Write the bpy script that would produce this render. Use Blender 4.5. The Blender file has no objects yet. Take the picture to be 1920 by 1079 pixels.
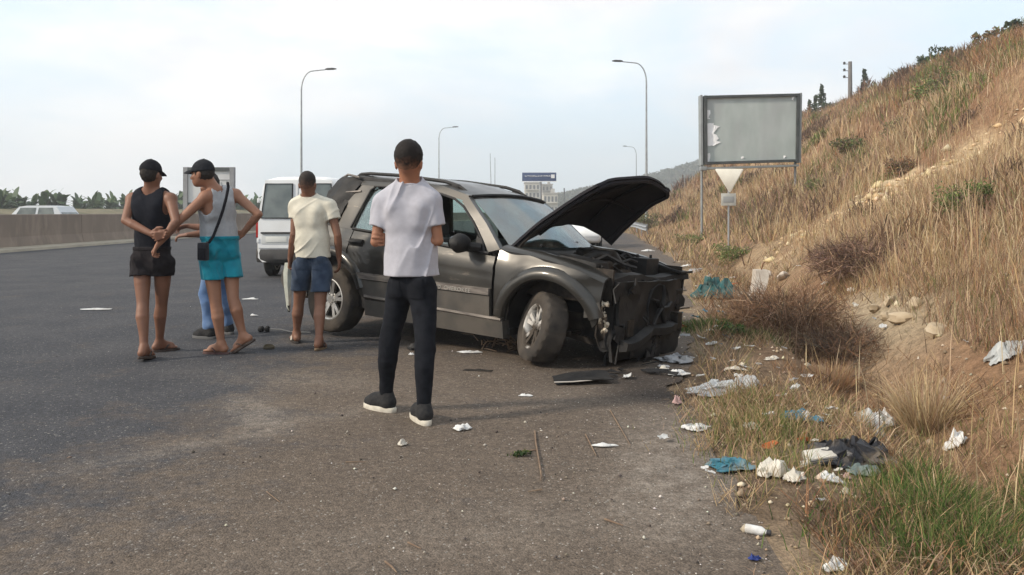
import bpy, bmesh, math, random
import numpy as np
from mathutils import Vector, Matrix, Euler, noise as mnoise
R = math.radians
random.seed(7)
RNG = np.random.default_rng(11)
scene = bpy.context.scene
COL = scene.collection

# ------------------------------------------------------------------ camera
FPX, CX, HY, CH = 1480.0, 960.0, 398.0, 1.32      # focal length and horizon, in photo pixels; eye height in metres
cam_d = bpy.data.cameras.new('camera')
cam = bpy.data.objects.new('camera', cam_d)
COL.objects.link(cam)
cam.location = (0, 0, CH)
cam.rotation_euler = (R(90), 0, 0)
cam_d.sensor_width = 36.0
cam_d.lens = 36.0 * FPX / 1920.0
cam_d.shift_y = -(539.5 - HY) / 1920.0
cam_d.clip_end = 5000
cam_d.clip_start = 0.05
scene.camera = cam

# ------------------------------------------------------------------ sky, sun, exposure
SUN_DIR = Vector((-0.80, -0.27, 0.54)).normalized()       # towards the sun
sun_el = math.asin(SUN_DIR.z)
sun_az = math.atan2(SUN_DIR.x, SUN_DIR.y)
world = bpy.data.worlds.new('World')
scene.world = world
world.use_nodes = True
wn, wl = world.node_tree.nodes, world.node_tree.links
wn.clear()
w_out = wn.new('ShaderNodeOutputWorld')
w_bg = wn.new('ShaderNodeBackground')
w_bg.inputs['Strength'].default_value = 0.15
sky = wn.new('ShaderNodeTexSky')
sky.sky_type = 'NISHITA'
sky.sun_disc = False
sky.sun_elevation = sun_el
sky.sun_rotation = sun_az
sky.air_density = 1.0
sky.dust_density = 2.0
sky.ozone_density = 1.0
tc = wn.new('ShaderNodeTexCoord')
mp = wn.new('ShaderNodeMapping')
mp.inputs['Scale'].default_value = (1.0, 1.0, 2.6)
cn = wn.new('ShaderNodeTexNoise')
cn.inputs['Scale'].default_value = 2.3
cn.inputs['Detail'].default_value = 7
cn.inputs['Roughness'].default_value = 0.52
cn.inputs['Distortion'].default_value = 0.25
cr = wn.new('ShaderNodeValToRGB')
cr.color_ramp.elements[0].position = 0.42
cr.color_ramp.elements[0].color = (0.15, 0.15, 0.15, 1)
cr.color_ramp.elements[1].position = 0.58
cr.color_ramp.elements[1].color = (0.97, 0.97, 0.97, 1)
cm = wn.new('ShaderNodeMix')
cm.data_type = 'RGBA'
cn2 = wn.new('ShaderNodeTexNoise')                        # soft greyer and whiter cloud
cn2.inputs['Scale'].default_value = 2.9
cn2.inputs['Detail'].default_value = 6
cr2 = wn.new('ShaderNodeValToRGB')
cr2.color_ramp.elements[0].position = 0.38
cr2.color_ramp.elements[0].color = (4.9, 4.93, 5.05, 1)
cr2.color_ramp.elements[1].position = 0.60
cr2.color_ramp.elements[1].color = (6.1, 6.05, 5.97, 1)
hs = wn.new('ShaderNodeMix')                              # thin white haze over the clear sky
hs.data_type = 'RGBA'
hs.inputs[0].default_value = 0.75
hs.inputs[7].default_value = (4.35, 5.3, 5.95, 1)
wl.new(tc.outputs['Generated'], mp.inputs['Vector'])
wl.new(mp.outputs[0], cn.inputs['Vector'])
wl.new(mp.outputs[0], cn2.inputs['Vector'])
wl.new(cn.outputs['Fac'], cr.inputs['Fac'])
wl.new(cn2.outputs['Fac'], cr2.inputs['Fac'])
wl.new(cr.outputs['Color'], cm.inputs[0])
wl.new(sky.outputs['Color'], hs.inputs[6])
wl.new(hs.outputs[2], cm.inputs[6])
wl.new(cr2.outputs['Color'], cm.inputs[7])
wl.new(cm.outputs[2], w_bg.inputs['Color'])
wl.new(w_bg.outputs[0], w_out.inputs['Surface'])

sun_d = bpy.data.lights.new('sun', 'SUN')
sun_d.energy = 2.85
sun_d.angle = R(6)                                        # veiled by thin haze: soft-edged shadows
sun_d.color = (1.0, 0.885, 0.73)
sun = bpy.data.objects.new('sun', sun_d)
COL.objects.link(sun)
sun.rotation_euler = (-SUN_DIR).to_track_quat('-Z', 'Y').to_euler()
sun.location = (-30, -10, 40)

scene.view_settings.view_transform = 'Standard'
scene.view_settings.look = 'None'
scene.view_settings.gamma = 1.0
scene.view_settings.use_curve_mapping = False
scene.view_settings.exposure = 0.54
scene.cycles.max_bounces = 8
scene.cycles.transparent_max_bounces = 12
scene.cycles.volume_bounces = 0
scene.cycles.use_denoising = True

# ------------------------------------------------------------------ helpers
def at(px, py, Y):
    """the place seen at photo pixel px, py that lies Y metres ahead of the eye"""
    return Vector(((px - CX) / FPX * Y, Y, CH - (py - HY) / FPX * Y))

def gnd(px, py):
    """the place on flat ground seen at photo pixel px, py"""
    Y = FPX * CH / (py - HY)
    return Vector(((px - CX) / FPX * Y, Y, 0.0))

class MB:
    """collects shapes into one mesh"""
    def __init__(s):
        s.v, s.f, s.m = [], [], []
    def add(s, verts, faces, mi=0):
        b = len(s.v)
        s.v.extend([tuple(p) for p in verts])
        for f in faces:
            s.f.append(tuple(i + b for i in f)); s.m.append(mi)
        return s
    def box(s, c, size, rot=None, mi=0, taper=1.0):
        c = Vector(c); hx, hy, hz = size[0]/2, size[1]/2, size[2]/2
        P = []
        for z in (-1, 1):
            t = taper if z > 0 else 1.0
            for x, y in ((-1,-1),(1,-1),(1,1),(-1,1)):
                p = Vector((x*hx*t, y*hy*t, z*hz))
                if rot is not None: p = rot @ p
                P.append(c + p)
        return s.add(P, [(3,2,1,0),(4,5,6,7),(0,1,5,4),(1,2,6,5),(2,3,7,6),(3,0,4,7)], mi)
    def rbox(s, c, size, r=0.02, rot=None, mi=0):
        """a box with chamfered edges"""
        bm = bmesh.new()
        bmesh.ops.create_cube(bm, size=1.0)
        for v in bm.verts: v.co = Vector((v.co.x*size[0], v.co.y*size[1], v.co.z*size[2]))
        bmesh.ops.bevel(bm, geom=bm.edges[:], offset=r, segments=2, affect='EDGES', profile=0.6)
        bm.verts.index_update()
        P = [Vector(c) + (rot @ v.co if rot is not None else v.co) for v in bm.verts]
        F = [tuple(v.index for v in f.verts) for f in bm.faces]
        bm.free()
        return s.add(P, F, mi)
    def loft(s, rings, closed=True, caps=True, mi=0):
        n = len(rings[0]); b = []
        for r in rings: b.extend(r)
        F = []
        for i in range(len(rings)-1):
            for j in range(n if closed else n-1):
                k = (j+1) % n
                F.append((i*n+j, i*n+k, (i+1)*n+k, (i+1)*n+j))
        if caps and closed:
            F.append(tuple(range(n-1, -1, -1)))
            F.append(tuple((len(rings)-1)*n + j for j in range(n)))
        return s.add(b, F, mi)
    def tube(s, path, r, n=8, mi=0, flat=None):
        path = [Vector(p) for p in path]
        rs = r if isinstance(r, (list, tuple)) else [r]*len(path)
        rings = []
        up = None
        for i, p in enumerate(path):
            d = (path[min(i+1, len(path)-1)] - path[max(i-1, 0)])
            d = d.normalized() if d.length > 1e-9 else Vector((0,0,1))
            if up is None:
                up = Vector((0,0,1)) if abs(d.z) < 0.9 else Vector((0,1,0))
            a = d.cross(up)
            if a.length < 1e-5: a = d.cross(Vector((1,0,0.1)))
            a.normalize(); b = a.cross(d).normalized(); up = b
            fb = flat or 1.0
            rings.append([p + (a*math.cos(t) + b*(math.sin(t)*fb))*rs[i] for t in (2*math.pi*k/n for k in range(n))])
        return s.loft(rings, mi=mi)
    def grid(s, P, mi=0):
        nu, nv = len(P), len(P[0])
        F = [(i*nv+j, (i+1)*nv+j, (i+1)*nv+j+1, i*nv+j+1) for i in range(nu-1) for j in range(nv-1)]
        return s.add([q for row in P for q in row], F, mi)
    def slab(s, P, off, mi=0, mi2=None):
        """a sheet of points given thickness along off (vector or function of point)"""
        nu, nv = len(P), len(P[0])
        fo = off if callable(off) else (lambda p: Vector(off))
        A = [Vector(q) for row in P for q in row]
        B = [q + fo(q) for q in A]
        n = nu*nv
        F = [(i*nv+j, (i+1)*nv+j, (i+1)*nv+j+1, i*nv+j+1) for i in range(nu-1) for j in range(nv-1)]
        s.add(A, F, mi)
        b = len(s.v) - n
        m2 = mi if mi2 is None else mi2
        k = len(s.v); s.v.extend([tuple(p) for p in B])
        for f in F:
            s.f.append(tuple(i + k for i in reversed(f))); s.m.append(m2)
        rim = [i*nv for i in range(nu)] + [(nu-1)*nv + j for j in range(1, nv)] + [i*nv + nv-1 for i in range(nu-2, -1, -1)] + [j for j in range(nv-2, 0, -1)]
        for a, c in zip(rim, rim[1:] + rim[:1]):
            s.f.append((b+a, b+c, k+c, k+a)); s.m.append(m2)
        return s
    def ell(s, c, r, nu=12, nv=8, rot=None, mi=0, wob=0.0, seed=0):
        c = Vector(c); rings = []
        for i in range(nv+1):
            th = math.pi * min(max(i/nv, 0.02), 0.98)
            ring = []
            for j in range(nu):
                ph = 2*math.pi*j/nu
                d = Vector((math.sin(th)*math.cos(ph), math.sin(th)*math.sin(ph), math.cos(th)))
                k = 1.0 + (wob*mnoise.noise(d*1.7 + Vector((seed*3.1, seed*1.7, 0))) if wob else 0)
                p = Vector((d.x*r[0], d.y*r[1], d.z*r[2]))*k
                ring.append(c + (rot @ p if rot is not None else p))
            rings.append(ring)
        return s.loft(rings, mi=mi)
    def lathe(s, prof, c=(0,0,0), axis='Z', n=24, mi=0, rot=None, closed=False):
        """prof: list of (radius, height)"""
        c = Vector(c); rings = []
        for (r, h) in prof:
            ring = []
            for j in range(n):
                t = 2*math.pi*j/n
                if axis == 'Z': p = Vector((r*math.cos(t), r*math.sin(t), h))
                elif axis == 'Y': p = Vector((r*math.cos(t), h, r*math.sin(t)))
                else: p = Vector((h, r*math.cos(t), r*math.sin(t)))
                ring.append(c + (rot @ p if rot is not None else p))
            rings.append(ring)
        return s.loft(rings, caps=True, mi=mi)
    def build(s, name, mats, parent=None, smooth=40, offset=None):
        me = bpy.data.meshes.new(name)
        v = s.v if offset is None else [(p[0]-offset[0], p[1]-offset[1], p[2]-offset[2]) for p in s.v]
        me.from_pydata(v, [], s.f)
        if not isinstance(mats, (list, tuple)): mats = [mats]
        for m in mats: me.materials.append(m)
        if len(mats) > 1: me.polygons.foreach_set('material_index', s.m)
        bm = bmesh.new(); bm.from_mesh(me)
        bmesh.ops.recalc_face_normals(bm, faces=bm.faces[:])
        bm.to_mesh(me); bm.free()
        if smooth:
            me.polygons.foreach_set('use_smooth', [True]*len(me.polygons))
            me.set_sharp_from_angle(angle=R(smooth))
        me.update()
        o = bpy.data.objects.new(name, me)
        COL.objects.link(o)
        if parent is not None: o.parent = parent
        return o

def tag(o, label=None, cat=None, group=None, kind=None):
    if label: o['label'] = label
    if cat: o['category'] = cat
    if group: o['group'] = group
    if kind: o['kind'] = kind
    return o

def thing(name, label, cat, loc=(0,0,0), rot=(0,0,0), group=None):
    o = bpy.data.objects.new(name, None)
    o.empty_display_size = 0.2
    COL.objects.link(o)
    o.location = loc
    o.rotation_euler = rot
    return tag(o, label, cat, group)

def copy_tree(o, loc=None, rotz=None, label=None):
    def rec(src, parent):
        c = src.copy(); COL.objects.link(c)
        if parent is not None: c.parent = parent
        for ch in [x for x in src.children]: rec(ch, c)
        return c
    c = rec(o, None)
    if loc is not None: c.location = loc
    if rotz is not None: c.rotation_euler = (0, 0, rotz)
    if label: c['label'] = label
    return c

def mesh_np(name, V, F, mats, smooth=False, col=None, parent=None, mi=None):
    """fast mesh from arrays; F is (m, k) with constant k"""
    V = np.asarray(V, np.float32); F = np.asarray(F, np.int32)
    me = bpy.data.meshes.new(name)
    k = F.shape[1]
    me.vertices.add(len(V)); me.vertices.foreach_set('co', V.ravel())
    me.loops.add(F.size); me.loops.foreach_set('vertex_index', F.ravel())
    me.polygons.add(len(F))
    me.polygons.foreach_set('loop_start', np.arange(0, F.size, k, dtype=np.int32))
    me.polygons.foreach_set('loop_total', np.full(len(F), k, np.int32))
    if mi is not None: me.polygons.foreach_set('material_index', np.asarray(mi, np.int32))
    me.update(calc_edges=True)
    if smooth: me.polygons.foreach_set('use_smooth', np.ones(len(F), bool))
    if col is not None:
        a = me.color_attributes.new('col', 'FLOAT_COLOR', 'POINT')
        C = np.ones((len(V), 4), np.float32); C[:, :col.shape[1]] = col
        a.data.foreach_set('color', C.ravel())
    if not isinstance(mats, (list, tuple)): mats = [mats]
    for m in mats: me.materials.append(m)
    o = bpy.data.objects.new(name, me)
    COL.objects.link(o)
    if parent is not None: o.parent = parent
    return o

# value noise on arrays
_LAT = np.random.default_rng(5).random((32, 32, 32)).astype(np.float32)
def vnoise(x, y, z):
    xi, yi, zi = np.floor(x).astype(int), np.floor(y).astype(int), np.floor(z).astype(int)
    fx, fy, fz = x-xi, y-yi, z-zi
    fx = fx*fx*(3-2*fx); fy = fy*fy*(3-2*fy); fz = fz*fz*(3-2*fz)
    g = lambda a, b, c: _LAT[(xi+a) & 31, (yi+b) & 31, (zi+c) & 31]
    l = lambda a, b, t: a + (b-a)*t
    return l(l(l(g(0,0,0), g(1,0,0), fx), l(g(0,1,0), g(1,1,0), fx), fy),
             l(l(g(0,0,1), g(1,0,1), fx), l(g(0,1,1), g(1,1,1), fx), fy), fz)*2-1
def fbm(x, y, z, o=4):
    t, a = 0, 1.0
    for i in range(o):
        t = t + a*vnoise(x*2**i + 7.3*i, y*2**i + 3.1*i, z*2**i + 1.7*i); a *= 0.5
    return t

# ------------------------------------------------------------------ materials
def nodes_of(name):
    m = bpy.data.materials.new(name); m.use_nodes = True
    nt = m.node_tree
    return m, nt.nodes, nt.links, nt.nodes['Principled BSDF']

def mat(name, c1, c2=None, scale=6.0, rough=0.8, metal=0.0, bump=0.0, bscale=None, spec=0.3, detail=5,
        lo=0.35, hi=0.65, rough2=None, c3=None, scale3=1.5, lo3=0.5, hi3=0.7, stretch=None, bdist=0.01, coat=0.0, sheen=0.0):
    m, N, L, b = nodes_of(name)
    b.inputs['Roughness'].default_value = rough
    b.inputs['Metallic'].default_value = metal
    b.inputs['Specular IOR Level'].default_value = spec
    if coat: b.inputs['Coat Weight'].default_value = coat; b.inputs['Coat Roughness'].default_value = 0.15
    if sheen: b.inputs['Sheen Weight'].default_value = sheen
    b.inputs['Base Color'].default_value = (*c1, 1)
    t = N.new('ShaderNodeTexCoord')
    vec = t.outputs['Object']
    if stretch:
        mpn = N.new('ShaderNodeMapping'); mpn.inputs['Scale'].default_value = stretch
        L.new(vec, mpn.inputs['Vector']); vec = mpn.outputs[0]
    if c2 is not None:
        n = N.new('ShaderNodeTexNoise'); n.inputs['Scale'].default_value = scale; n.inputs['Detail'].default_value = detail
        L.new(vec, n.inputs['Vector'])
        r = N.new('ShaderNodeMapRange'); r.inputs['From Min'].default_value = lo; r.inputs['From Max'].default_value = hi
        L.new(n.outputs['Fac'], r.inputs['Value'])
        x = N.new('ShaderNodeMix'); x.data_type = 'RGBA'
        x.inputs[6].default_value = (*c1, 1); x.inputs[7].default_value = (*c2, 1)
        L.new(r.outputs[0], x.inputs[0])
        out = x.outputs[2]
        if c3 is not None:
            n3 = N.new('ShaderNodeTexNoise'); n3.inputs['Scale'].default_value = scale3; n3.inputs['Detail'].default_value = 6
            L.new(vec, n3.inputs['Vector'])
            r3 = N.new('ShaderNodeMapRange'); r3.inputs['From Min'].default_value = lo3; r3.inputs['From Max'].default_value = hi3
            L.new(n3.outputs['Fac'], r3.inputs['Value'])
            x3 = N.new('ShaderNodeMix'); x3.data_type = 'RGBA'
            x3.inputs[7].default_value = (*c3, 1)
            L.new(out, x3.inputs[6]); L.new(r3.outputs[0], x3.inputs[0])
            out = x3.outputs[2]
        L.new(out, b.inputs['Base Color'])
        if rough2 is not None:
            rr = N.new('ShaderNodeMapRange'); rr.inputs['To Min'].default_value = rough; rr.inputs['To Max'].default_value = rough2
            L.new(r.outputs[0], rr.inputs['Value']); L.new(rr.outputs[0], b.inputs['Roughness'])
    if bump:
        n2 = N.new('ShaderNodeTexNoise'); n2.inputs['Scale'].default_value = bscale or scale*4; n2.inputs['Detail'].default_value = 5
        L.new(vec, n2.inputs['Vector'])
        bp = N.new('ShaderNodeBump'); bp.inputs['Strength'].default_value = bump; bp.inputs['Distance'].default_value = bdist
        L.new(n2.outputs['Fac'], bp.inputs['Height']); L.new(bp.outputs[0], b.inputs['Normal'])
    return m

def mat_col(name, rough=0.9, trans=0.0, spec=0.15, mul=1.0):
    """colour stored per vertex (each blade or leaf has its own)"""
    m, N, L, b = nodes_of(name)
    a = N.new('ShaderNodeVertexColor'); a.layer_name = 'col'
    b.inputs['Roughness'].default_value = rough
    b.inputs['Specular IOR Level'].default_value = spec
    L.new(a.outputs['Color'], b.inputs['Base Color'])
    if trans:
        tr = N.new('ShaderNodeBsdfTranslucent'); L.new(a.outputs['Color'], tr.inputs['Color'])
        mx = N.new('ShaderNodeMixShader'); mx.inputs[0].default_value = trans
        L.new(b.outputs[0], mx.inputs[1]); L.new(tr.outputs[0], mx.inputs[2])
        L.new(mx.outputs[0], N['Material Output'].inputs['Surface'])
    return m

def mat_glass(name, tint=(0.75, 0.85, 0.82), refl=0.12, rough=0.03, dirt=0.0):
    m, N, L, b = nodes_of(name)
    N.remove(b)
    t = N.new('ShaderNodeBsdfTransparent'); t.inputs['Color'].default_value = (*tint, 1)
    g = N.new('ShaderNodeBsdfGlossy'); g.inputs['Roughness'].default_value = rough; g.inputs['Color'].default_value = (0.95, 0.97, 1, 1)
    lw = N.new('ShaderNodeLayerWeight'); lw.inputs['Blend'].default_value = 0.25
    ad = N.new('ShaderNodeMath'); ad.operation = 'MULTIPLY_ADD'; ad.inputs[1].default_value = 0.6; ad.inputs[2].default_value = refl
    L.new(lw.outputs['Fresnel'], ad.inputs[0])
    mx = N.new('ShaderNodeMixShader')
    L.new(ad.outputs[0], mx.inputs[0]); L.new(t.outputs[0], mx.inputs[1]); L.new(g.outputs[0], mx.inputs[2])
    out = mx.outputs[0]
    if dirt:
        d = N.new('ShaderNodeBsdfDiffuse'); d.inputs['Color'].default_value = (0.35, 0.33, 0.30, 1)
        n = N.new('ShaderNodeTexNoise'); n.inputs['Scale'].default_value = 5; n.inputs['Detail'].default_value = 7
        tcn = N.new('ShaderNodeTexCoord'); L.new(tcn.outputs['Object'], n.inputs['Vector'])
        r = N.new('ShaderNodeMapRange'); r.inputs['From Min'].default_value = 0.35; r.inputs['From Max'].default_value = 0.75; r.inputs['To Max'].default_value = dirt
        L.new(n.outputs['Fac'], r.inputs['Value'])
        m2 = N.new('ShaderNodeMixShader'); L.new(r.outputs[0], m2.inputs[0]); L.new(out, m2.inputs[1]); L.new(d.outputs[0], m2.inputs[2])
        out = m2.outputs[0]
    L.new(out, N['Material Output'].inputs['Surface'])
    return m

# ------------------------------------------------------------------ implicit surfaces for bodies and clothes
def V3(p): return np.array([p[0], p[1], p[2]], np.float32)
def RC(a, b, ra, rb, k=0.02, n=None, q=1.0, op='add', cut=None):
    return dict(cut=None if cut is None else (V3(cut[0]), V3(cut[1])), t='rc', a=V3(a), b=V3(b), ra=ra, rb=rb, k=k, n=None if n is None else V3(Vector(n).normalized()), q=q, op=op)
def EL(c, r, k=0.02, M=None, op='add'):
    """ellipsoid; M is a 3x3 whose columns are its axes"""
    return dict(t='el', c=V3(c), r=V3(r), k=k, M=None if M is None else np.array(M, np.float32), op=op)
def PL(p, n, k=0.004):
    """cut away everything on the side the normal points to"""
    return dict(t='pl', p=V3(p), n=V3(Vector(n).normalized()), k=k, op='cut')

def _prim_d(pr, P):
    if pr['t'] == 'rc':
        a, b = pr['a'], pr['b']; ab = b - a
        L2 = max(float(ab @ ab), 1e-9)
        pa = P - a
        t = np.clip((pa @ ab)/L2, 0, 1)
        d = pa - t[..., None]*ab
        if pr['n'] is not None:
            dn = d @ pr['n']
            d = d + dn[..., None]*(pr['q']-1.0)*pr['n']
        r = np.sqrt((d*d).sum(-1)) - (pr['ra'] + (pr['rb']-pr['ra'])*t)
        if pr['cut'] is not None: r = np.maximum(r, (P - pr['cut'][0]) @ pr['cut'][1])
        return r
    if pr['t'] == 'el':
        p = P - pr['c']
        if pr['M'] is not None: p = p @ pr['M']
        q = p/pr['r']
        k0 = np.sqrt((q*q).sum(-1)); k1 = np.sqrt(((q/pr['r'])**2).sum(-1)) + 1e-9
        return k0*(k0-1.0)/k1
    return (P - pr['p']) @ pr['n']

def sdf_mesh(prims, res=0.008, wr=None):
    lo = np.full(3, 1e9); hi = np.full(3, -1e9)
    def bb(pr):
        if pr['t'] == 'rc':
            m = max(pr['ra'], pr['rb'])
            return np.minimum(pr['a'], pr['b'])-m, np.maximum(pr['a'], pr['b'])+m
        m = float(pr['r'].max()); return pr['c']-m, pr['c']+m
    for pr in prims:
        if pr['op'] == 'add':
            l, h = bb(pr); lo = np.minimum(lo, l); hi = np.maximum(hi, h)
    lo -= 4*res; hi += 4*res
    n = np.ceil((hi-lo)/res).astype(int)+1
    ax = [lo[i] + np.arange(n[i])*res for i in range(3)]
    D = np.full(n, 1.0, np.float32)
    for pr in prims:
        if pr['t'] == 'pl':
            if wr is not None:                              # folds come before the cut, so hems stay straight
                ix = np.nonzero(np.abs(D) < 0.03)
                D[ix] += wr(ax[0][ix[0]], ax[1][ix[1]], ax[2][ix[2]]).astype(np.float32); wr = None
            P = np.stack(np.meshgrid(*ax, indexing='ij'), -1).astype(np.float32)
            D = np.maximum(D, _prim_d(pr, P)); continue
        l, h = bb(pr); mg = pr['k'] + 4*res
        i0 = np.maximum(np.floor((l-mg-lo)/res).astype(int), 0); i1 = np.minimum(np.ceil((h+mg-lo)/res).astype(int)+1, n)
        if (i1 <= i0).any(): continue
        sl = tuple(slice(i0[i], i1[i]) for i in range(3))
        P = np.stack(np.meshgrid(*[ax[i][sl[i]] for i in range(3)], indexing='ij'), -1).astype(np.float32)
        d = _prim_d(pr, P); a = D[sl]; k = pr['k']
        if pr['op'] == 'add':
            hh = np.clip(0.5 + 0.5*(a-d)/k, 0, 1)
            D[sl] = a*(1-hh) + d*hh - k*hh*(1-hh)
        else:
            D[sl] = np.maximum(a, -d)
    if wr is not None:
        ix = np.nonzero(np.abs(D) < 0.03)
        D[ix] += wr(ax[0][ix[0]], ax[1][ix[1]], ax[2][ix[2]]).astype(np.float32)
    S = D < 0
    # naive surface nets
    c = [S[i:n[0]-1+i, j:n[1]-1+j, k:n[2]-1+k] for i in (0,1) for j in (0,1) for k in (0,1)]
    cnt = sum(x.astype(np.int8) for x in c)
    cell = (cnt > 0) & (cnt < 8)
    I = np.argwhere(cell)
    acc = np.zeros((len(I), 3), np.float32); w = np.zeros(len(I), np.float32)
    def val(o): return D[I[:,0]+o[0], I[:,1]+o[1], I[:,2]+o[2]]
    cor = [(i,j,k) for i in (0,1) for j in (0,1) for k in (0,1)]
    vals = {o: val(o) for o in cor}
    for o in cor:
        for d in range(3):
            if o[d] == 0:
                o2 = tuple(o[i] + (i == d) for i in range(3))
                a, b = vals[o], vals[o2]
                x = (a < 0) != (b < 0)
                t = np.where(x, a/(a-b+1e-12), 0)
                p = np.array(o, np.float32)[None] + t[:, None]*np.eye(3, dtype=np.float32)[d][None]
                acc += np.where(x[:, None], p, 0); w += x
    V = (I + acc/w[:, None])*res + lo
    idx = np.full(cell.shape, -1, np.int32); idx[tuple(I.T)] = np.arange(len(I))
    Q = []
    for d in range(3):
        e = [slice(None)]*3; e2 = [slice(None)]*3
        e[d] = slice(0, n[d]-1); e2[d] = slice(1, n[d])
        A, B = S[tuple(e)], S[tuple(e2)]
        X = np.argwhere(A != B)
        u, v = (d+1) % 3, (d+2) % 3
        ok = (X[:, u] > 0) & (X[:, v] > 0) & (X[:, u] < n[u]-1) & (X[:, v] < n[v]-1)
        X = X[ok]
        def cellidx(du, dv):
            Y = X.copy(); Y[:, u] -= du; Y[:, v] -= dv
            return idx[tuple(Y.T)]
        q = np.stack([cellidx(1,1), cellidx(0,1), cellidx(0,0), cellidx(1,0)], 1)
        fl = ~A[tuple(X.T)]
        q[fl] = q[fl][:, ::-1]
        Q.append(q)
    Q = np.concatenate(Q)
    return V.astype(np.float32), Q

def sdf_obj(name, prims, m, parent, origin, res=0.008, wr=None, relax=2, attr=None):
    V, Q = sdf_mesh(prims, res, wr)
    for _ in range(relax):                                 # light smoothing
        acc = np.zeros_like(V); c = np.zeros(len(V), np.float32)
        for a in range(4):
            i, j = Q[:, a], Q[:, (a+1) % 4]
            np.add.at(acc, i, V[j]); np.add.at(c, i, 1)
            np.add.at(acc, j, V[i]); np.add.at(c, j, 1)
        V = 0.5*V + 0.5*acc/np.maximum(c, 1)[:, None]
    return mesh_np(name, V - np.array(origin, np.float32), Q, m, smooth=True, parent=parent)
# ================================================================== SETTING
def edge(Y):
    """lateral place of the right-hand edge of the tarmac"""
    Y = np.asarray(Y, float)
    e = np.interp(Y, [-20, 0, 3.2, 5, 6.7, 10.7, 19, 31, 46], [0.3, 0.75, 0.95, 1.2, 1.45, 2.4, 4.1, 5.5, 7.0])
    far = 6.69 + 0.0012*(np.minimum(Y, 330)-30)**2 + 0.72*np.maximum(np.minimum(Y, 1e9)-330, 0)
    return np.where(Y > 46, far, e)
def wall_x(Y):
    Y = np.asarray(Y, float)
    return -17.6 + np.where(Y > 30, 0.0012*(np.minimum(Y, 330)-30)**2, 0) + 0.72*np.maximum(Y-330, 0)
_PS = [-400, 0, 0.35, 0.9, 1.3, 1.6, 2.1, 2.55, 4.0, 7, 9.0, 10.6, 16, 22, 27, 33, 60, 250]
_PZ = [0, 0, 0.04, 0.02, -0.22, -0.18, 0.2, 0.50, 1.15, 2.5, 3.6, 5.3, 8.3, 11.3, 12.9, 13.5, 14.2, 22]
def terrain(X, Y, detail=True):
    X = np.asarray(X, float); Y = np.asarray(Y, float)
    s = X - edge(Y)
    wob = 0.9*vnoise(Y*0.21+3, X*0.05, 0.5)*np.clip((s-2.6)/3, 0, 1) + 0.22*vnoise(Y*0.9, 0.3, 2.5)*np.clip((s-0.9)*3, 0, 1)
    z = np.interp(s + wob, _PS, _PZ)
    fall = np.clip(1.0-(Y-95)/170.0, 0.25, 1.0)
    z = np.where(s > 2.6, 0.5 + (z-0.5)*fall, z)
    if detail:
        m = np.clip((s-0.05)/0.5, 0, 1); m2 = np.clip((s-2.2)/2.5, 0, 1)
        z = z + m*0.035*fbm(X*2.3, Y*2.3, 0*X+4.2, 3) + m2*0.40*fbm(X*0.35, Y*0.35, 0*X+1.2, 4) + m2*0.07*fbm(X*1.6, Y*1.6, 0*X+9.2, 3)
    return z
def tz(x, y): return float(terrain(np.array([x]), np.array([y]))[0])

# ---- materials of the ground
def ground_mat():
    m, N, L, b = nodes_of('soil')
    b.inputs['Roughness'].default_value = 0.95; b.inputs['Specular IOR Level'].default_value = 0.1
    t = N.new('ShaderNodeTexCoord'); g = N.new('ShaderNodeNewGeometry')
    a = N.new('ShaderNodeVertexColor'); a.layer_name = 'col'
    n1 = N.new('ShaderNodeTexNoise'); n1.inputs['Scale'].default_value = 9; n1.inputs['Detail'].default_value = 8; n1.inputs['Roughness'].default_value = 0.65
    n2 = N.new('ShaderNodeTexNoise'); n2.inputs['Scale'].default_value = 60; n2.inputs['Detail'].default_value = 4
    for n in (n1, n2): L.new(t.outputs['Object'], n.inputs['Vector'])
    r = N.new('ShaderNodeMapRange'); r.inputs['From Min'].default_value = 0.3; r.inputs['From Max'].default_value = 0.7
    r.inputs['To Min'].default_value = 0.62; r.inputs['To Max'].default_value = 1.3
    L.new(n1.outputs['Fac'], r.inputs['Value'])
    r2 = N.new('ShaderNodeMapRange'); r2.inputs['From Min'].default_value = 0.3; r2.inputs['From Max'].default_value = 0.7
    r2.inputs['To Min'].default_value = 0.75; r2.inputs['To Max'].default_value = 1.25
    L.new(n2.outputs['Fac'], r2.inputs['Value'])
    mu = N.new('ShaderNodeMath'); mu.operation = 'MULTIPLY'; L.new(r.outputs[0], mu.inputs[0]); L.new(r2.outputs[0], mu.inputs[1])
    x = N.new('ShaderNodeMix'); x.data_type = 'RGBA'; x.blend_type = 'MULTIPLY'; x.inputs[0].default_value = 1
    L.new(a.outputs['Color'], x.inputs[6]); L.new(mu.outputs[0], x.inputs[7])
    L.new(x.outputs[2], b.inputs['Base Color'])
    bp = N.new('ShaderNodeBump'); bp.inputs['Strength'].default_value = 0.8; bp.inputs['Distance'].default_value = 0.03
    ad = N.new('ShaderNodeMath'); ad.operation = 'ADD'; L.new(n1.outputs['Fac'], ad.inputs[0]); L.new(n2.outputs['Fac'], ad.inputs[1])
    L.new(ad.outputs[0], bp.inputs['Height']); L.new(bp.outputs[0], b.inputs['Normal'])
    return m
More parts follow.
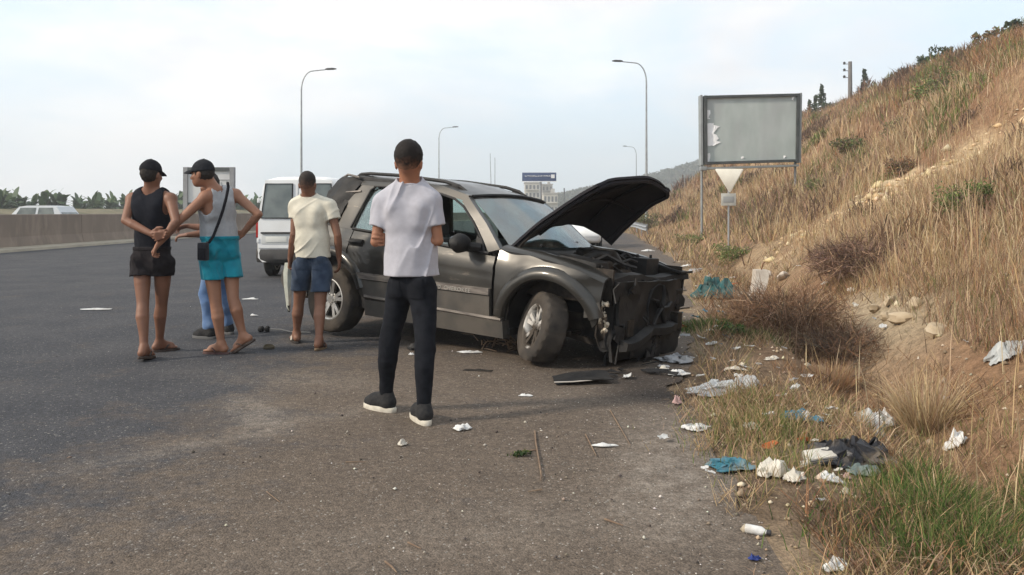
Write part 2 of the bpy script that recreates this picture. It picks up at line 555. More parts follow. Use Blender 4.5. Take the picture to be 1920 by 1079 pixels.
def asphalt_mat():
    m, N, L, b = nodes_of('asphalt')
    b.inputs['Roughness'].default_value = 0.88; b.inputs['Specular IOR Level'].default_value = 0.22
    t = N.new('ShaderNodeTexCoord')
    a = N.new('ShaderNodeVertexColor'); a.layer_name = 'col'          # r: dust, g: pale scuffs, b: oil
    sp = N.new('ShaderNodeSeparateColor'); L.new(a.outputs['Color'], sp.inputs[0])
    def noise(s, d=6, rough=0.6):
        n = N.new('ShaderNodeTexNoise'); n.inputs['Scale'].default_value = s; n.inputs['Detail'].default_value = d; n.inputs['Roughness'].default_value = rough
        L.new(t.outputs['Object'], n.inputs['Vector']); return n.outputs['Fac']
    def rng(v, f0, f1, t0, t1):
        r = N.new('ShaderNodeMapRange'); r.inputs['From Min'].default_value = f0; r.inputs['From Max'].default_value = f1
        r.inputs['To Min'].default_value = t0; r.inputs['To Max'].default_value = t1
        L.new(v, r.inputs['Value']); return r.outputs[0]
    def mix(f, c1, c2, bt='MIX'):
        x = N.new('ShaderNodeMix'); x.data_type = 'RGBA'; x.blend_type = bt
        if isinstance(f, float): x.inputs[0].default_value = f
        else: L.new(f, x.inputs[0])
        for c, i in ((c1, 6), (c2, 7)):
            if isinstance(c, tuple): x.inputs[i].default_value = (*c, 1)
            else: L.new(c, x.inputs[i])
        return x.outputs[2]
    def math_(op, u, v):
        x = N.new('ShaderNodeMath'); x.operation = op
        for c, i in ((u, 0), (v, 1)):
            if isinstance(c, (int, float)): x.inputs[i].default_value = c
            else: L.new(c, x.inputs[i])
        x.use_clamp = op != 'MULTIPLY'; return x.outputs[0]
    base = mix(rng(noise(1.1, 7), 0.35, 0.68, 0, 1), (0.039, 0.040, 0.046), (0.060, 0.059, 0.063))
    dn = math_('ADD', sp.outputs[0], rng(noise(1.6, 9, 0.72), 0.25, 0.75, -0.55, 0.55))
    dn = math_('ADD', dn, rng(noise(14, 5, 0.7), 0.25, 0.75, -0.22, 0.22))
    base = mix(rng(dn, 0.15, 0.80, 0, 0.92), base, mix(noise(5, 6), (0.078, 0.061, 0.048), (0.148, 0.114, 0.086)))
    sc = math_('MULTIPLY', sp.outputs[1], rng(noise(7, 7, 0.7), 0.35, 0.65, 0.1, 1.0))
    base = mix(sc, base, (0.235, 0.202, 0.170))
    base = mix(sp.outputs[2], base, (0.030, 0.024, 0.021))
    # aggregate: single pale and dark stones showing in the binder
    vo = N.new('ShaderNodeTexVoronoi'); vo.inputs['Scale'].default_value = 120
    L.new(t.outputs['Object'], vo.inputs['Vector'])
    vs = N.new('ShaderNodeSeparateColor'); L.new(vo.outputs['Color'], vs.inputs[0])
    base = mix(1.0, base, rng(vs.outputs[0], 0, 1, 0.74, 1.28), 'MULTIPLY')
    sp2 = rng(vs.outputs[1], 0.975, 0.985, 0, 0.6)
    base = mix(sp2, base, (0.30, 0.28, 0.25))
    base = mix(1.0, base, rng(noise(26, 6, 0.8), 0.3, 0.7, 0.58, 1.45), 'MULTIPLY')
    L.new(base, b.inputs['Base Color'])
    bp = N.new('ShaderNodeBump'); bp.inputs['Strength'].default_value = 0.7; bp.inputs['Distance'].default_value = 0.008
    hgt = math_('ADD', rng(vo.outputs['Distance'], 0, 0.9, 0.5, 0), rng(noise(20, 6, 0.7), 0.2, 0.8, 0, 0.5))
    L.new(hgt, bp.inputs['Height']); L.new(bp.outputs[0], b.inputs['Normal'])
    return m
M_SOIL = ground_mat()
M_ASPH = asphalt_mat()

# ---- the ground: one sheet to the horizon
ys = np.concatenate([np.arange(-8, 0, 0.5), np.arange(0, 12, 0.14), np.arange(12, 30, 0.35), np.arange(30, 80, 1.0), np.arange(80, 200, 3), np.arange(200, 420, 10), [440, 500, 600, 800, 1000]])
ss = np.concatenate([[-900, -500, -300, -160, -90, -60, -40], np.arange(-30, -2, 2.0), np.arange(-2, 0, 0.5), np.arange(0, 5, 0.12), np.arange(5, 12, 0.3), np.arange(12, 36, 0.6), np.arange(36, 70, 3), [80, 110, 160, 240, 400, 700]])
YY, SS = np.meshgrid(ys, ss, indexing='ij')
XX = SS + edge(YY)
ZZ = terrain(XX, YY) - 0.012*np.clip(-(SS-0.12)*8, 0, 1)
CUT = [(6.9, 18.6), (8.0, 18.7), (8.8, 18.9), (10.5, 20.8), (12.0, 20.8), (13.3, 20.7), (15.5, 20.0), (18.0, 19.0)]
def cut_mask(X, Y):
    """where the slope is cut down to pale rock"""
    d = np.full(np.shape(X), 9e9)
    X = X + 0.5*vnoise(X*0.9, Y*0.9, X*0+2); Y = Y + 0.9*vnoise(X*0.6, Y*0.6, X*0+6)
    for (ax, ay), (bx_, by_) in zip(CUT[:-1], CUT[1:]):
        dx, dy = bx_-ax, by_-ay; t = np.clip(((X-ax)*dx + (Y-ay)*dy)/(dx*dx+dy*dy), 0, 1)
        d = np.minimum(d, np.hypot(X-ax-t*dx, (Y-ay-t*dy)*0.75))
    return np.exp(-(d/1.15)**2)
def soil_colour(X, Y, s):
    n = fbm(X*0.5, Y*0.5, X*0+2, 4)
    dirt = np.array([0.235, 0.175, 0.118]); straw = np.array([0.29, 0.205, 0.125]); rust = np.array([0.235, 0.138, 0.080])
    rock = np.array([0.56, 0.43, 0.27]); field = np.array([0.15, 0.14, 0.075]); pale = np.array([0.36, 0.29, 0.20])
    w = np.clip(0.5 + n*0.9, 0, 1)[..., None]
    c = straw*(1-w) + rust*w
    near = np.clip(1-(s-0.3)/1.6, 0, 1)[..., None]
    dk = np.clip(0.15 + 0.9*fbm(X*1.7, Y*1.7, X*0+11, 4), 0, 1)[..., None]
    c = c*(1-near) + (dirt*(1-dk) + np.array([0.105, 0.072, 0.050])*dk)*near
    bank = np.exp(-((s-2.1)/0.42)**2)*np.clip(1-np.abs(Y-8.6)/2.8, 0, 1)
    c = c*(1-bank[..., None]) + pale*bank[..., None]
    rk = np.clip(cut_mask(X, Y)*1.5*np.clip(0.45 + 1.3*fbm(X*1.1, Y*1.1, X*0+7, 4), 0, 1), 0, 1)[..., None]
    c = c*(1-rk) + rock*rk
    wet = 0.75*np.exp(-(((X-1.45)/0.45)**2 + ((Y-6.2)/0.6)**2))[..., None]
    c = c*(1-wet) + np.array([0.045, 0.033, 0.025])*wet
    lf = np.clip((-15-s)/4, 0, 1)[..., None]
    return c*(1-lf) + field*lf
Cg = soil_colour(XX, YY, SS)
nY, nS = XX.shape
idx = np.arange(nY*nS).reshape(nY, nS)
Fg = np.stack([idx[:-1,:-1].ravel(), idx[:-1,1:].ravel(), idx[1:,1:].ravel(), idx[1:,:-1].ravel()], 1)
ground = mesh_np('ground', np.stack([XX.ravel(), YY.ravel(), ZZ.ravel()], 1), Fg, M_SOIL, smooth=True, col=Cg.reshape(-1, 3))
tag(ground, kind='structure')

# ---- the road: asphalt sheet with dust, scuffs and an oil stain in its material
ry = np.concatenate([np.arange(-8, 0, 0.5), np.arange(0, 14, 0.12), np.arange(14, 40, 0.5), np.arange(40, 120, 1.5), np.arange(120, 330, 5), [340, 400, 500]])
rt = np.concatenate([np.linspace(0, 0.55, 12)[:-1], np.linspace(0.55, 1, 90)])
RY, RT = np.meshgrid(ry, rt, indexing='ij')
w0, e0 = wall_x(RY)+1.25, edge(RY) + 0.16*vnoise(RY*1.7, RY*0, RY*0+3) + 0.07*vnoise(RY*6, RY*0, RY*0+5)
RX = w0 + (e0-w0)*RT
RZ = np.full_like(RX, 0.004) + 0.006*fbm(RX*0.6, RY*0.6, RX*0, 2)*np.clip(1-RY/60, 0, 1)
RZ = np.maximum(RZ, 0.001)
dust = np.clip((RX+3.1-0.10*(RY-5)*(RY<40) + 0.8*vnoise(RX*0.7, RY*0.5, RX*0+1))/2.0, 0, 1)*np.clip(1.25-RY/45, 0.25, 1)
dust = np.maximum(dust, np.clip(1-(edge(RY)-RX)/1.0, 0, 1)*0.95)
def streak(ax, ay, bx, by, w):
    d = np.array([bx-ax, by-ay]); L2 = (d**2).sum()
    t = np.clip(((RX-ax)*d[0] + (RY-ay)*d[1])/L2, 0, 1)
    return np.exp(-((RX-ax-t*d[0])**2 + (RY-ay-t*d[1])**2)/w**2)*(1-0.6*np.abs(t-0.5)*2)
sc = 1.0*streak(-1.9, 5.6, -1.45, 4.75, 0.16) + 0.5*streak(-1.45, 4.8, -2.3, 4.0, 0.12) + 0.4*streak(-1.5, 4.9, -0.4, 5.6, 0.14) + 1.1*streak(0.68, 3.3, 1.0, 5.1, 0.26) + 0.35*streak(-0.9, 3.0, 0.8, 3.6, 0.3) + 0.35*streak(-2.6, 6.5, -0.6, 5.9, 0.3) + 0.3*streak(-0.3, 5.2, 0.9, 5.9, 0.25)
oil = 1.0*np.exp(-(((RX-1.12)/0.50)**2 + ((RY-6.0)/0.50)**2)) + 0.4*np.exp(-(((RX-0.6)/0.5)**2 + ((RY-6.9)/0.4)**2))
oil = np.clip(oil*(1+0.8*fbm(RX*2, RY*2, RX*0+3, 3)), 0, 0.8)
Cr = np.stack([dust, np.clip(sc, 0, 0.8), oil], -1)
nY, nS = RX.shape
idx = np.arange(nY*nS).reshape(nY, nS)
Fr = np.stack([idx[:-1,:-1].ravel(), idx[:-1,1:].ravel(), idx[1:,1:].ravel(), idx[1:,:-1].ravel()], 1)
road = mesh_np('road', np.stack([RX.ravel(), RY.ravel(), RZ.ravel()], 1), Fr, M_ASPH, smooth=True, col=Cr.reshape(-1, 3))
tag(road, kind='structure')

# ---- pale concrete gutter strip along the wall, with a low kerb step
M_CONC = mat('pale_concrete', (0.36, 0.32, 0.25), (0.28, 0.25, 0.20), 1.2, 0.9, bump=0.3, bscale=30)
mb = MB()
gy = list(np.concatenate([np.arange(-8, 40, 2.0), np.arange(40, 330, 5.0)]))
rings = []
for y in gy:
    x = float(wall_x(y))
    rings.append([Vector((x+0.02, y, -0.05)), Vector((x+0.02, y, 0.11)), Vector((x+1.22, y, 0.09)), Vector((x+1.28, y, -0.05))])
mb.loft(rings)
tag(mb.build('gutter', M_CONC, smooth=0), kind='structure')

# ---- the wall along the middle of the road, cast in long panels
M_WALL = mat('taupe_concrete', (0.245, 0.195, 0.158), (0.195, 0.156, 0.128), 0.9, 0.92, bump=0.25, bscale=40, c3=(0.275, 0.22, 0.178), scale3=3.0, stretch=(1, 1, 0.35))
wall = thing('concrete_wall', 'long low taupe concrete wall along the far side of the road', 'wall', (float(wall_x(30)), 30, 0))
def wall_section(x, z):  # cross-section
    return [(x-0.14, -0.1), (x-0.14, z), (x+0.12, z), (x+0.14, z-0.03), (x+0.16, 0.45), (x+0.24, 0.12), (x+0.24, -0.1)]
pl_ = np.concatenate([np.arange(2, 60, 6.0), np.arange(60, 300, 12.0)])
for i, y0 in enumerate(pl_):
    y1 = pl_[i+1] if i+1 < len(pl_) else y0 + 12
    mb = MB(); rings = []
    for y in np.linspace(y0+0.012, y1-0.012, 4):
        x = float(wall_x(y)) - wall.location.x
        rings.append([Vector((px, y-30, pz)) for px, pz in wall_section(x, 1.24)])
    mb.loft(rings)
    mb.build('panel', M_WALL, wall, smooth=0)

# ---- earth bank beyond the other carriageway
M_BANK = mat('dry_bank', (0.20, 0.165, 0.10), (0.13, 0.12, 0.065), 0.5, 0.95, bump=0.5, bscale=6)
by = np.arange(20, 190, 2.0); bt = np.linspace(0, 1, 9)
BY, BT = np.meshgrid(by, bt, indexing='ij')
BX = -52 - 6*BT + 0.5*vnoise(BY*0.2, BT*2, BY*0) + 0.002*(BY-60)**2*(BY > 60)
BZ = np.interp(BT, [0, .3, .7, 1], [-0.05, 0.9, 1.6, 1.75]) + 0.15*fbm(BY*0.4, BT*3, BY*0+2, 3)*np.sin(np.pi*BT)
nY, nS = BX.shape; idx = np.arange(nY*nS).reshape(nY, nS)
Fb = np.stack([idx[:-1,:-1].ravel(), idx[:-1,1:].ravel(), idx[1:,1:].ravel(), idx[1:,:-1].ravel()], 1)
tag(mesh_np('earth_bank', np.stack([BX.ravel(), BY.ravel(), BZ.ravel()], 1), Fb, M_BANK, smooth=True), kind='structure')

# ---- far wooded hill
M_HILL = mat('far_wood', (0.040, 0.055, 0.030), (0.11, 0.10, 0.06), 0.035, 0.95, bump=1.0, bscale=0.12, lo=0.4, hi=0.62, bdist=3)
hx = np.linspace(10, 420, 100); hy = np.linspace(420, 760, 40)
HXg, HYg = np.meshgrid(hx, hy, indexing='ij')
ridge = np.interp(HXg/560.0, [0.0, 0.05, 0.10, 0.162, 0.20, 0.24, 0.4, 0.7], [0, 12, 18, 25, 30, 37, 54, 60])
HZg = ridge*np.exp(-((HYg-590)/110)**2)*(1 + 0.10*fbm(HXg*0.02, HYg*0.02, HXg*0, 3)) + 1.6*fbm(HXg*0.16, HYg*0.16, HXg*0+4, 3)*np.clip(ridge/10, 0, 1) - 1
nY, nS = HXg.shape; idx = np.arange(nY*nS).reshape(nY, nS)
Fh = np.stack([idx[:-1,:-1].ravel(), idx[:-1,1:].ravel(), idx[1:,1:].ravel(), idx[1:,:-1].ravel()], 1)
tag(mesh_np('far_hill', np.stack([HXg.ravel(), HYg.ravel(), HZg.ravel()], 1), Fh, M_HILL, smooth=True), kind='structure')

# ---- haze: the air between here and the far hill
mb = MB(); mb.box((260, 520, 40), (2700, 1160, 84))
M_HAZE = bpy.data.materials.new('haze_air'); M_HAZE.use_nodes = True
hn, hl = M_HAZE.node_tree.nodes, M_HAZE.node_tree.links
hn.remove(hn['Principled BSDF'])
pv = hn.new('ShaderNodeVolumePrincipled'); pv.inputs['Color'].default_value = (0.93, 0.95, 0.98, 1); pv.inputs['Density'].default_value = 0.0011
pv.inputs['Anisotropy'].default_value = 0.2
hl.new(pv.outputs[0], hn['Material Output'].inputs['Volume'])
tag(mb.build('haze', M_HAZE, smooth=0), kind='stuff')
# ================================================================== THE WRECKED CAR
def paint_mat():
    m, N, L, b = nodes_of('dusty_taupe_paint')
    t = N.new('ShaderNodeTexCoord')
    def noise(s, d=6, r=0.6, st=None):
        n = N.new('ShaderNodeTexNoise'); n.inputs['Scale'].default_value = s; n.inputs['Detail'].default_value = d; n.inputs['Roughness'].default_value = r
        v = t.outputs['Object']
        if st:
            q = N.new('ShaderNodeMapping'); q.inputs['Scale'].default_value = st; L.new(v, q.inputs['Vector']); v = q.outputs[0]
        L.new(v, n.inputs['Vector']); return n.outputs['Fac']
    r1 = N.new('ShaderNodeMapRange'); r1.inputs['From Min'].default_value = 0.42; r1.inputs['From Max'].default_value = 0.75
    r1.inputs['To Max'].default_value = 0.75
    L.new(noise(1.6, 7, 0.6), r1.inputs['Value'])
    x = N.new('ShaderNodeMix'); x.data_type = 'RGBA'
    x.inputs[6].default_value = (0.033, 0.031, 0.028, 1); x.inputs[7].default_value = (0.060, 0.055, 0.047, 1)
    L.new(r1.outputs[0], x.inputs[0])
    r3 = N.new('ShaderNodeMapRange'); r3.inputs['From Min'].default_value = 0.60; r3.inputs['From Max'].default_value = 0.66; r3.inputs['To Max'].default_value = 0.4
    L.new(noise(5.5, 9, 0.75, (0.5, 1, 3.0)), r3.inputs['Value'])
    x2 = N.new('ShaderNodeMix'); x2.data_type = 'RGBA'; x2.inputs[7].default_value = (0.24, 0.20, 0.16, 1)
    L.new(x.outputs[2], x2.inputs[6]); L.new(r3.outputs[0], x2.inputs[0])
    L.new(x2.outputs[2], b.inputs['Base Color'])
    rr = N.new('ShaderNodeMapRange'); rr.inputs['To Min'].default_value = 0.32; rr.inputs['To Max'].default_value = 0.54
    L.new(r1.outputs[0], rr.inputs['Value']); L.new(rr.outputs[0], b.inputs['Roughness'])
    b.inputs['Metallic'].default_value = 0.5
    b.inputs['Coat Weight'].default_value = 0.35; b.inputs['Coat Roughness'].default_value = 0.12
    bp = N.new('ShaderNodeBump'); bp.inputs['Strength'].default_value = 0.04; bp.inputs['Distance'].default_value = 0.01
    L.new(noise(4, 3), bp.inputs['Height']); L.new(bp.outputs[0], b.inputs['Normal'])
    return m
M_PAINT = paint_mat()
M_CLAD = mat('grey_cladding', (0.052, 0.049, 0.046), (0.095, 0.084, 0.072), 4.0, 0.62, bump=0.2, bscale=80)
M_STRIP = mat('scuffed_strip', (0.10, 0.088, 0.08), (0.25, 0.22, 0.195), 9.0, 0.5, metal=0.3, stretch=(0.5, 1, 4))
M_BLK = mat('black_plastic', (0.008, 0.008, 0.009), (0.024, 0.022, 0.021), 7.0, 0.62, bump=0.25, bscale=60)
M_BLK2 = mat('grimy_metal', (0.014, 0.013, 0.012), (0.055, 0.044, 0.036), 9.0, 0.6, metal=0.4, bump=0.5, bscale=40)
M_RUB = mat('dusty_rubber', (0.024, 0.022, 0.021), (0.070, 0.058, 0.047), 5.0, 0.88, bump=0.3, bscale=50)
M_ALLOY = mat('scratched_alloy', (0.62, 0.61, 0.59), (0.40, 0.38, 0.35), 8.0, 0.35, metal=0.85)
M_ALLOYD = mat('muddy_alloy', (0.55, 0.53, 0.50), (0.075, 0.062, 0.050), 5.0, 0.55, metal=0.3, lo=0.40, hi=0.50)
M_TINT = mat_glass('dark_glass', (0.05, 0.06, 0.065), 0.16, 0.04, 0.25)
M_GLASS = mat_glass('green_tinted_glass', (0.72, 0.82, 0.78), 0.06, 0.02, 0.05)
M_WSCR = mat_glass('dusty_windscreen', (0.42, 0.52, 0.51), 0.16, 0.03, 0.25)
M_SEAT = mat('grey_seat_cloth', (0.055, 0.052, 0.050), (0.035, 0.033, 0.033), 12, 0.95, sheen=0.2)
M_LITE = mat('cream_lamp_bits', (0.62, 0.56, 0.46), (0.35, 0.28, 0.20), 20, 0.4)
M_UNDER = mat('hood_liner', (0.017, 0.0165, 0.021), (0.025, 0.023, 0.027), 5, 0.9, bump=0.4, bscale=30)

suv = thing('wrecked_suv', 'dark taupe wrecked off-road car with raised hood and smashed open front on the roadside', 'car',
            (0.72, 7.46, -0.16), (R(-2.0), R(3.2), R(-37)))
_WZ = [0.20, 0.45, 0.60, 0.80, 0.95, 1.05, 1.12, 1.40, 1.62, 1.72]
_WY = [0.80, 0.855, 0.875, 0.885, 0.872, 0.850, 0.815, 0.715, 0.62, 0.56]
def ysurf(x, z):
    w = float(np.interp(z, _WZ, _WY))
    if x > 0: w -= 0.13*(x/0.65)**2
    if x < -2.9: w -= 0.10*((-2.9-x)/0.7)**2
    return w
def resamp(pts, n):
    P = np.array(pts, float); d = np.r_[0, np.cumsum(np.hypot(*np.diff(P, axis=0).T))]
    t = np.linspace(0, d[-1], n)
    return np.stack([np.interp(t, d, P[:, 0]), np.interp(t, d, P[:, 1])], 1)
def dent(x, z, a):
    return a*(mnoise.noise((x*2.3, z*2.7, 1.3)) + 0.5*mnoise.noise((x*5.1, z*5.7, 4.3))) if a else 0.0
def panel(mb, bot, top, side, nu=14, nv=8, off=0.0, th=0.025, mi=0, mi2=None, da=0.004, crease=None):
    B, T = resamp(bot, nu), resamp(top, nu)
    P = []
    for i in range(nu):
        row = []
        for j in range(nv):
            x, z = B[i] + (T[i]-B[i])*(j/(nv-1))
            o = off + dent(x, z, da)
            if crease: o += crease(x, z)
            row.append(Vector((x, side*(ysurf(x, z)+o), z)))
        P.append(row)
    return mb.slab(P, (0, -side*th, 0), mi, mi2)
def arc(cx, cz, r, a0, a1, n=9, sx=1.0):
    return [(cx + sx*r*math.cos(R(a0+(a1-a0)*i/(n-1))), cz + r*math.sin(R(a0+(a1-a0)*i/(n-1)))) for i in range(n)]
def zbelt(x): return 1.03 + (-0.66-x)*0.055
FA = arc(0.05, 0.43, 0.445, 178, 12, 13)                     # front wheel arch, rear to front
RA = arc(-2.71, 0.39, 0.455, 178, 8, 13)                     # rear wheel arch, rear to front
def crz(x, z): return 0.012*math.exp(-((z-0.93)/0.03)**2)    # swage line along the doors

for side in (-1, 1):
    # fender over the front wheel
    mb = MB()
    panel(mb, [(-0.50, 0.50), (-0.43, 0.50)] + FA[0:] + [(0.52, 0.56)], [(-0.50, 1.085), (-0.2, 1.07), (0.06, 1.04), (0.35, 0.98), (0.56, 0.90)], side, 30, 9, da=0.012, mi2=1, crease=crz)
    top = [(-0.50, 1.087), (-0.2, 1.072), (0.06, 1.042), (0.35, 0.982), (0.56, 0.902)]
    T = resamp(top, 14); P = []
    for x, z in T:
        y = ysurf(x, z)
        P.append([Vector((x, side*(y+0.001), z-0.002)), Vector((x, side*(y-0.02), z+0.022)), Vector((x, side*(y-0.07), z+0.04)), Vector((x, side*(y-0.14), z+0.045 + dent(x, z, 0.02)))])
    mb.slab(P, (0, 0, -0.02), 0, 1)
    fender = mb.build('fender', [M_PAINT, M_BLK], suv)
    # flared lip
    mb = MB(); P = []
    for i, a in enumerate(np.linspace(172, 20, 24)):
        k = 1.0 if a < 150 else 1.0 + 0.004*(a-150)
        row = []
        for rr, oo in ((0.445, 0.0), (0.452, 0.035), (0.485, 0.048), (0.525, 0.04), (0.56, 0.003)):
            x = 0.05 + rr*math.cos(R(a)); z = 0.43 + rr*math.sin(R(a))*k
            row.append(Vector((x, side*(ysurf(x, z)+oo + dent(x, z, 0.008)), z)))
        P.append(row)
    mb.slab(P, (0, -side*0.012, 0))
    mb.build('wheel_arch_lip', M_PAINT, fender)
    # doors
    def door(x0, x1, botl, name):
        mb = MB()
        topc = [(x, zbelt(x)) for x in np.linspace(x0, x1, 6)]
        panel(mb, botl, topc, side, 16, 12, mi2=1, da=0.006, crease=crz)
        d = mb.build(name, [M_PAINT, M_BLK], suv)
        return d
    xa, xb = -0.53, -1.665
    fd = door(xa, xb, [(xa, 0.47), (xb, 0.45)], 'door')
    xc, xd = -1.685, -2.46
    rd = door(xc, xd, [(xc, 0.45), (-2.18, 0.45)] + [p for p in RA[::-1] if p[0] < -2.2 and p[0] > -2.47] + [(xd, 0.80)], 'door')
    # lower cladding and rubbing strip on each door
    mb = MB(); panel(mb, [(xa-0.012, 0.475), (xb+0.012, 0.455)], [(xa-0.012, 0.665), (xb+0.012, 0.645)], side, 10, 5, off=0.014, th=0.012, da=0.006)
    mb.build('cladding', M_CLAD, fd)
    mb = MB(); panel(mb, [(xc-0.012, 0.455), (-2.19, 0.455)], [(xc-0.012, 0.645), (-2.24, 0.635)], side, 8, 5, off=0.014, th=0.012)
    mb.build('cladding', M_CLAD, rd)
    mb = MB(); panel(mb, [(xa-0.012, 0.675), (xb+0.012, 0.655)], [(xa-0.012, 0.735), (xb+0.012, 0.715)], side, 10, 4, off=0.030, th=0.028, da=0.004)
    st1 = mb.build('rubbing_strip', M_STRIP, fd)
    mb = MB(); panel(mb, [(xc-0.012, 0.655), (-2.25, 0.645)], [(xc-0.012, 0.715), (-2.30, 0.705)], side, 8, 4, off=0.030, th=0.028)
    mb.build('rubbing_strip', M_STRIP, rd)
    # handles in dark recesses
    for d_, hx in ((fd, -1.52), (rd, -2.36)):
        mb = MB()
        y = side*(ysurf(hx, 1.0))
        mb.rbox((hx, y + side*0.004, 1.005), (0.20, 0.03, 0.075), 0.012)
        mb.tube([(hx-0.09, y + side*0.02, 1.01), (hx-0.05, y + side*0.045, 1.012), (hx+0.05, y + side*0.045, 1.012), (hx+0.09, y + side*0.02, 1.01)], 0.013, 6)
        mb.build('handle', M_BLK, d_)
    # rear quarter
    mb = MB()
    panel(mb, [(-2.475, 0.80)] + [p for p in RA[::-1] if p[0] <= -2.475] + [(-3.2, 0.5), (-3.56, 0.52)], [(-2.475, 1.128), (-2.9, 1.15), (-3.25, 1.14), (-3.50, 1.02)], side, 24, 9, mi2=1, da=0.014, crease=crz)
    rq = mb.build('rear_quarter', [M_PAINT, M_BLK], suv)
    mb = MB(); P = []
    for a in np.linspace(172, 18, 24):
        row = []
        for rr, oo in ((0.455, 0.0), (0.462, 0.035), (0.49, 0.045), (0.525, 0.038), (0.555, 0.003)):
            x = -2.71 + rr*math.cos(R(a)); z = 0.39 + rr*math.sin(R(a))
            row.append(Vector((x, side*(ysurf(x, z)+oo), z)))
        P.append(row)
    mb.slab(P, (0, -side*0.012, 0)); mb.build('wheel_arch_lip', M_PAINT, rq)
    # sill
    mb = MB(); panel(mb, [(-0.40, 0.30), (-2.2, 0.27)], [(-0.40, 0.462), (-2.2, 0.435)], side, 12, 5, off=0.012, th=0.10, da=0.006)
    mb.build('sill', M_CLAD, suv)
    mb = MB(); mb.loft([[Vector((x, side*(ysurf(x, zz)-0.004 + oo), zz)) for zz, oo in ((0.44, 0.0), (0.465, 0.03), (0.485, 0.025), (0.49, -0.02), (0.44, -0.02))] for x in np.linspace(-0.41, -2.18, 6)])
    mb.build('sill_trim', M_STRIP, suv)
    # pillars and roof edge
    mb = MB()
    panel(mb, [(-0.50, 1.09), (-0.75, 1.315), (-1.06, 1.548)], [(-0.62, 1.055), (-0.84, 1.275), (-1.12, 1.50)], side, 14, 4, off=0.004, th=0.06, da=0.002)
    mb.build('front_pillar', M_PAINT, suv)
    mb = MB()
    panel(mb, [(-1.055, 1.50), (-1.42, 1.565), (-2.0, 1.60), (-2.55, 1.61), (-2.88, 1.60)], [(-1.06, 1.562), (-1.43, 1.640), (-2.0, 1.685), (-2.55, 1.70), (-2.90, 1.69)], side, 16, 4, off=0.004, th=0.05, da=0.003)
    mb.build('roof_edge', M_PAINT, suv)
    mb = MB(); panel(mb, [(-1.62, 1.08), (-1.77, 1.09)], [(-1.60, 1.59), (-1.72, 1.595)], side, 5, 8, off=-0.006, th=0.05)
    mb.build('middle_pillar', M_BLK, suv)
    mb = MB()
    panel(mb, [(-2.50, 1.13), (-2.86, 1.15)], [(-2.40, 1.61), (-2.58, 1.615)], side, 8, 9, off=0.003, th=0.05, da=0.012)
    mb.build('rear_pillar', M_PAINT, suv)
    mb = MB()
    panel(mb, [(-2.86, 1.15), (-3.02, 1.15)], [(-2.82, 1.62), (-2.95, 1.62)], side, 4, 6, off=0.0, th=0.05, da=0.02)
    mb.build('corner_pillar', M_BLK, suv)
    # black seals along the window openings
    mb = MB()
    def seal(pts, r=0.012):
        mb.tube([(x, side*(ysurf(x, z)+0.006), z) for x, z in pts], r, 6)
    seal([(-0.66, 1.045), (-0.73, 1.15), (-0.90, 1.315), (-1.08, 1.455), (-1.22, 1.52), (-1.42, 1.56), (-1.62, 1.578)])
    seal([(-0.60, 1.045), (-1.0, 1.062), (-1.56, 1.092), (-2.1, 1.122), (-2.48, 1.142)], 0.016)
    seal([(-1.72, 1.582), (-2.1, 1.60), (-2.36, 1.60), (-2.42, 1.56), (-2.52, 1.15)])
    mb.build('window_seal', M_BLK, suv)
    # panes: the front one is half wound down, the rear ones are whole
    mb = MB(); panel(mb, [(-0.68, 1.06), (-1.62, 1.09)], [(-1.0, 1.395), (-1.62, 1.57)] if side > 0 else [(-0.70, 1.085), (-1.62, 1.115)], side, 8, 6, off=-0.020, th=0.004, da=0)
    mb.build('front_window', M_GLASS, suv)
    mb = MB(); panel(mb, [(-1.76, 1.10), (-2.52, 1.14)], [(-1.72, 1.58), (-2.42, 1.605)], side, 6, 6, off=-0.015, th=0.004, da=0)
    mb.build('rear_window', M_GLASS, suv)
    mb = MB(); panel(mb, [(-2.70, 1.16), (-2.90, 1.16)], [(-2.57, 1.615), (-2.85, 1.615)], side, 6, 6, off=-0.004, th=0.004, da=0.01)
    mb.build('quarter_window', M_BLK, suv)
    if side < 0:                                             # crushed corner: black liner and torn trim pushed out of the window
        mb = MB(); P = []
        rj = random.Random(41)
        for i, v in enumerate(np.linspace(0, 1, 9)):
            x0, z0 = -2.60 - 0.16*v, 1.66 - 0.46*v
            x1, z1 = -2.98 - 0.10*math.sin(v*2.6), 1.70 - 0.50*v
            row = []
            for j, u in enumerate(np.linspace(0, 1, 8)):
                x = x0 + (x1-x0)*u; z = z0 + (z1-z0)*u
                row.append(Vector((x, -(ysurf(x, z) + 0.012 + 0.055*math.sin(u*3.1)*math.sin(v*3.0) + rj.uniform(-.018, .018)), z + rj.uniform(-.012, .012))))
            P.append(row)
        mb.slab(P, (0, 0.02, 0)); mb.build('torn_corner_liner', M_BLK, suv, smooth=20)
        mb = MB(); mb.tube([(-2.56, -0.66, 1.54), (-2.78, -0.70, 1.515), (-3.02, -0.66, 1.51)], 0.012, 6); mb.tube([(-2.62, -0.64, 1.69), (-2.85, -0.60, 1.715), (-3.05, -0.50, 1.68)], 0.014, 6)
        mb.build('bent_trim', M_STRIP, suv)
    # roof rail
    mb = MB()
    rp = [(-1.22, 0.50, 1.605), (-1.32, 0.50, 1.650), (-1.5, 0.505, 1.688), (-2.1, 0.51, 1.732), (-2.6, 0.51, 1.740), (-2.74, 0.505, 1.73), (-2.84, 0.50, 1.69)]
    mb.tube([(x, side*y, z) for x, y, z in rp], [0.012, 0.018, 0.018, 0.018, 0.018, 0.018, 0.012], 8)
    for x, z in ((-1.36, 1.643), (-2.05, 1.708), (-2.72, 1.715)): mb.rbox((x, side*0.505, z), (0.10, 0.03, 0.05), 0.01)
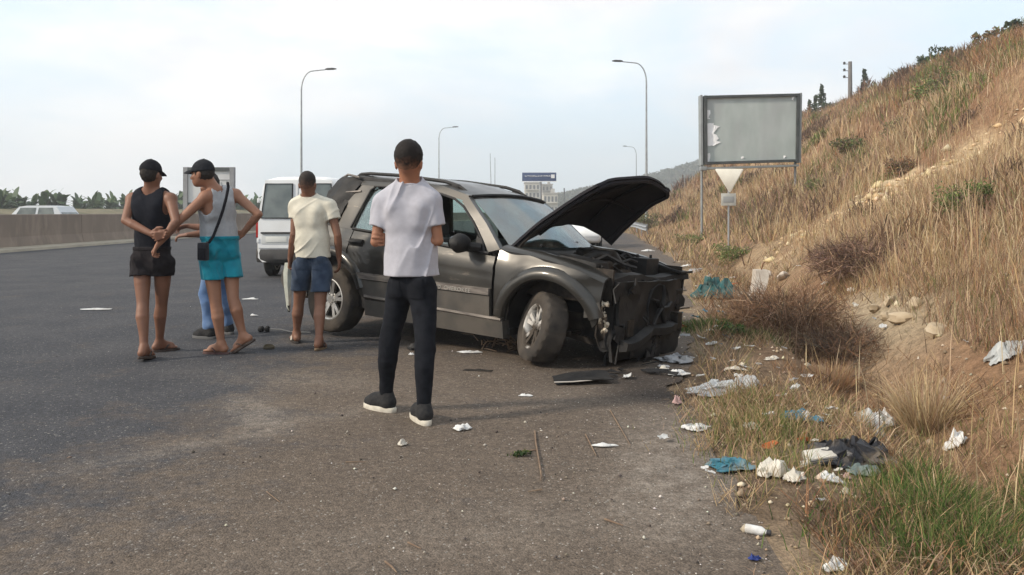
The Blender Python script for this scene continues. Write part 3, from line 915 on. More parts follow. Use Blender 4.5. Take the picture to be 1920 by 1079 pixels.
    mb.build('roof_rail', M_BLK, suv)
    # door mirror hanging on its bracket
    mb = MB()
    mx, my, mz = -0.83, side*1.0, 1.12
    mb.ell((mx, my, mz), (0.075, 0.125, 0.088), 14, 10, wob=0.12)
    mb.tube([(-0.72, side*0.84, 1.09), (mx+0.02, side*0.92, 1.10), (mx, my, mz)], [0.04, 0.035, 0.05], 8)
    mb.add([(-0.64, side*0.835, 1.04), (-0.80, side*0.833, 1.055), (-0.80, side*0.805, 1.20), (-0.64, side*0.825, 1.06)], [(0, 1, 2, 3)])
    mirror = mb.build('door_mirror', M_BLK, suv)
    mb = MB(); mb.ell((mx-0.066, my, mz), (0.012, 0.10, 0.066), 12, 6); mb.build('mirror_glass', M_TINT, mirror)

# lettering on the near front door
M_LETTER = mat('pale_letters', (0.36, 0.34, 0.31), rough=0.5, metal=0.2)
for word, xs0, wd_ in (('GRAND', -1.30, 0.19), ('CHEROKEE', -1.07, 0.32)):
    fc = bpy.data.curves.new('lettering', 'FONT'); fc.body = word; fc.size = 0.06; fc.extrude = 0.003; fc.space_character = 1.12
    fo = bpy.data.objects.new('lettering', fc); COL.objects.link(fo)
    bpy.context.view_layer.update()
    lm = bpy.data.meshes.new_from_object(fo.evaluated_get(bpy.context.evaluated_depsgraph_get()))
    bpy.data.objects.remove(fo)
    wd = max(v.co.x for v in lm.vertices)
    for v in lm.vertices:
        x = xs0 + v.co.x*wd_/wd; z = 0.676 + v.co.y*0.85 - 0.012*(-x-0.53)
        v.co = Vector((x, -(ysurf(x, z) + 0.034 + v.co.z), z))
    lm.materials.append(M_LETTER)
    lo_ = bpy.data.objects.new('lettering', lm); COL.objects.link(lo_); lo_.parent = suv; lo_['kind'] = 'stuff'

# roof
mb = MB(); P = []
for x in np.linspace(-1.05, -2.92, 16):
    zr = float(np.interp(-x, [1.05, 1.2, 1.43, 2.0, 2.6, 2.92], [1.552, 1.596, 1.645, 1.692, 1.705, 1.69]))
    row = []
    for u in np.linspace(-1, 1, 15):
        y = 0.605*u
        rib = 0.006*max(0, math.cos(u*14))*(1 if -2.75 < x < -1.3 else 0)
        row.append(Vector((x - (0.04*(1-u*u) if x < -2.9 else -0.05*(1-u*u)*(x > -1.1)), y, zr + 0.055*(1-u*u) - 0.012 + rib + dent(x, y, 0.012))))
    P.append(row)
mb.slab(P, (0, 0, -0.03), 0, 1); mb.build('roof', [M_PAINT, M_SEAT], suv)

# windscreen
mb = MB(); P = []
for v in np.linspace(0, 1, 9):
    row = []
    for u in np.linspace(-1, 1, 13):
        bx, bz = -0.47 + 0.10*(1-u*u), 1.115
        tx, tz_ = -1.06 + 0.06*(1-u*u), 1.548 + 0.035*(1-u*u)
        row.append(Vector((bx + (tx-bx)*v, (0.715 + (0.60-0.715)*v)*u, bz + (tz_-bz)*v + 0.02*math.sin(math.pi*v))))
    P.append(row)
mb.slab(P, (-0.004, 0, -0.003)); mb.build('windscreen', M_WSCR, suv)
mb = MB()
mb.tube([P[-1][i] + Vector((0.006, 0, 0.008)) for i in range(13)], 0.016, 6)
mb.build('windscreen_seal', M_BLK, suv)
for s_ in (-1, 1):
    mb = MB(); y0 = s_*0.1 - 0.25
    mb.tube([(-0.40, y0, 1.125), (-0.47, y0+0.18, 1.155), (-0.46, y0+0.55, 1.16)], 0.010, 6)
    mb.build('wiper', M_BLK, suv)
mb = MB(); mb.rbox((-1.0, 0.0, 1.535), (0.05, 0.22, 0.06), 0.015); mb.build('rear_view_mirror', M_BLK, suv)

# cowl and firewall
mb = MB()
mb.loft([[Vector((x, y*k, z)) for x, z in ((-0.48, 1.105), (-0.36, 1.09), (-0.27, 1.055), (-0.27, 1.0), (-0.48, 1.0))] for y, k in ((-0.71, 1), (-0.3, 1), (0.3, 1), (0.71, 1))])
mb.box((-0.44, 0, 0.72), (0.04, 1.5, 0.60))
mb.build('cowl', M_BLK, suv)

# hood, raised, buckled upward behind and torn off its far hinge
def hood_pt(u, v):
    rear = Vector((-0.47 + 0.22*max(0, (u-0.3)/0.7)**2, -0.72 + 0.71*(u+1), float(np.interp(u, [-1, -0.8, -0.57, -0.1, 0.25, 0.6, 0.85, 1], [1.125, 1.155, 1.215, 1.325, 1.355, 1.345, 1.27, 1.17]))))
    t = 1.20 - 0.13*u*u - 0.03*(abs(u) > 0.9)
    c_, s_ = math.cos(R(35)), math.sin(R(35))
    front = Vector((-0.5 + t*c_ + 0.03*(u > 0.8), 0.64*u + 0.04*max(0, u), 1.13 + t*s_ - 0.02*u*u))
    bow = 0.075*math.sin(math.pi*min(1, v*0.9))*(1-0.5*u*u)
    p = rear.lerp(front, v)
    p += Vector((-s_, 0, c_))*(bow + dent(u*0.8, v*0.9, 0.014))
    # near rear corner stays narrow where it is folded
    return p
mb = MB()
mb.slab([[hood_pt(u, v) for v in np.linspace(0, 1, 18)] for u in np.linspace(-1, 1, 27)], (0.012, 0, -0.020), 0, 1)
hood = mb.build('hood', [M_PAINT, M_UNDER], suv, smooth=50)
mb = MB()                                                    # pressed ribs of the inner hood
def under(u, v): return hood_pt(u, v) + Vector((0.020, 0, -0.036))
for u in (-0.93, 0.93): mb.tube([under(u, v) for v in np.linspace(0.04, 0.97, 14)], 0.020, 6)
mb.tube([under(u, 0.965) for u in np.linspace(-0.93, 0.93, 16)], 0.022, 6)
for a, b_ in (((-0.6, 0.1), (-0.25, 0.95)), ((0.6, 0.1), (0.25, 0.95)), ((-0.85, 0.5), (0.85, 0.5))):
    mb.tube([under(a[0]+(b_[0]-a[0])*t, a[1]+(b_[1]-a[1])*t) for t in np.linspace(0, 1, 10)], 0.016, 6)
mb.build('hood_frame', M_UNDER, hood)
mb = MB()                                                    # strut of the near hinge
mb.tube([(-0.42, -0.69, 1.08), (-0.36, -0.68, 1.16), (-0.22, -0.655, 1.30)], 0.014, 6)
mb.box((-0.42, -0.69, 1.09), (0.10, 0.03, 0.06))
mb.build('hinge', M_BLK2, suv)

# tub: floor, inner arches, boot sides
mb = MB()
mb.box((-1.75, 0, 0.36), (2.75, 1.56, 0.06))
mb.box((-3.15, 0, 0.55), (0.75, 1.40, 0.06))
for s_ in (-1, 1):
    mb.box((-2.0, s_*0.77, 0.72), (2.9, 0.02, 0.66))
    mb.loft([[Vector((cx, s_*(0.46), cz)), Vector((cx, s_*0.80, cz))] for cx, cz in arc(-2.71, 0.39, 0.47, 185, -5, 12)], closed=False)
    mb.loft([[Vector((cx, s_*(0.46), cz)), Vector((cx, s_*0.80, cz))] for cx, cz in arc(0.05, 0.43, 0.455, 185, 35, 12)], closed=False)
    mb.box((-2.71, s_*0.45, 0.62), (0.94, 0.02, 0.55)); mb.box((-0.05, s_*0.45, 0.66), (0.9, 0.02, 0.5))
mb.build('underbody', M_BLK, suv)
# dashboard, wheel and seats
mb = MB()
mb.loft([[Vector((x, y, z)) for x, z in ((-0.50, 1.08), (-0.66, 1.10), (-0.86, 1.02), (-0.88, 0.88), (-0.78, 0.70), (-0.50, 0.70))] for y in (-0.72, -0.3, 0.3, 0.72)])
mb.build('dashboard', M_BLK, suv)
mb = MB()
th = R(28)
mb.lathe([(0.19, -0.014), (0.204, 0.0), (0.19, 0.014), (0.176, 0.0), (0.19, -0.014)], (-1.0, 0.37, 1.03), 'X', 28, rot=Matrix.Rotation(-th, 3, 'Y'))
for a in (0, 120, 240): mb.tube([(-1.0, 0.37, 1.03), Vector((-1.0, 0.37, 1.03)) + Matrix.Rotation(-th, 3, 'Y') @ Vector((0, 0.19*math.cos(R(a+90)), 0.19*math.sin(R(a+90))))], 0.018, 6)
mb.tube([(-1.0, 0.37, 1.03), (-0.84, 0.37, 0.93)], 0.035, 8)
mb.build('steering_wheel', M_BLK, suv)
def seat(x, y, w, name):
    mb = MB()
    mb.rbox((x+0.02, y, 0.62), (0.50, w, 0.16), 0.05)
    mb.rbox((x-0.28, y, 0.86), (0.14, w, 0.52), 0.05, rot=Matrix.Rotation(R(-14), 3, 'Y'))
    o = mb.build(name, M_SEAT, suv)
    for yy in ([y] if w < 0.8 else [y-0.35, y+0.35]):
        mb = MB()
        mb.rbox((x-0.42, yy, 1.20), (0.10, 0.24, 0.14), 0.04, rot=Matrix.Rotation(R(-10), 3, 'Y'))
        for d in (-0.06, 0.06): mb.tube([(x-0.36, yy+d, 1.05), (x-0.40, yy+d, 1.17)], 0.008, 5)
        mb.build('headrest', M_SEAT, o)
seat(-1.25, -0.37, 0.50, 'seat'); seat(-1.25, 0.37, 0.50, 'seat'); seat(-2.1, 0.0, 1.25, 'rear_bench')
mb = MB(); mb.rbox((-2.78, 0, 0.95), (0.5, 1.2, 0.5), 0.08); mb.build('luggage_cover', M_BLK, suv)

# back end: leaning dark tailgate glass, dented tailgate, bent bumper
mb = MB(); P = []
for v in np.linspace(0, 1, 7):
    P.append([Vector((-2.93 - 0.36*v - 0.05*(1-u*u) + dent(u, v, 0.03), (0.58 + 0.14*v)*u, 1.675 - 0.52*v)) for u in np.linspace(-1, 1, 9)])
mb.slab(P, (0.006, 0, 0)); mb.build('tailgate_glass', M_TINT, suv)
mb = MB(); P = []
for v in np.linspace(0, 1, 8):
    P.append([Vector((-3.30 - 0.22*math.sin(v*1.5) - 0.05*(1-u*u) + dent(u*1.2, v, 0.07), 0.72*u, 1.14 - 0.58*v)) for u in np.linspace(-1, 1, 12)])
mb.slab(P, (0.05, 0, 0)); mb.build('tailgate', M_PAINT, suv)
mb = MB()
mb.loft([[Vector((-3.52 + 0.10*abs(y)**2 - o + dent(y, z, 0.03), y, z)) for o, z in ((0.0, 0.62), (0.10, 0.60), (0.12, 0.48), (0.06, 0.38), (0.0, 0.40))] for y in np.linspace(-0.87, 0.80, 14)])
mb.build('rear_bumper', M_CLAD, suv)
for s_ in (-1, 1):
    mb = MB(); mb.rbox((-3.36, s_*0.775, 0.93), (0.10, 0.10, 0.28), 0.02); mb.build('tail_light', mat('red_lamp', (0.25, 0.02, 0.015), rough=0.2), suv)
mb = MB(); mb.tube([(-3.2, -0.5, 0.34), (-3.5, -0.52, 0.30), (-3.62, -0.53, 0.29)], 0.03, 8); mb.build('exhaust_pipe', M_BLK2, suv)

# ---- wheels
def wheel(name, pos, yaw, camber, side, alloy, squash=0.0, scl=1.0):
    """hub carrier, with tyre and rim below it; outer face towards -y of its own axes"""
    rot = Matrix.Rotation(R(yaw), 3, 'Z') @ Matrix.Rotation(R(camber), 3, 'X')
    if side > 0: rot = rot @ Matrix.Rotation(math.pi, 3, 'Z')
    c = Vector(pos)
    def fin(mb, name, m, parent):
        mb.v = [tuple(c + rot @ (Vector(p)*scl)) for p in mb.v]
        if squash:
            zmin = c.z - 0.355*scl
            mb.v = [(x, y, max(z, zmin+squash) if z < zmin+squash+0.002 else z) for x, y, z in mb.v]
        return mb.build(name, m, parent)
    mb = MB()
    mb.lathe([(0.0, -0.06), (0.075, -0.06), (0.085, -0.03), (0.145, -0.028), (0.145, 0.0), (0.08, 0.0), (0.08, 0.06), (0.0, 0.06)], axis='Y', n=24)
    hub = fin(mb, 'wheel', M_BLK2, suv)
    mb = MB()
    n = 40; prof = [(0.215, -0.108), (0.245, -0.122), (0.30, -0.124), (0.335, -0.112), (0.352, -0.088), (0.357, -0.05), (0.358, 0.0), (0.357, 0.05), (0.352, 0.088), (0.335, 0.112), (0.30, 0.124), (0.245, 0.122), (0.215, 0.108)]
    rings = []
    for i in range(n*2):
        t = math.pi*2*i/(n*2)
        ring = []
        for (r, h) in prof:
            k = 0.0
            if r > 0.345:
                k = -0.010 if (i % 4 == 0) else 0.0
                if abs(abs(h)-0.05) < 0.01: k = -0.009
                if i % 4 == 2 and abs(h) < 0.01: k = -0.008
            rr = r + k
            ring.append(Vector((rr*math.cos(t), h, rr*math.sin(t))))
        rings.append(ring)
    mb.loft(rings + [rings[0]], closed=False)
    fin(mb, 'tyre', M_RUB, hub)
    mb = MB()
    mb.loft([[Vector((r*math.cos(t), h, r*math.sin(t))) for r, h in ((0.222, -0.112), (0.228, -0.106), (0.205, -0.095), (0.195, -0.04), (0.185, 0.10), (0.18, 0.10), (0.188, -0.05), (0.196, -0.10), (0.212, -0.114), (0.222, -0.112))] for t in np.linspace(0, 2*math.pi, 49)], closed=False)
    mb.lathe([(0.0, -0.088), (0.035, -0.088), (0.042, -0.075), (0.075, -0.068), (0.08, -0.03), (0.0, -0.03)], axis='Y', n=20)
    for k in range(5):
        for d in (-0.20, 0.20):
            a0 = 2*math.pi*k/5 + 0.3; a1 = a0 + d
            p0 = Vector((0.05*math.cos(a0+d*0.9), -0.072, 0.05*math.sin(a0+d*0.9)))
            p1 = Vector((0.205*math.cos(a1), -0.092, 0.205*math.sin(a1)))
            dx = (p1-p0).normalized(); pr = Vector((-dx.z, 0, dx.x))
            w0_, w1_ = 0.017, 0.021
            mb.loft([[p0 + pr*w0_, p0 - pr*w0_, p0 - pr*w0_ + Vector((0, .03, 0)), p0 + pr*w0_ + Vector((0, .03, 0))],
                     [p1 + pr*w1_, p1 - pr*w1_, p1 - pr*w1_ + Vector((0, .03, 0)), p1 + pr*w1_ + Vector((0, .03, 0))]])
    for k in range(5):
        a = 2*math.pi*k/5 + 0.3 + math.pi/5
        mb.lathe([(0.0, -0.085), (0.009, -0.085), (0.009, -0.06), (0.0, -0.06)], (0.055*math.cos(a), 0, 0.055*math.sin(a)), 'Y', 6)
    fin(mb, 'rim', alloy, hub)
    return hub
wheel('wheel', (-2.71, -0.775, 0.375), 0, 0, -1, M_ALLOY)
wheel('wheel', (-2.71, 0.775, 0.40), 0, 0, 1, M_ALLOY)
wheel('wheel', (-0.01, -0.80, 0.446), -34, -13, -1, M_ALLOYD, squash=0.055, scl=0.885)
wheel('wheel', (0.05, 0.76, 0.47), -26, 4, 1, M_ALLOYD)
mb = MB(); mb.tube([(-2.71, -0.7, 0.375), (-2.71, 0.7, 0.40)], 0.05, 8); mb.ell((-2.71, 0.1, 0.385), (0.14, 0.13, 0.13)); mb.build('rear_axle', M_BLK2, suv)
mb = MB(); mb.tube([(0.05, -0.7, 0.46), (0.05, 0.7, 0.46)], 0.045, 8); mb.tube([(0.18, -0.65, 0.42), (0.20, 0.6, 0.40)], 0.016, 6); mb.build('front_axle', M_BLK2, suv)

# ---- the smashed front
mb = MB()                                                     # inner wings down to the rails
for s_ in (-1, 1):
    mb.box((0.08, s_*0.66, 0.86), (1.0, 0.02, 0.30)); mb.box((0.05, s_*0.48, 0.52), (1.25, 0.10, 0.14))
    mb.lathe([(0.0, 1.03), (0.09, 1.03), (0.13, 0.99), (0.13, 0.85)], (-0.02, s_*0.57, 0), 'Z', 16)
mb.build('inner_wing', M_BLK2, suv)
mb = MB()                                                     # engine
mb.rbox((-0.02, 0.0, 0.78), (0.62, 0.46, 0.38), 0.05)
for s_ in (-1, 1):
    mb.rbox((-0.02, s_*0.17, 0.98), (0.56, 0.15, 0.10), 0.03, rot=Matrix.Rotation(R(-s_*18), 3, 'X'))
    for k in range(4): mb.tube([(-0.22+0.13*k, s_*0.10, 1.0), (-0.22+0.13*k, s_*0.02, 1.06), (-0.22+0.13*k, -s_*0.05, 1.02)], 0.028, 8)
mb.tube([(0.28, -0.05, 1.0), (0.20, 0.0, 1.07), (-0.20, 0.02, 1.08)], [0.05, 0.06, 0.055], 10)
mb.lathe([(0.0, 0.33), (0.075, 0.33), (0.075, 0.30), (0.0, 0.30)], (0, 0.0, 0.72), 'X', 18)
mb.lathe([(0.0, 0.35), (0.055, 0.35), (0.055, 0.31), (0.0, 0.31)], (0, 0.2, 0.88), 'X', 16)
mb.build('engine', M_BLK2, suv)
mb = MB(); mb.rbox((0.26, 0.48, 0.97), (0.20, 0.26, 0.20), 0.015); mb.tube([(0.22, 0.42, 1.07), (0.22, 0.42, 1.10)], 0.014, 8); mb.tube([(0.30, 0.54, 1.07), (0.30, 0.54, 1.10)], 0.014, 8)
mb.build('battery', M_BLK, suv)
mb = MB(); mb.rbox((0.16, -0.48, 1.0), (0.42, 0.24, 0.15), 0.05, rot=Matrix.Rotation(R(6), 3, 'Y'))
mb.tube([(0.10, -0.40, 1.03), (0.12, -0.22, 1.09), (0.16, -0.06, 1.08)], 0.045, 10)
mb.build('air_box', M_BLK, suv)
mb = MB(); mb.rbox((-0.22, -0.52, 1.02), (0.18, 0.16, 0.10), 0.03); mb.build('fluid_bottle', mat('dusty_cream_plastic', (0.20, 0.165, 0.12), (0.11, 0.09, 0.07), 9, 0.6), suv)
mb = MB()                                                     # hoses and wiring
rnd = random.Random(3)
for k in range(16):
    p = Vector((rnd.uniform(-0.25, 0.45), rnd.uniform(-0.6, 0.6), rnd.uniform(0.98, 1.05)))
    q = p + Vector((rnd.uniform(-0.25, 0.3), rnd.uniform(-0.35, 0.35), rnd.uniform(-0.12, 0.03)))
    mb = MB(); mb.tube([p, p.lerp(q, 0.3) + Vector((0, 0, rnd.uniform(0.03, 0.09))), p.lerp(q, 0.7) + Vector((0, 0, rnd.uniform(0.0, 0.07))), q], rnd.uniform(0.008, 0.02), 6)
    mb.build('hose', M_BLK, suv)
mb = MB()                                                     # crumpled tie bar and radiator support
tb = [(0.50 + dent(y, 0.3, 0.10), y, 0.93 + 0.02*math.cos(y*3) + dent(y, 1.3, 0.05)) for y in np.linspace(-0.62, 0.70, 14)]
tb[-1] = (0.58, 0.70, 0.955)
mb.loft([[Vector((x-0.06, y, z)), Vector((x+0.05, y, z-0.01)), Vector((x+0.06, y, z-0.06)), Vector((x-0.06, y, z-0.05))] for x, y, z in tb])
for y, dx in ((-0.60, 0.02), (-0.2, 0.05), (0.22, 0.03), (0.64, 0.04)):
    mb.loft([[Vector((0.50+dx+dent(y, z, 0.08)+ox, y+oy, z)) for ox, oy in ((-0.03, -0.03), (0.03, -0.03), (0.03, 0.03), (-0.03, 0.03))] for z in np.linspace(0.90, 0.34, 6)])
mb.tube([(0.50 + dent(y, 2.2, 0.12), y, 0.36 + dent(y, 3.3, 0.05)) for y in np.linspace(-0.62, 0.66, 10)], 0.05, 8)
mb.build('radiator_support', M_BLK, suv)
mb = MB(); P = []                                             # sooty plastic carrier, sagging and cracked
for v in np.linspace(0, 1, 9):
    P.append([Vector((0.585 + 0.05*math.cos(y*1.7) + dent(y*1.3, v*1.7, 0.07), y + dent(v*2, y, 0.02), 0.90 - 0.68*v + dent(y*2, v + 3, 0.04)*(0.4+v))) for y in np.linspace(-0.63, 0.62, 16)])
mb.slab(P, (-0.03, 0, 0)); mb.build('front_carrier', M_BLK, suv)
mb = MB(); P = []                                             # dropped skirt under it
for v in np.linspace(0, 1, 5):
    P.append([Vector((0.56 - 0.12*v + dent(y*1.6, v + 5, 0.08), y, 0.34 - 0.20*v + dent(y*3, v + 8, 0.06))) for y in np.linspace(-0.55, 0.56, 14)])
mb.slab(P, (-0.02, 0, 0)); mb.build('hanging_skirt', M_BLK, suv)
mb = MB(); mb.rbox((0.10, 0.0, 0.62), (0.86, 1.0, 0.5), 0.06); mb.build('engine_bay_floor', M_BLK, suv)
mb = MB(); P = []                                             # far wing edge bent up into a spike
P = [[Vector((x, 0.70 + w_, z)) for w_ in (-0.10, 0.0, 0.03)] for x, z in ((0.10, 1.06), (0.30, 1.03), (0.48, 0.985), (0.60, 0.965))]
P.append([Vector((0.66, 0.735, 0.975))]*3)
mb.slab(P, (0, 0, -0.02)); mb.build('torn_wing_edge', M_BLK, suv)
mb = MB()                                                     # radiator with its fins and a cracked shroud ring
mb.box((0.50, 0.02, 0.64), (0.05, 1.02, 0.46))
for k in range(22): mb.box((0.530, 0.02, 0.425+0.0205*k), (0.012, 0.98, 0.007), rot=Matrix.Rotation(R(1.5*math.sin(k*1.7)), 3, 'X'))
radiator = mb.build('radiator', M_BLK2, suv)
mb = MB(); mb.lathe([(0.19, 0.0), (0.205, 0.015), (0.21, 0.0), (0.205, -0.015), (0.19, 0.0)], (0.625, 0.10, 0.66), 'X', 30)
for k in range(5):
    a = 2*math.pi*k/5
    mb.tube([(0.66, 0.10, 0.66), (0.665, 0.10+0.11*math.cos(a), 0.66+0.11*math.sin(a)), (0.66, 0.10+0.20*math.cos(a+0.2), 0.66+0.20*math.sin(a+0.2))], [0.03, 0.02, 0.016], 6, flat=0.5)
mb.build('cooling_fan', M_BLK, suv)
mb = MB()                                                     # bumper beam, pushed back on one side
mb.loft([[Vector((0.60 + 0.05*math.cos(y*1.6) + dent(y, 5.1, 0.12) + ox, y, 0.43 + dent(y, 6.0, 0.08) + oz)) for ox, oz in ((-0.04, -0.05), (0.03, -0.035), (0.04, 0.03), (-0.04, 0.05))] for y in np.linspace(-0.64, 0.62, 12)])
mb.build('bumper_beam', M_BLK, suv)
mb = MB()                                                     # broken plastic still hanging on
rnd = random.Random(9)
for k in range(26):
    y = rnd.uniform(-0.66, 0.60); z = rnd.uniform(0.20, 0.88); x = 0.58 + rnd.uniform(0, 0.10)
    P = [[Vector((x + rnd.uniform(-.03, .03), y + (i-1)*rnd.uniform(.04, .10), z + (j-1)*rnd.uniform(.03, .12))) for j in range(3)] for i in range(3)]
    mb.slab(P, (-0.012, 0, 0))
for k in range(10):
    y = rnd.uniform(-0.6, 0.66); z = rnd.uniform(0.45, 0.85)
    mb.tube([(0.55, y, z), (0.64, y+rnd.uniform(-.1, .1), z-0.10), (0.62, y+rnd.uniform(-.15, .15), z-rnd.uniform(.15, .35))], 0.009, 5)
mb.build('broken_plastic', M_BLK, suv)
mb = MB()                                                     # skirt of undertray and crossmember, down by the ground
mb.box((0.30, 0.0, 0.36), (0.60, 1.06, 0.05), rot=Matrix.Rotation(R(7), 3, 'Y'))
mb.rbox((0.46, 0.0, 0.40), (0.14, 1.10, 0.16), 0.03)
mb.build('crossmember', M_BLK2, suv)
mb = MB()                                                     # headlamp remains, near side
rnd = random.Random(21)
for k in range(15):
    c_ = Vector((0.52 + rnd.uniform(-.04, .07), -0.69 + rnd.uniform(-.06, .06), 0.60 + rnd.uniform(-.11, .13)))
    mb.ell(c_, (rnd.uniform(.006, .028), rnd.uniform(.010, .040), rnd.uniform(.008, .035)), 5, 3, rot=Euler((rnd.uniform(0, 3), rnd.uniform(0, 3), 0)).to_matrix(), wob=0.5, seed=k)
mb.build('broken_headlamp', M_LITE, suv, smooth=15)
mb = MB(); mb.tube([(0.48, -0.70, 0.62), (0.47, -0.71, 0.45), (0.50, -0.69, 0.36)], 0.010, 6); mb.tube([(0.50, -0.66, 0.70), (0.52, -0.68, 0.55), (0.50, -0.66, 0.42)], 0.008, 6)
mb.build('loose_wire', M_BLK2, suv)
mb = MB()
for k in range(5):
    c_ = Vector((0.60 + rnd.uniform(-.02, .03), 0.66 + rnd.uniform(-.05, .05), 0.50 - 0.09*k + rnd.uniform(-.02, .02)))
    mb.ell(c_, (0.012, 0.03, rnd.uniform(.01, .03)), 5, 3, wob=0.5, seed=k+30)
mb.build('broken_headlamp', M_LITE, suv, smooth=15)
mb = MB(); panel(mb, [(0.42, 0.60), (0.56, 0.62)], [(0.42, 0.72), (0.54, 0.74)], -1, 4, 4, off=0.008, th=0.01, da=0.02); mb.build('torn_bumper_end', M_CLAD, suv)
# ================================================================== PEOPLE
def skin(name, c, c2):
    m = mat(name, c, c2, 7.0, 0.55, spec=0.35, bump=0.10, bscale=60, lo=0.3, hi=0.7, c3=tuple(x*k for x, k in zip(c, (0.80, 0.68, 0.62))), scale3=3.2, lo3=0.46, hi3=0.78)
    b = m.node_tree.nodes['Principled BSDF']
    b.inputs['Subsurface Weight'].default_value = 0.08; b.inputs['Subsurface Radius'].default_value = (0.6, 0.25, 0.12); b.inputs['Subsurface Scale'].default_value = 0.02
    return m
def cloth(name, c, c2=None, sc=30, rough=0.92, bump=0.15, sheen=0.15, bs=350):
    return mat(name, c, c2 or tuple(x*0.86 for x in c), sc, rough, bump=bump, bscale=bs, spec=0.15, sheen=sheen, bdist=0.002)
M_HAIR = mat('black_hair', (0.012, 0.010, 0.009), (0.030, 0.024, 0.020), 90, 0.65, bump=0.8, bscale=220, bdist=0.004)
M_SOLE_W = mat('off_white_rubber', (0.62, 0.58, 0.50), (0.48, 0.44, 0.37), 20, 0.7)
M_SOLE_B = mat('dark_sandal_rubber', (0.030, 0.022, 0.020), (0.075, 0.055, 0.045), 16, 0.8)
M_SHOE_B = mat('black_shoe_cloth', (0.014, 0.014, 0.016), (0.028, 0.027, 0.027), 40, 0.85, bump=0.3, bscale=200)
M_EYE = mat('eye', (0.30, 0.27, 0.25), rough=0.2)

def wrinkle(amp, fx=(9, 9, 9), seed=0.0, amp2=0.0, f2=26):
    def w(x, y, z):
        d = amp*fbm(x*fx[0]+seed, y*fx[1]+seed*1.7, z*fx[2]+seed*0.6, 2)
        r = 1-np.abs(vnoise(x*fx[0]*1.3+seed*2+z*4, y*fx[1]*1.3, z*fx[2]*0.8+seed))           # ridged folds
        d = d - amp*0.9*(r**4)
        if amp2: d = d + amp2*vnoise(x*f2, y*f2, z*f2+seed)
        return d
    return w

def folds(amp, seed, along, freq):
    """long creases running along a direction, with broad sag between them"""
    a = Vector(along).normalized(); b = a.cross(Vector((0, 1, 0))).normalized(); c = a.cross(b)
    def w(x, y, z):
        u = x*a.x + y*a.y + z*a.z; v = x*b.x + y*b.y + z*b.z; q = x*c.x + y*c.y + z*c.z
        v = v + 0.03*vnoise(u*5+seed, q*4, v*0+seed)
        m = np.clip(0.50 + 0.9*vnoise(x*4.5+seed*3, y*3, z*4.5+seed), 0, 1)
        r = 1-np.abs(vnoise(v*freq+seed, q*freq*0.6, u*1.3+seed))
        return amp*0.30*fbm(x*6+seed, y*6, z*5+seed, 2) - amp*m*(r**5)
    return w
def hand_prims(wr, d, palm, side_out, curl=0.5, sc=1.0, spread=0.10, thumb_in=0.5):
    """wr wrist; d along the hand; palm: the way the palm faces; side_out: the way the thumb leaves"""
    wr, d, palm = Vector(wr), Vector(d).normalized(), Vector(palm)
    palm = (palm - d*palm.dot(d)).normalized()
    ac = d.cross(palm).normalized()
    if ac.dot(Vector(side_out)) < 0: ac = -ac                 # towards the thumb
    P = []
    for i, o in enumerate((0.033, 0.011, -0.011, -0.032)):
        kn = wr + d*(0.092 - 0.004*abs(i-1)) * sc + ac*o*sc
        P.append(RC(wr + ac*o*0.6*sc, kn, 0.0135*sc, 0.0115*sc, 0.010))
        ln = (0.070, 0.080, 0.074, 0.058)[i]*sc
        a = kn; ang = 0.12
        dir0 = (d + ac*spread*(1.2, 0.3, -0.5, -1.3)[i]).normalized()
        for j, fr in enumerate((0.45, 0.31, 0.24)):
            ang += curl*(0.75, 1.0, 0.7)[j]*(1 + 0.12*i)
            v = dir0*math.cos(ang) + palm*math.sin(ang)
            b = a + v*ln*fr
            P.append(RC(a, b, (0.0094, 0.0086, 0.0078)[j]*sc, (0.0088, 0.0080, 0.0068)[j]*sc, 0.003))
            a = b
    t0 = wr + d*0.022*sc + ac*0.026*sc
    t1 = t0 + (d*0.55 + ac*0.75 + palm*0.25).normalized()*0.042*sc
    t2 = t1 + (d*0.85 + ac*(0.35-0.5*thumb_in) + palm*0.45*thumb_in).normalized()*0.034*sc
    t3 = t2 + (d*0.9 - ac*0.2*thumb_in + palm*0.55*thumb_in).normalized()*0.026*sc
    P += [RC(t0, t1, 0.017*sc, 0.0125*sc, 0.012), RC(t1, t2, 0.0115*sc, 0.0098*sc, 0.004), RC(t2, t3, 0.0098*sc, 0.0078*sc, 0.004)]
    return P

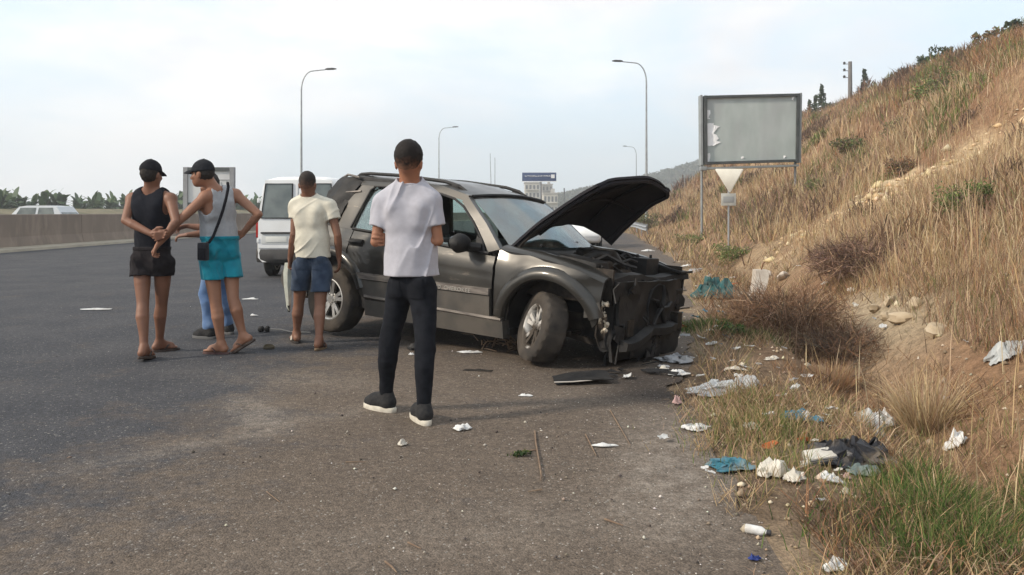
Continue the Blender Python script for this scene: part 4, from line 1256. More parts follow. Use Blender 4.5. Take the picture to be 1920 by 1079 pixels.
def basis(f, up=(0, 0, 1)):
    f = Vector(f).normalized(); up = Vector(up); r = f.cross(up).normalized(); u = r.cross(f).normalized()
    return r, f, u
def head_prims(c, f, up=(0, 0, 1), s=1.0):
    """skull, jaw, nose, ears, brow, lips; c is the middle of the skull"""
    r, f, u = basis(f, up); c = Vector(c)
    M = [[r[i], f[i], u[i]] for i in range(3)]
    p = lambda x, y, z: c + (r*x + f*y + u*z)*s
    P = [EL(p(0, -0.012, 0.012), (0.0755*s, 0.095*s, 0.098*s), 0.02, M),
         EL(p(0, 0.030, -0.055), (0.058*s, 0.062*s, 0.066*s), 0.03, M),
         EL(p(0, 0.062, -0.096), (0.026*s, 0.022*s, 0.020*s), 0.02, M),            # chin
         RC(p(0, 0.086, 0.0), p(0, 0.106, -0.036), 0.010*s, 0.014*s, 0.012),        # nose
         EL(p(0, 0.098, -0.040), (0.019*s, 0.014*s, 0.010*s), 0.008, M),
         RC(p(-0.035, 0.079, 0.017), p(0.035, 0.079, 0.017), 0.010*s, 0.010*s, 0.014),  # brow
         EL(p(0, 0.088, -0.066), (0.024*s, 0.010*s, 0.006*s), 0.006, M), EL(p(0, 0.087, -0.077), (0.021*s, 0.010*s, 0.007*s), 0.006, M)]
    for s_ in (-1, 1):
        P.append(EL(p(s_*0.045, 0.062, -0.028), (0.020*s, 0.020*s, 0.018*s), 0.02, M))  # cheek
        P.append(EL(p(s_*0.079, -0.008, -0.018), (0.009*s, 0.019*s, 0.031*s), 0.006, M))
        P.append(EL(p(s_*0.083, -0.014, -0.004), (0.008*s, 0.016*s, 0.017*s), 0.004, M))
    return P
def foot_prims(ank, d, pitch=0.0, L=0.25, s=1.0):
    """bare foot with toes; ank is the ankle joint, sole 0.075 below it"""
    d = Vector(d); d.z = 0; d.normalize(); r = Vector((d.y, -d.x, 0)); up = Vector((0, 0, 1))
    f = d*math.cos(pitch) + up*math.sin(pitch); u = up*math.cos(pitch) - d*math.sin(pitch)
    A = Vector(ank); p = lambda x, y, z: A + r*x + f*y + u*z
    P = [RC(p(0, 0, 0.0), p(0, -0.035, -0.045), 0.036, 0.033, 0.02),
         RC(p(0, -0.03, -0.045), p(0, 0.10, -0.050), 0.031, 0.026, 0.02), RC(p(0, 0.0, -0.005), p(0, 0.11, -0.045), 0.034, 0.024, 0.03),
         RC(p(-0.018, 0.10, -0.055), p(0.018, 0.10, -0.055), 0.022, 0.022, 0.02)]
    for i, x in enumerate((-0.030, -0.012, 0.004, 0.019, 0.032)):
        P.append(RC(p(x*0.9, 0.10, -0.057), p(x, 0.165-abs(i-1)*0.006, -0.064), 0.015, 0.0085 + 0.003*(i == 0), 0.008))
    return P
def sandal(name, ank, d, parent, org, pitch=0.0, sole=None, strapm=None):
    d = Vector(d); d.z = 0; d.normalize(); r = Vector((d.y, -d.x, 0)); up = Vector((0, 0, 1))
    f = d*math.cos(pitch) + up*math.sin(pitch); u = up*math.cos(pitch) - d*math.sin(pitch)
    A = Vector(ank); p = lambda x, y, z: A + r*x + f*y + u*z
    out = []
    for t in np.linspace(0, 2*math.pi, 22, endpoint=False):
        y = 0.052 + 0.135*math.cos(t); w = 0.046*(1 + 0.22*math.cos(t))
        out.append((w*math.copysign(abs(math.sin(t))**0.75, math.sin(t)), y))
    mb = MB()
    mb.loft([[p(x*k, 0.052+(y-0.052)*k, z) for x, y in out] for z, k in ((-0.098, 0.95), (-0.093, 1.0), (-0.078, 1.0), (-0.075, 0.97))])
    so = mb.build(name, sole or M_SOLE_B, parent, offset=org)
    mb = MB()
    mb.tube([p(-0.046, 0.035, -0.07), p(-0.034, 0.07, -0.036), p(-0.010, 0.118, -0.038), p(-0.006, 0.128, -0.07)], 0.009, 6, flat=0.6)
    mb.tube([p(0.046, 0.035, -0.07), p(0.034, 0.07, -0.034), p(0.006, 0.115, -0.036), p(-0.006, 0.128, -0.07)], 0.009, 6, flat=0.6)
    mb.build('strap', strapm or sole or M_SOLE_B, so, offset=org)
def shoe(name, ank, d, parent, org, upper, sole_m, pitch=0.0):
    d = Vector(d); d.z = 0; d.normalize(); r = Vector((d.y, -d.x, 0)); up = Vector((0, 0, 1))
    f = d*math.cos(pitch) + up*math.sin(pitch); u = up*math.cos(pitch) - d*math.sin(pitch)
    A = Vector(ank); p = lambda x, y, z: A + r*x + f*y + u*z
    P = [RC(p(0, -0.01, 0.02), p(0, -0.02, -0.05), 0.042, 0.044, 0.02), RC(p(0, -0.03, -0.05), p(0, 0.10, -0.055), 0.044, 0.046, 0.03),
         RC(p(0, 0.02, -0.01), p(0, 0.12, -0.05), 0.038, 0.034, 0.03), RC(p(0, 0.10, -0.06), p(-0.004, 0.165, -0.066), 0.047, 0.034, 0.03),
         PL(p(0, 0, -0.085), -u), PL(p(0, -0.01, 0.028), (u*0.9 - f*0.3))]
    so = sdf_obj(name, P, upper, parent, org, 0.006)
    out = []
    for t in np.linspace(0, 2*math.pi, 26, endpoint=False):
        y = 0.058 + 0.148*math.cos(t); w = 0.050*(1 + 0.14*math.cos(t))
        out.append((w*math.copysign(abs(math.sin(t))**0.75, math.sin(t)), y))
    mb = MB()
    mb.loft([[p(x*k, 0.058+(y-0.058)*k, z) for x, y in out] for z, k in ((-0.112, 0.96), (-0.107, 1.0), (-0.083, 1.0), (-0.078, 0.98))])
    mb.build('sole', sole_m, so, offset=org)
    mb = MB()
    for k in range(4):
        yy = 0.055 + 0.022*k; zz = -0.002 - 0.0125*k
        mb.tube([p(-0.03, yy, zz-0.012), p(0, yy+0.004, zz+0.014), p(0.03, yy, zz-0.012)], 0.0035, 5)
    mb.build('laces', M_SOLE_W if sole_m is M_SOLE_W else M_SHOE_B, so, offset=org)

def lerp(a, b, t): return Vector(a).lerp(Vector(b), t)
def arm_prims(sh, el, wr, s=1.0):
    m = lerp(el, wr, 0.28)
    return [EL(sh, (0.056*s,)*3, 0.03), RC(sh, lerp(sh, el, 0.5), 0.051*s, 0.044*s, 0.02), RC(lerp(sh, el, 0.5), el, 0.044*s, 0.036*s, 0.004),
            RC(el, m, 0.036*s, 0.0395*s, 0.004), RC(m, wr, 0.0395*s, 0.026*s, 0.004)]
def leg_prims(hip, kn, an, back, s=1.0):
    back = Vector(back)
    c0 = lerp(kn, an, 0.30) + back*0.022
    return [RC(hip, lerp(hip, kn, 0.5), 0.082*s, 0.068*s, 0.03), RC(lerp(hip, kn, 0.5), kn, 0.068*s, 0.051*s, 0.005),
            RC(kn, lerp(kn, c0, 0.55), 0.051*s, 0.054*s, 0.005), RC(lerp(kn, c0, 0.55), c0, 0.054*s, 0.056*s, 0.005),
            RC(c0, lerp(kn, an, 0.68), 0.056*s, 0.040*s, 0.005), RC(lerp(kn, an, 0.68), an, 0.040*s, 0.033*s, 0.005)]
def torso_prims(nk, pel, fwd, shL, shR, w=1.0, hx=Vector((1, 0, 0))):
    nk, pel, shL, shR = Vector(nk), Vector(pel), Vector(shL), Vector(shR)
    ch = lerp(nk, pel, 0.32); wa = lerp(nk, pel, 0.72)
    ax = (shR-shL).normalized()
    P = [RC(ch, wa, 0.156*w, 0.132*w, 0.01, fwd, 1.50), RC(wa, pel, 0.132*w, 0.140*w, 0.01, fwd, 1.46),
         RC(lerp(nk, ch, 0.45) - ax*0.09, lerp(nk, ch, 0.45) + ax*0.09, 0.085*w, 0.085*w, 0.05, fwd, 1.2)]
    for sh in (shL, shR):
        P.append(RC(lerp(nk, sh, 0.15) + Vector((0, 0, 0.012)), lerp(nk, sh, 0.95), 0.055, 0.050, 0.03))
    f = Vector(fwd).normalized()
    for s_ in (-1, 1):
        P.append(RC(pel + hx*0.070*s_ - f*0.020 - Vector((0, 0, 0.04)), pel + hx*0.070*s_ - f*0.02 - Vector((0, 0, 0.07)), 0.068, 0.066, 0.03))
        P.append(RC(ch + ax*0.085*s_ - f*0.055 + Vector((0, 0, 0.05)), ch + ax*0.07*s_ - f*0.06 - Vector((0, 0, 0.04)), 0.055, 0.05, 0.05))   # shoulder blades
    return P
def up_dir(a, b): return (Vector(b)-Vector(a)).normalized()

def person(J, label, sk, hand_specs, feet, wid=1.0, limb=1.0, hs=1.0, group=None):
    """J: joints in place. Body is one surface; returns (thing, origin)"""
    org = Vector((J['pel'].x, J['pel'].y, 0))
    t = thing('person', label, 'person', org, group=group)
    P = []
    P += torso_prims(J['nk'], J['pel'], J['fwd'], J['shL'], J['shR'], wid, (J['hipR']-J['hipL']).normalized())
    P += [RC(lerp(J['nk'], J['head'], -0.15), J['head'] - Vector(J['hf']).normalized()*0.012, 0.062, 0.055, 0.03)]
    P += head_prims(J['head'], J['hf'], J.get('hu', (0, 0, 1)), hs)
    for s_ in 'LR':
        P += arm_prims(J['sh'+s_], J['el'+s_], J['wr'+s_], limb)
        P += leg_prims(J['hip'+s_], J['kn'+s_], J['an'+s_], -Vector(J['fwd'])*0.6, limb)
        if s_ in hand_specs: P += hand_prims(J['wr'+s_], **hand_specs[s_])
        if s_ in feet: P += foot_prims(J['an'+s_], **feet[s_])
    sdf_obj('body', P, sk, t, org, 0.0068)
    r, f, u = basis(J['hf'], J.get('hu', (0, 0, 1))); c = Vector(J['head'])
    for s_ in (-1, 1):
        mb = MB(); mb.ell(c + (r*s_*0.031 + f*0.077 + u*-0.001)*hs, (0.012, 0.010, 0.009), 10, 8, rot=Matrix((r, f, u)).transposed())
        mb.build('eye', M_EYE, t, offset=org)
    return t, org
def short_hair(J, t, org, m=None, hs=1.0, thick=0.010, low=-0.03, name='hair', fade=0.004, lift=0.0, fadecol=None):
    r, f, u = basis(J['hf'], J.get('hu', (0, 0, 1))); c = Vector(J['head'])
    M = [[r[i], f[i], u[i]] for i in range(3)]
    p = lambda x, y, z: c + (r*x + f*y + u*z)*hs
    P = [EL(p(0, -0.016, 0.018+lift), ((0.0755+thick)*hs, (0.095+thick)*hs, (0.098+thick*1.4-lift*0.55)*hs), 0.01, M),
         PL(p(0, 0.052, 0.03), (f*1.0 - u*0.45)), PL(p(0, -0.03, low-0.03), (-u*1.0 + f*0.30)),
         ]
    for s_ in (-1, 1): P.append(dict(EL(p(s_*0.085, 0.0, -0.022), (0.03*hs, 0.030*hs, 0.040*hs), 0.01, M), op='sub'))
    w = lambda x, y, z: fade*vnoise(x*70, y*70, z*70) + 0.5*fade*vnoise(x*160, y*160, z*160)
    o = sdf_obj(name, P, m or M_HAIR, t, org, 0.005, wr=w, relax=1)
    if fadecol is not None:                                  # a barber's fade: stubble thins out towards the neck
        me = o.data; n = len(me.vertices); V = np.zeros(n*3, np.float32); me.vertices.foreach_get('co', V); V = V.reshape(-1, 3)
        zz = ((V + np.array(org, np.float32) - np.array(c, np.float32)) @ np.array(u, np.float32))/hs
        k = np.clip((zz - fadecol[2])/(fadecol[3]-fadecol[2]) + 0.35*vnoise(V[:, 0]*90, V[:, 1]*90, V[:, 2]*90), 0, 1)[:, None]
        C = np.ones((n, 4), np.float32); C[:, :3] = np.array(fadecol[0])*k + np.array(fadecol[1])*(1-k)
        a = me.color_attributes.new('col', 'FLOAT_COLOR', 'POINT'); a.data.foreach_set('color', C.ravel())
    return o
def ball_cap(J, t, org, m, brim_dir=None, hs=1.0):
    r, f, u = basis(J['hf'], J.get('hu', (0, 0, 1))); c = Vector(J['head'])
    if brim_dir is not None: r, f, u = basis(brim_dir, u)
    M = [[r[i], f[i], u[i]] for i in range(3)]
    p = lambda x, y, z: c + (r*x + f*y + u*z)*hs
    P = [EL(p(0, -0.010, 0.022), (0.088*hs, 0.107*hs, 0.112*hs), 0.01, M), PL(p(0, 0, 0.018), (-u*1.0 - f*0.12)), EL(p(0, -0.01, 0.134), (0.010, 0.010, 0.007), 0.004, M)]
    o = sdf_obj('cap', P, m, t, org, 0.006, wr=wrinkle(0.0025, (20, 20, 20)))
    mb = MB(); G = []
    for a in np.linspace(-1.15, 1.15, 15):
        row = []
        for k in np.linspace(0, 1, 6):
            x = 0.082*math.sin(a)*(1-0.08*k); y = 0.090*math.cos(a) + k*(0.082*math.cos(a)**0.6 if math.cos(a) > 0 else 0) + 0.004
            row.append(p(x, y, 0.026 - 0.03*k*k - 0.9*x*x*k*2))
        G.append(row)
    mb.slab(G, u*0.005); mb.build('brim', m, o, offset=org)
    return o

def tee(J, t, org, m, name='t_shirt', hem=0.0, chest=1.0, waist=1.0, hipw=1.0, sleeve=0.62, seed=1.0, amp=0.006, sl_r=0.078, hem_n=(0, 0, -1), wr=None):
    nk, pel, fwd, shL, shR = J['nk'], J['pel'], J['fwd'], J['shL'], J['shR']
    ch = lerp(nk, pel, 0.32); wa = lerp(nk, pel, 0.72); ax = (shR-shL).normalized(); f = Vector(fwd).normalized()
    low = pel + Vector((0, 0, hem))
    P = [RC(ch, wa, 0.172*chest, 0.158*waist, 0.05, fwd, 1.42), RC(wa, low - Vector((0, 0, 0.06)), 0.158*waist, 0.174*hipw, 0.05, fwd, 1.28),
         RC(lerp(nk, ch, 0.45) - ax*0.10, lerp(nk, ch, 0.45) + ax*0.10, 0.097, 0.097, 0.05, fwd, 1.12)]
    for s_ in (-1, 1):
        P.append(RC(ch + ax*0.085*s_ - f*0.062 + Vector((0, 0, 0.05)), ch + ax*0.07*s_ - f*0.062 - Vector((0, 0, 0.04)), 0.06, 0.055, 0.05))
    for s_, sh, el in (('L', shL, J['elL']), ('R', shR, J['elR'])):
        P.append(RC(lerp(nk, sh, 0.20) + Vector((0, 0, 0.016)), lerp(nk, sh, 0.95) + Vector((0, 0, 0.004)), 0.058, 0.062, 0.04))
        d = (el-sh).normalized()
        P.append(RC(sh, lerp(sh, el, sleeve + 0.12), 0.068, sl_r, 0.03, cut=(lerp(sh, el, sleeve), d)))
    P.append(dict(PL(low, hem_n)))
    P.insert(3, RC(nk - Vector((0, 0, 0.03)), nk + Vector((0, 0, 0.012)), 0.084, 0.078, 0.03))
    # neck opening
    P.append(dict(RC(lerp(nk, J['head'], 0.14), lerp(nk, J['head'], 0.8), 0.067, 0.10, 0.01), op='sub'))
    col = lerp(nk, J['head'], 0.0); mb = MB(); ring = []
    for a in np.linspace(0, 2*math.pi, 25):
        ring.append(col + ax*0.070*math.cos(a) + f*(0.066*math.sin(a)) + Vector((0, 0, -0.012*math.sin(a) + 0.004)))
    mb.tube(ring, 0.012, 8); cb = mb.build('collar', m, t, offset=org)
    return sdf_obj(name, P, m, t, org, 0.0060, wr=wr or wrinkle(amp, (7, 7, 4.5), seed, amp*0.25), relax=1)
def tank(J, t, org, m, hem=0.0, waist=1.0, hipw=1.0, seed=1.0, amp=0.004, arm=0.085):
    nk, pel, fwd, shL, shR = J['nk'], J['pel'], J['fwd'], J['shL'], J['shR']
    ch = lerp(nk, pel, 0.32); wa = lerp(nk, pel, 0.72); ax = (shR-shL).normalized(); f = Vector(fwd).normalized()
    low = pel + Vector((0, 0, hem))
    P = [RC(ch, wa, 0.168, 0.146*waist, 0.05, fwd, 1.44), RC(wa, low - Vector((0, 0, 0.06)), 0.146*waist, 0.160*hipw, 0.05, fwd, 1.38),
         RC(lerp(nk, ch, 0.45) - ax*0.09, lerp(nk, ch, 0.45) + ax*0.09, 0.094, 0.094, 0.05, fwd, 1.15)]
    for s_ in (-1, 1):
        P.append(RC(ch + ax*0.085*s_ - f*0.060 + Vector((0, 0, 0.05)), ch + ax*0.07*s_ - f*0.061 - Vector((0, 0, 0.04)), 0.060, 0.055, 0.05))
    for sh in (shL, shR):
        P.append(RC(lerp(nk, sh, 0.25) + Vector((0, 0, 0.020)), lerp(nk, sh, 0.72) + Vector((0, 0, 0.012)), 0.056, 0.055, 0.04))
    P.append(PL(low, (0, 0, -1)))
    P.append(dict(RC(lerp(nk, J['head'], 0.05), lerp(nk, J['head'], 0.8), 0.082, 0.12, 0.01), op='sub'))
    for s_, sh in ((-1, shL), (1, shR)):
        P.append(dict(RC(sh + ax*s_*0.030 + Vector((0, 0, 0.07)), sh + ax*s_*0.018 - Vector((0, 0, 0.085)), arm, arm, 0.01), op='sub'))
    return sdf_obj('tank_top', P, m, t, org, 0.0075, wr=wrinkle(amp, (8, 8, 5), seed), relax=1)
def bottoms(J, t, org, m, name, to=0.55, top=0.03, r0=0.108, r1=0.098, w=1.0, seed=2.0, amp=0.005, full=False, ra=0.05, pockets=False, band=False):
    pel, fwd = J['pel'], Vector(J['fwd']).normalized(); ax = (J['hipR']-J['hipL']).normalized(); ax = (J['shR']-J['shL']).normalized() if ax.length < .1 else ax
    P = [RC(pel + Vector((0, 0, top-0.02)), pel - Vector((0, 0, 0.01)), 0.158*w, 0.150*w, 0.05, fwd, 1.36)]
    for s_ in (-1, 1):
        P.append(RC(pel + ax*0.075*s_ - fwd*0.034 - Vector((0, 0, 0.03)), pel + ax*0.078*s_ - fwd*0.030 - Vector((0, 0, 0.065)), 0.088*w, 0.084*w, 0.02))
    low_z = []
    for s_ in 'LR':
        h, k, a = J['hip'+s_], J['kn'+s_], J['an'+s_]
        if full:
            c0 = lerp(k, a, 0.30) - fwd*0.014
            c1 = lerp(k, a, 0.62)
            P += [RC(h, lerp(h, k, 0.5), r0, r1*0.82, 0.03), RC(lerp(h, k, 0.5), k, r1*0.82, 0.0615, 0.005), RC(k, c0, 0.0615, 0.0585, 0.005), RC(c0, c1, 0.0585, 0.049, 0.005), RC(c1, lerp(a, k, 0.06), 0.049, ra, 0.005)]
        else:
            q = lerp(h, k, to)
            low_z.append(q.z)
            P.append(RC(h, lerp(h, k, to + 0.12), r0, r1, 0.008, cut=(q, ((k-h).normalized() + Vector((0, 0, -1))).normalized())))
    P.append(PL(pel + Vector((0, 0, top)), (0, 0, 1)))
    if low_z: P.append(PL(Vector((pel.x, pel.y, min(low_z))), (0, 0, -1)))
    wr = wrinkle(amp, (9, 9, 6), seed, amp*0.2)
    o = sdf_obj(name, P, m, t, org, 0.0070, wr=wr, relax=1)
    off = lambda d: (lambda x, y, z: wr(x, y, z) - d)
    if pockets:                                              # patch pockets sewn on behind
        for s_ in (-1, 1):
            c = pel + ax*0.078*s_ - Vector((0, 0, 0.055))
            sdf_obj('pocket', P + [PL(c + ax*0.058, ax), PL(c - ax*0.058, -ax), PL(c + Vector((0, 0, 0.06)), (0, 0, 1)), PL(c - Vector((0, 0, 0.070)), (0, 0, -1)), PL(pel - fwd*0.03, fwd)], m, o, org, 0.0055, wr=off(0.0045), relax=0)
    if band:                                                 # elastic waistband
        z0 = pel + Vector((0, 0, top-0.035))
        sdf_obj('waistband', P + [PL(z0, (0, 0, -1))], m, o, org, 0.0065, wr=off(0.005), relax=0)
    return o

S_TAN = skin('tan_skin', (0.30, 0.155, 0.098), (0.25, 0.12, 0.075))
S_BRN = skin('brown_skin', (0.215, 0.105, 0.066), (0.175, 0.083, 0.052))
S_WARM = skin('warm_skin', (0.33, 0.155, 0.092), (0.27, 0.12, 0.07))

# ---- 1: grey T-shirt, black trousers, arms folded, back to us
J = dict(head=at(767, 305, 5.03), hf=(0.12, 1, -0.10), nk=at(768, 352, 5.07), pel=at(771, 522, 5.07), fwd=(0.06, 1, 0),
         shL=at(719, 380, 5.07), shR=at(808, 378, 5.03), elL=at(704, 454, 5.05), elR=at(822, 452, 5.02), wrL=at(764, 436, 5.27), wrR=at(734, 450, 5.13),
         hipL=at(749, 545, 5.10), hipR=at(793, 545, 5.04), knL=at(730, 645, 5.15), knR=at(797, 655, 4.94), anL=at(724, 742, 5.22), anR=at(795, 768, 4.92))
J['anL'].z = 0.115; J['anR'].z = 0.115
p1, o1 = person(J, 'person in pale grey T-shirt and tight black trousers standing with arms folded', S_WARM,
    dict(L=dict(d=(1, 0.1, -0.1), palm=(0, -1, 0.2), side_out=(0, 0, 1), curl=0.35), R=dict(d=(-0.42, -1, 0.04), palm=(-1, 0.45, 0.0), side_out=(0, 0, 1), curl=0.42)), {}, hs=1.02, limb=0.88, wid=0.92)
M_FADE = mat_col('faded_hair', 0.75, 0, 0.2)
short_hair(J, p1, o1, m=M_FADE, thick=0.0135, low=-0.075, hs=1.02, fade=0.0022, lift=0.022, fadecol=((0.014, 0.011, 0.010), (0.13, 0.065, 0.042), -0.062, 0.012))
short_hair(J, p1, o1, m=M_FADE, thick=0.0012, low=-0.058, hs=1.02, name='hair_fade', fade=0.0004, fadecol=((0.020, 0.014, 0.012), (0.24, 0.12, 0.075), -0.075, -0.01))
M_T1 = cloth('pale_grey_jersey', (0.405, 0.40, 0.445), (0.37, 0.365, 0.405))
tee(J, p1, o1, M_T1, hem=0.018, hipw=1.02, waist=0.97, chest=0.97, sleeve=0.62, sl_r=0.063, wr=folds(0.022, 3.3, (0.30, 0.0, 1.0), 13.0))
bottoms(J, p1, o1, cloth('black_denim', (0.0075, 0.0085, 0.012), (0.013, 0.0145, 0.019), 20, sheen=0), 'trousers', full=True, top=0.05, r0=0.085, r1=0.087, w=0.88, ra=0.043, pockets=True, seed=4.1, amp=0.006)
shoe('shoe', J['anL'], (-0.78, 0.62, 0), p1, o1, M_SHOE_B, M_SOLE_W)
shoe('shoe', J['anR'], (-0.42, 0.90, 0), p1, o1, M_SHOE_B, M_SOLE_W)

# ---- 2: black tank top and shorts, hands clasped behind the back, walking away
J = dict(head=at(284, 327, 7.16), hf=(0.25, 1, -0.12), nk=at(284, 360, 7.20), pel=at(286, 480, 7.2), fwd=(0.10, 1, 0),
         shL=at(248, 374, 7.22), shR=at(320, 374, 7.16), elL=at(235, 414, 7.06), elR=at(330, 416, 7.02), wrL=at(286, 440, 6.98), wrR=at(312, 440, 6.98),
         hipL=at(266, 494, 7.2), hipR=at(306, 494, 7.2), knL=at(268, 570, 7.10), knR=at(303, 570, 7.33), anL=at(270, 648, 6.99), anR=at(299, 640, 7.44))
J['anL'].z = 0.118; J['anR'].z = 0.098
p2, o2 = person(J, 'person in black tank top and black shorts walking away with hands clasped behind', S_BRN,
    dict(L=dict(d=(1, 0.02, 0.02), palm=(0, -1, 0), side_out=(0, 0, 1), curl=0.45), R=dict(d=(-1, -0.30, -0.22), palm=(0, 1, 0.1), side_out=(0, 0, 1), curl=0.6)),
    dict(L=dict(d=(0.02, 1, 0), pitch=-0.14), R=dict(d=(0.75, 0.65, 0))), wid=0.97)
short_hair(J, p2, o2, thick=0.006, low=-0.05, hs=1.0)
M_CAPB = cloth('black_cap_cloth', (0.009, 0.009, 0.012), (0.015, 0.015, 0.019), 40, sheen=0)
ball_cap(J, p2, o2, M_CAPB, brim_dir=(0.28, 0.96, -0.05))
tank(J, p2, o2, cloth('black_jersey', (0.009, 0.010, 0.015), (0.013, 0.0145, 0.020), sheen=0), hem=0.035, seed=7.7, hipw=1.0, amp=0.006)
bottoms(J, p2, o2, cloth('charcoal_shorts', (0.013, 0.011, 0.013), (0.021, 0.018, 0.020), sheen=0), 'shorts', to=0.30, top=0.085, r0=0.096, r1=0.100, w=1.06, seed=1.3, amp=0.010, band=True)
sandal('flip_flop', J['anL'], (0.02, 1, 0), p2, o2, pitch=-0.14)
sandal('flip_flop', J['anR'], (0.75, 0.65, 0), p2, o2)

# ---- 3: grey tank top, turquoise shorts, black cap, face in profile to the left
J = dict(head=at(379, 326, 7.26), hf=(-1, 0.12, -0.05), nk=at(405, 362, 7.32), pel=at(413, 462, 7.35), fwd=(-0.48, 0.88, 0),
         shL=at(385, 370, 7.18), shR=at(442, 366, 7.42), elL=at(334, 416, 7.08), elR=at(485, 402, 7.36), wrL=at(298, 457, 7.02), wrR=at(455, 438, 7.44),
         hipL=at(394, 484, 7.29), hipR=at(431, 484, 7.42), knL=at(405, 572, 7.28), knR=at(437, 560, 7.34), anL=at(415, 646, 7.32), anR=at(456, 630, 7.36))
J['anL'].z = 0.098; J['anR'].z = 0.165
p3, o3 = person(J, 'person in grey tank top, turquoise shorts and black cap, one hand on hip, looking left', S_TAN,
    dict(L=dict(d=(-0.45, -0.08, -0.75), palm=(0.8, 0.1, -0.5), side_out=(0, -1, 0.2), curl=0.8), R=dict(d=(-0.75, -0.1, -0.45), palm=(-0.2, -0.9, 0), side_out=(-0.3, 0, 1), curl=0.55)),
    dict(L=dict(d=(-0.95, 0.22, 0)), R=dict(d=(-0.80, 0.05, 0), pitch=-0.55)), wid=0.98)
short_hair(J, p3, o3, thick=0.005, low=-0.045)
ball_cap(J, p3, o3, cloth('dark_cap_cloth', (0.012, 0.014, 0.018), (0.022, 0.023, 0.027), 40, sheen=0), brim_dir=(-1, 0.14, 0.04))
tank(J, p3, o3, cloth('grey_rib_cotton', (0.36, 0.37, 0.39), (0.31, 0.32, 0.34)), hem=0.055, seed=9.1, amp=0.010, arm=0.082)
bottoms(J, p3, o3, cloth('turquoise_nylon', (0.006, 0.215, 0.285), (0.004, 0.165, 0.235), 12, rough=0.6), 'shorts', to=0.46, top=0.095, r0=0.095, r1=0.096, w=1.06, seed=5.2, amp=0.013, band=True)
sandal('flip_flop', J['anL'], (-0.95, 0.22, 0), p3, o3, sole=mat('maroon_rubber', (0.045, 0.022, 0.022), (0.09, 0.05, 0.045), 16, 0.8))
sandal('flip_flop', J['anR'], (-0.80, 0.05, 0), p3, o3, pitch=-0.55, sole=M_SOLE_B)
# shoulder bag worn across the back
J3, nk3 = J, J['nk']
bag = thing('shoulder_bag', 'small black pouch on a strap across the grey tank top', 'bag', o3)
mb = MB(); bc = at(381, 472, 7.12)
mb.rbox(bc, (0.105, 0.05, 0.165), 0.016, rot=Matrix.Rotation(R(-25), 3, 'Z'))
pouch = mb.build('pouch', cloth('black_nylon', (0.013, 0.013, 0.018), (0.022, 0.022, 0.028), rough=0.7), bag, offset=o3)
mb = MB(); mb.rbox(bc + Vector((-0.004, -0.030, -0.02)), (0.085, 0.012, 0.10), 0.005, rot=Matrix.Rotation(R(-25), 3, 'Z')); mb.build('pocket', M_CAPB, pouch, offset=o3)
mb = MB()
sp = [at(427, 343, 7.25), at(428, 352, 7.222), at(424, 372, 7.205), at(418, 395, 7.195), at(410, 418, 7.188), at(400, 443, 7.168), at(392, 455, 7.14), bc + Vector((0.03, 0, 0.08))]
for a, b in zip(sp[:-1], sp[1:]): pass
mb.tube(sp, 0.013, 8, flat=1.0); mb.build('strap', M_CAPB, bag, offset=o3)

# ---- 4: cream T-shirt, denim shorts, walking away beside the car
J = dict(head=at(577, 346, 7.80), hf=(0.05, 1, -0.12), nk=at(578, 374, 7.85), pel=at(588, 482, 7.85), fwd=(0.05, 1, 0),
         shL=at(556, 386, 7.87), shR=at(618, 386, 7.83), elL=at(551, 440, 7.82), elR=at(633, 442, 7.80), wrL=at(544, 486, 7.90), wrR=at(636, 486, 7.88),
         hipL=at(568, 500, 7.85), hipR=at(604, 500, 7.82), knL=at(560, 572, 7.90), knR=at(600, 576, 7.70), anL=at(556, 630, 7.96), anR=at(598, 640, 7.55))
J['anL'].z = 0.098; J['anR'].z = 0.098
p4, o4 = person(J, 'person in cream T-shirt and dark denim shorts walking away beside the car', S_BRN,
    dict(L=dict(d=(-0.05, 0.1, -1), palm=(1, -0.1, 0), side_out=(0, 1, 0), curl=0.85), R=dict(d=(0.0, 0.12, -1), palm=(-1, 0, 0), side_out=(0, 1, 0), curl=0.42)),
    dict(L=dict(d=(-0.45, 0.9, 0)), R=dict(d=(0.05, 1, 0), pitch=-0.10)), wid=0.98)
short_hair(J, p4, o4, m=M_FADE, thick=0.0050, low=-0.06, fade=0.0012, lift=0.020, fadecol=((0.030, 0.024, 0.021), (0.12, 0.065, 0.045), -0.055, 0.03))
short_hair(J, p4, o4, m=M_FADE, thick=0.0012, low=-0.050, name='hair_fade', fade=0.0004, fadecol=((0.045, 0.030, 0.024), (0.17, 0.085, 0.055), -0.07, 0.0))
tee(J, p4, o4, cloth('cream_jersey', (0.62, 0.585, 0.49), (0.57, 0.535, 0.445)), hem=-0.005, hipw=1.0, waist=1.02, chest=0.98, sleeve=0.46, sl_r=0.070, wr=folds(0.019, 12.7, (0.8, 0.0, 0.55), 11.0))
bottoms(J, p4, o4, cloth('dark_denim', (0.022, 0.035, 0.062), (0.040, 0.058, 0.092), 14), 'shorts', to=0.62, top=0.04, r0=0.096, r1=0.092, w=0.95, seed=8.2, amp=0.011, pockets=True)
sandal('flip_flop', J['anL'], (-0.45, 0.9, 0), p4, o4, sole=mat('dark_sole', (0.02, 0.018, 0.018), (0.05, 0.042, 0.036), 16, .8), strapm=M_SOLE_W)
sandal('flip_flop', J['anR'], (0.05, 1, 0), p4, o4, pitch=-0.10, sole=mat('tan_sole', (0.24, 0.17, 0.10), (0.15, 0.10, 0.06), 16, .8), strapm=M_SOLE_B)
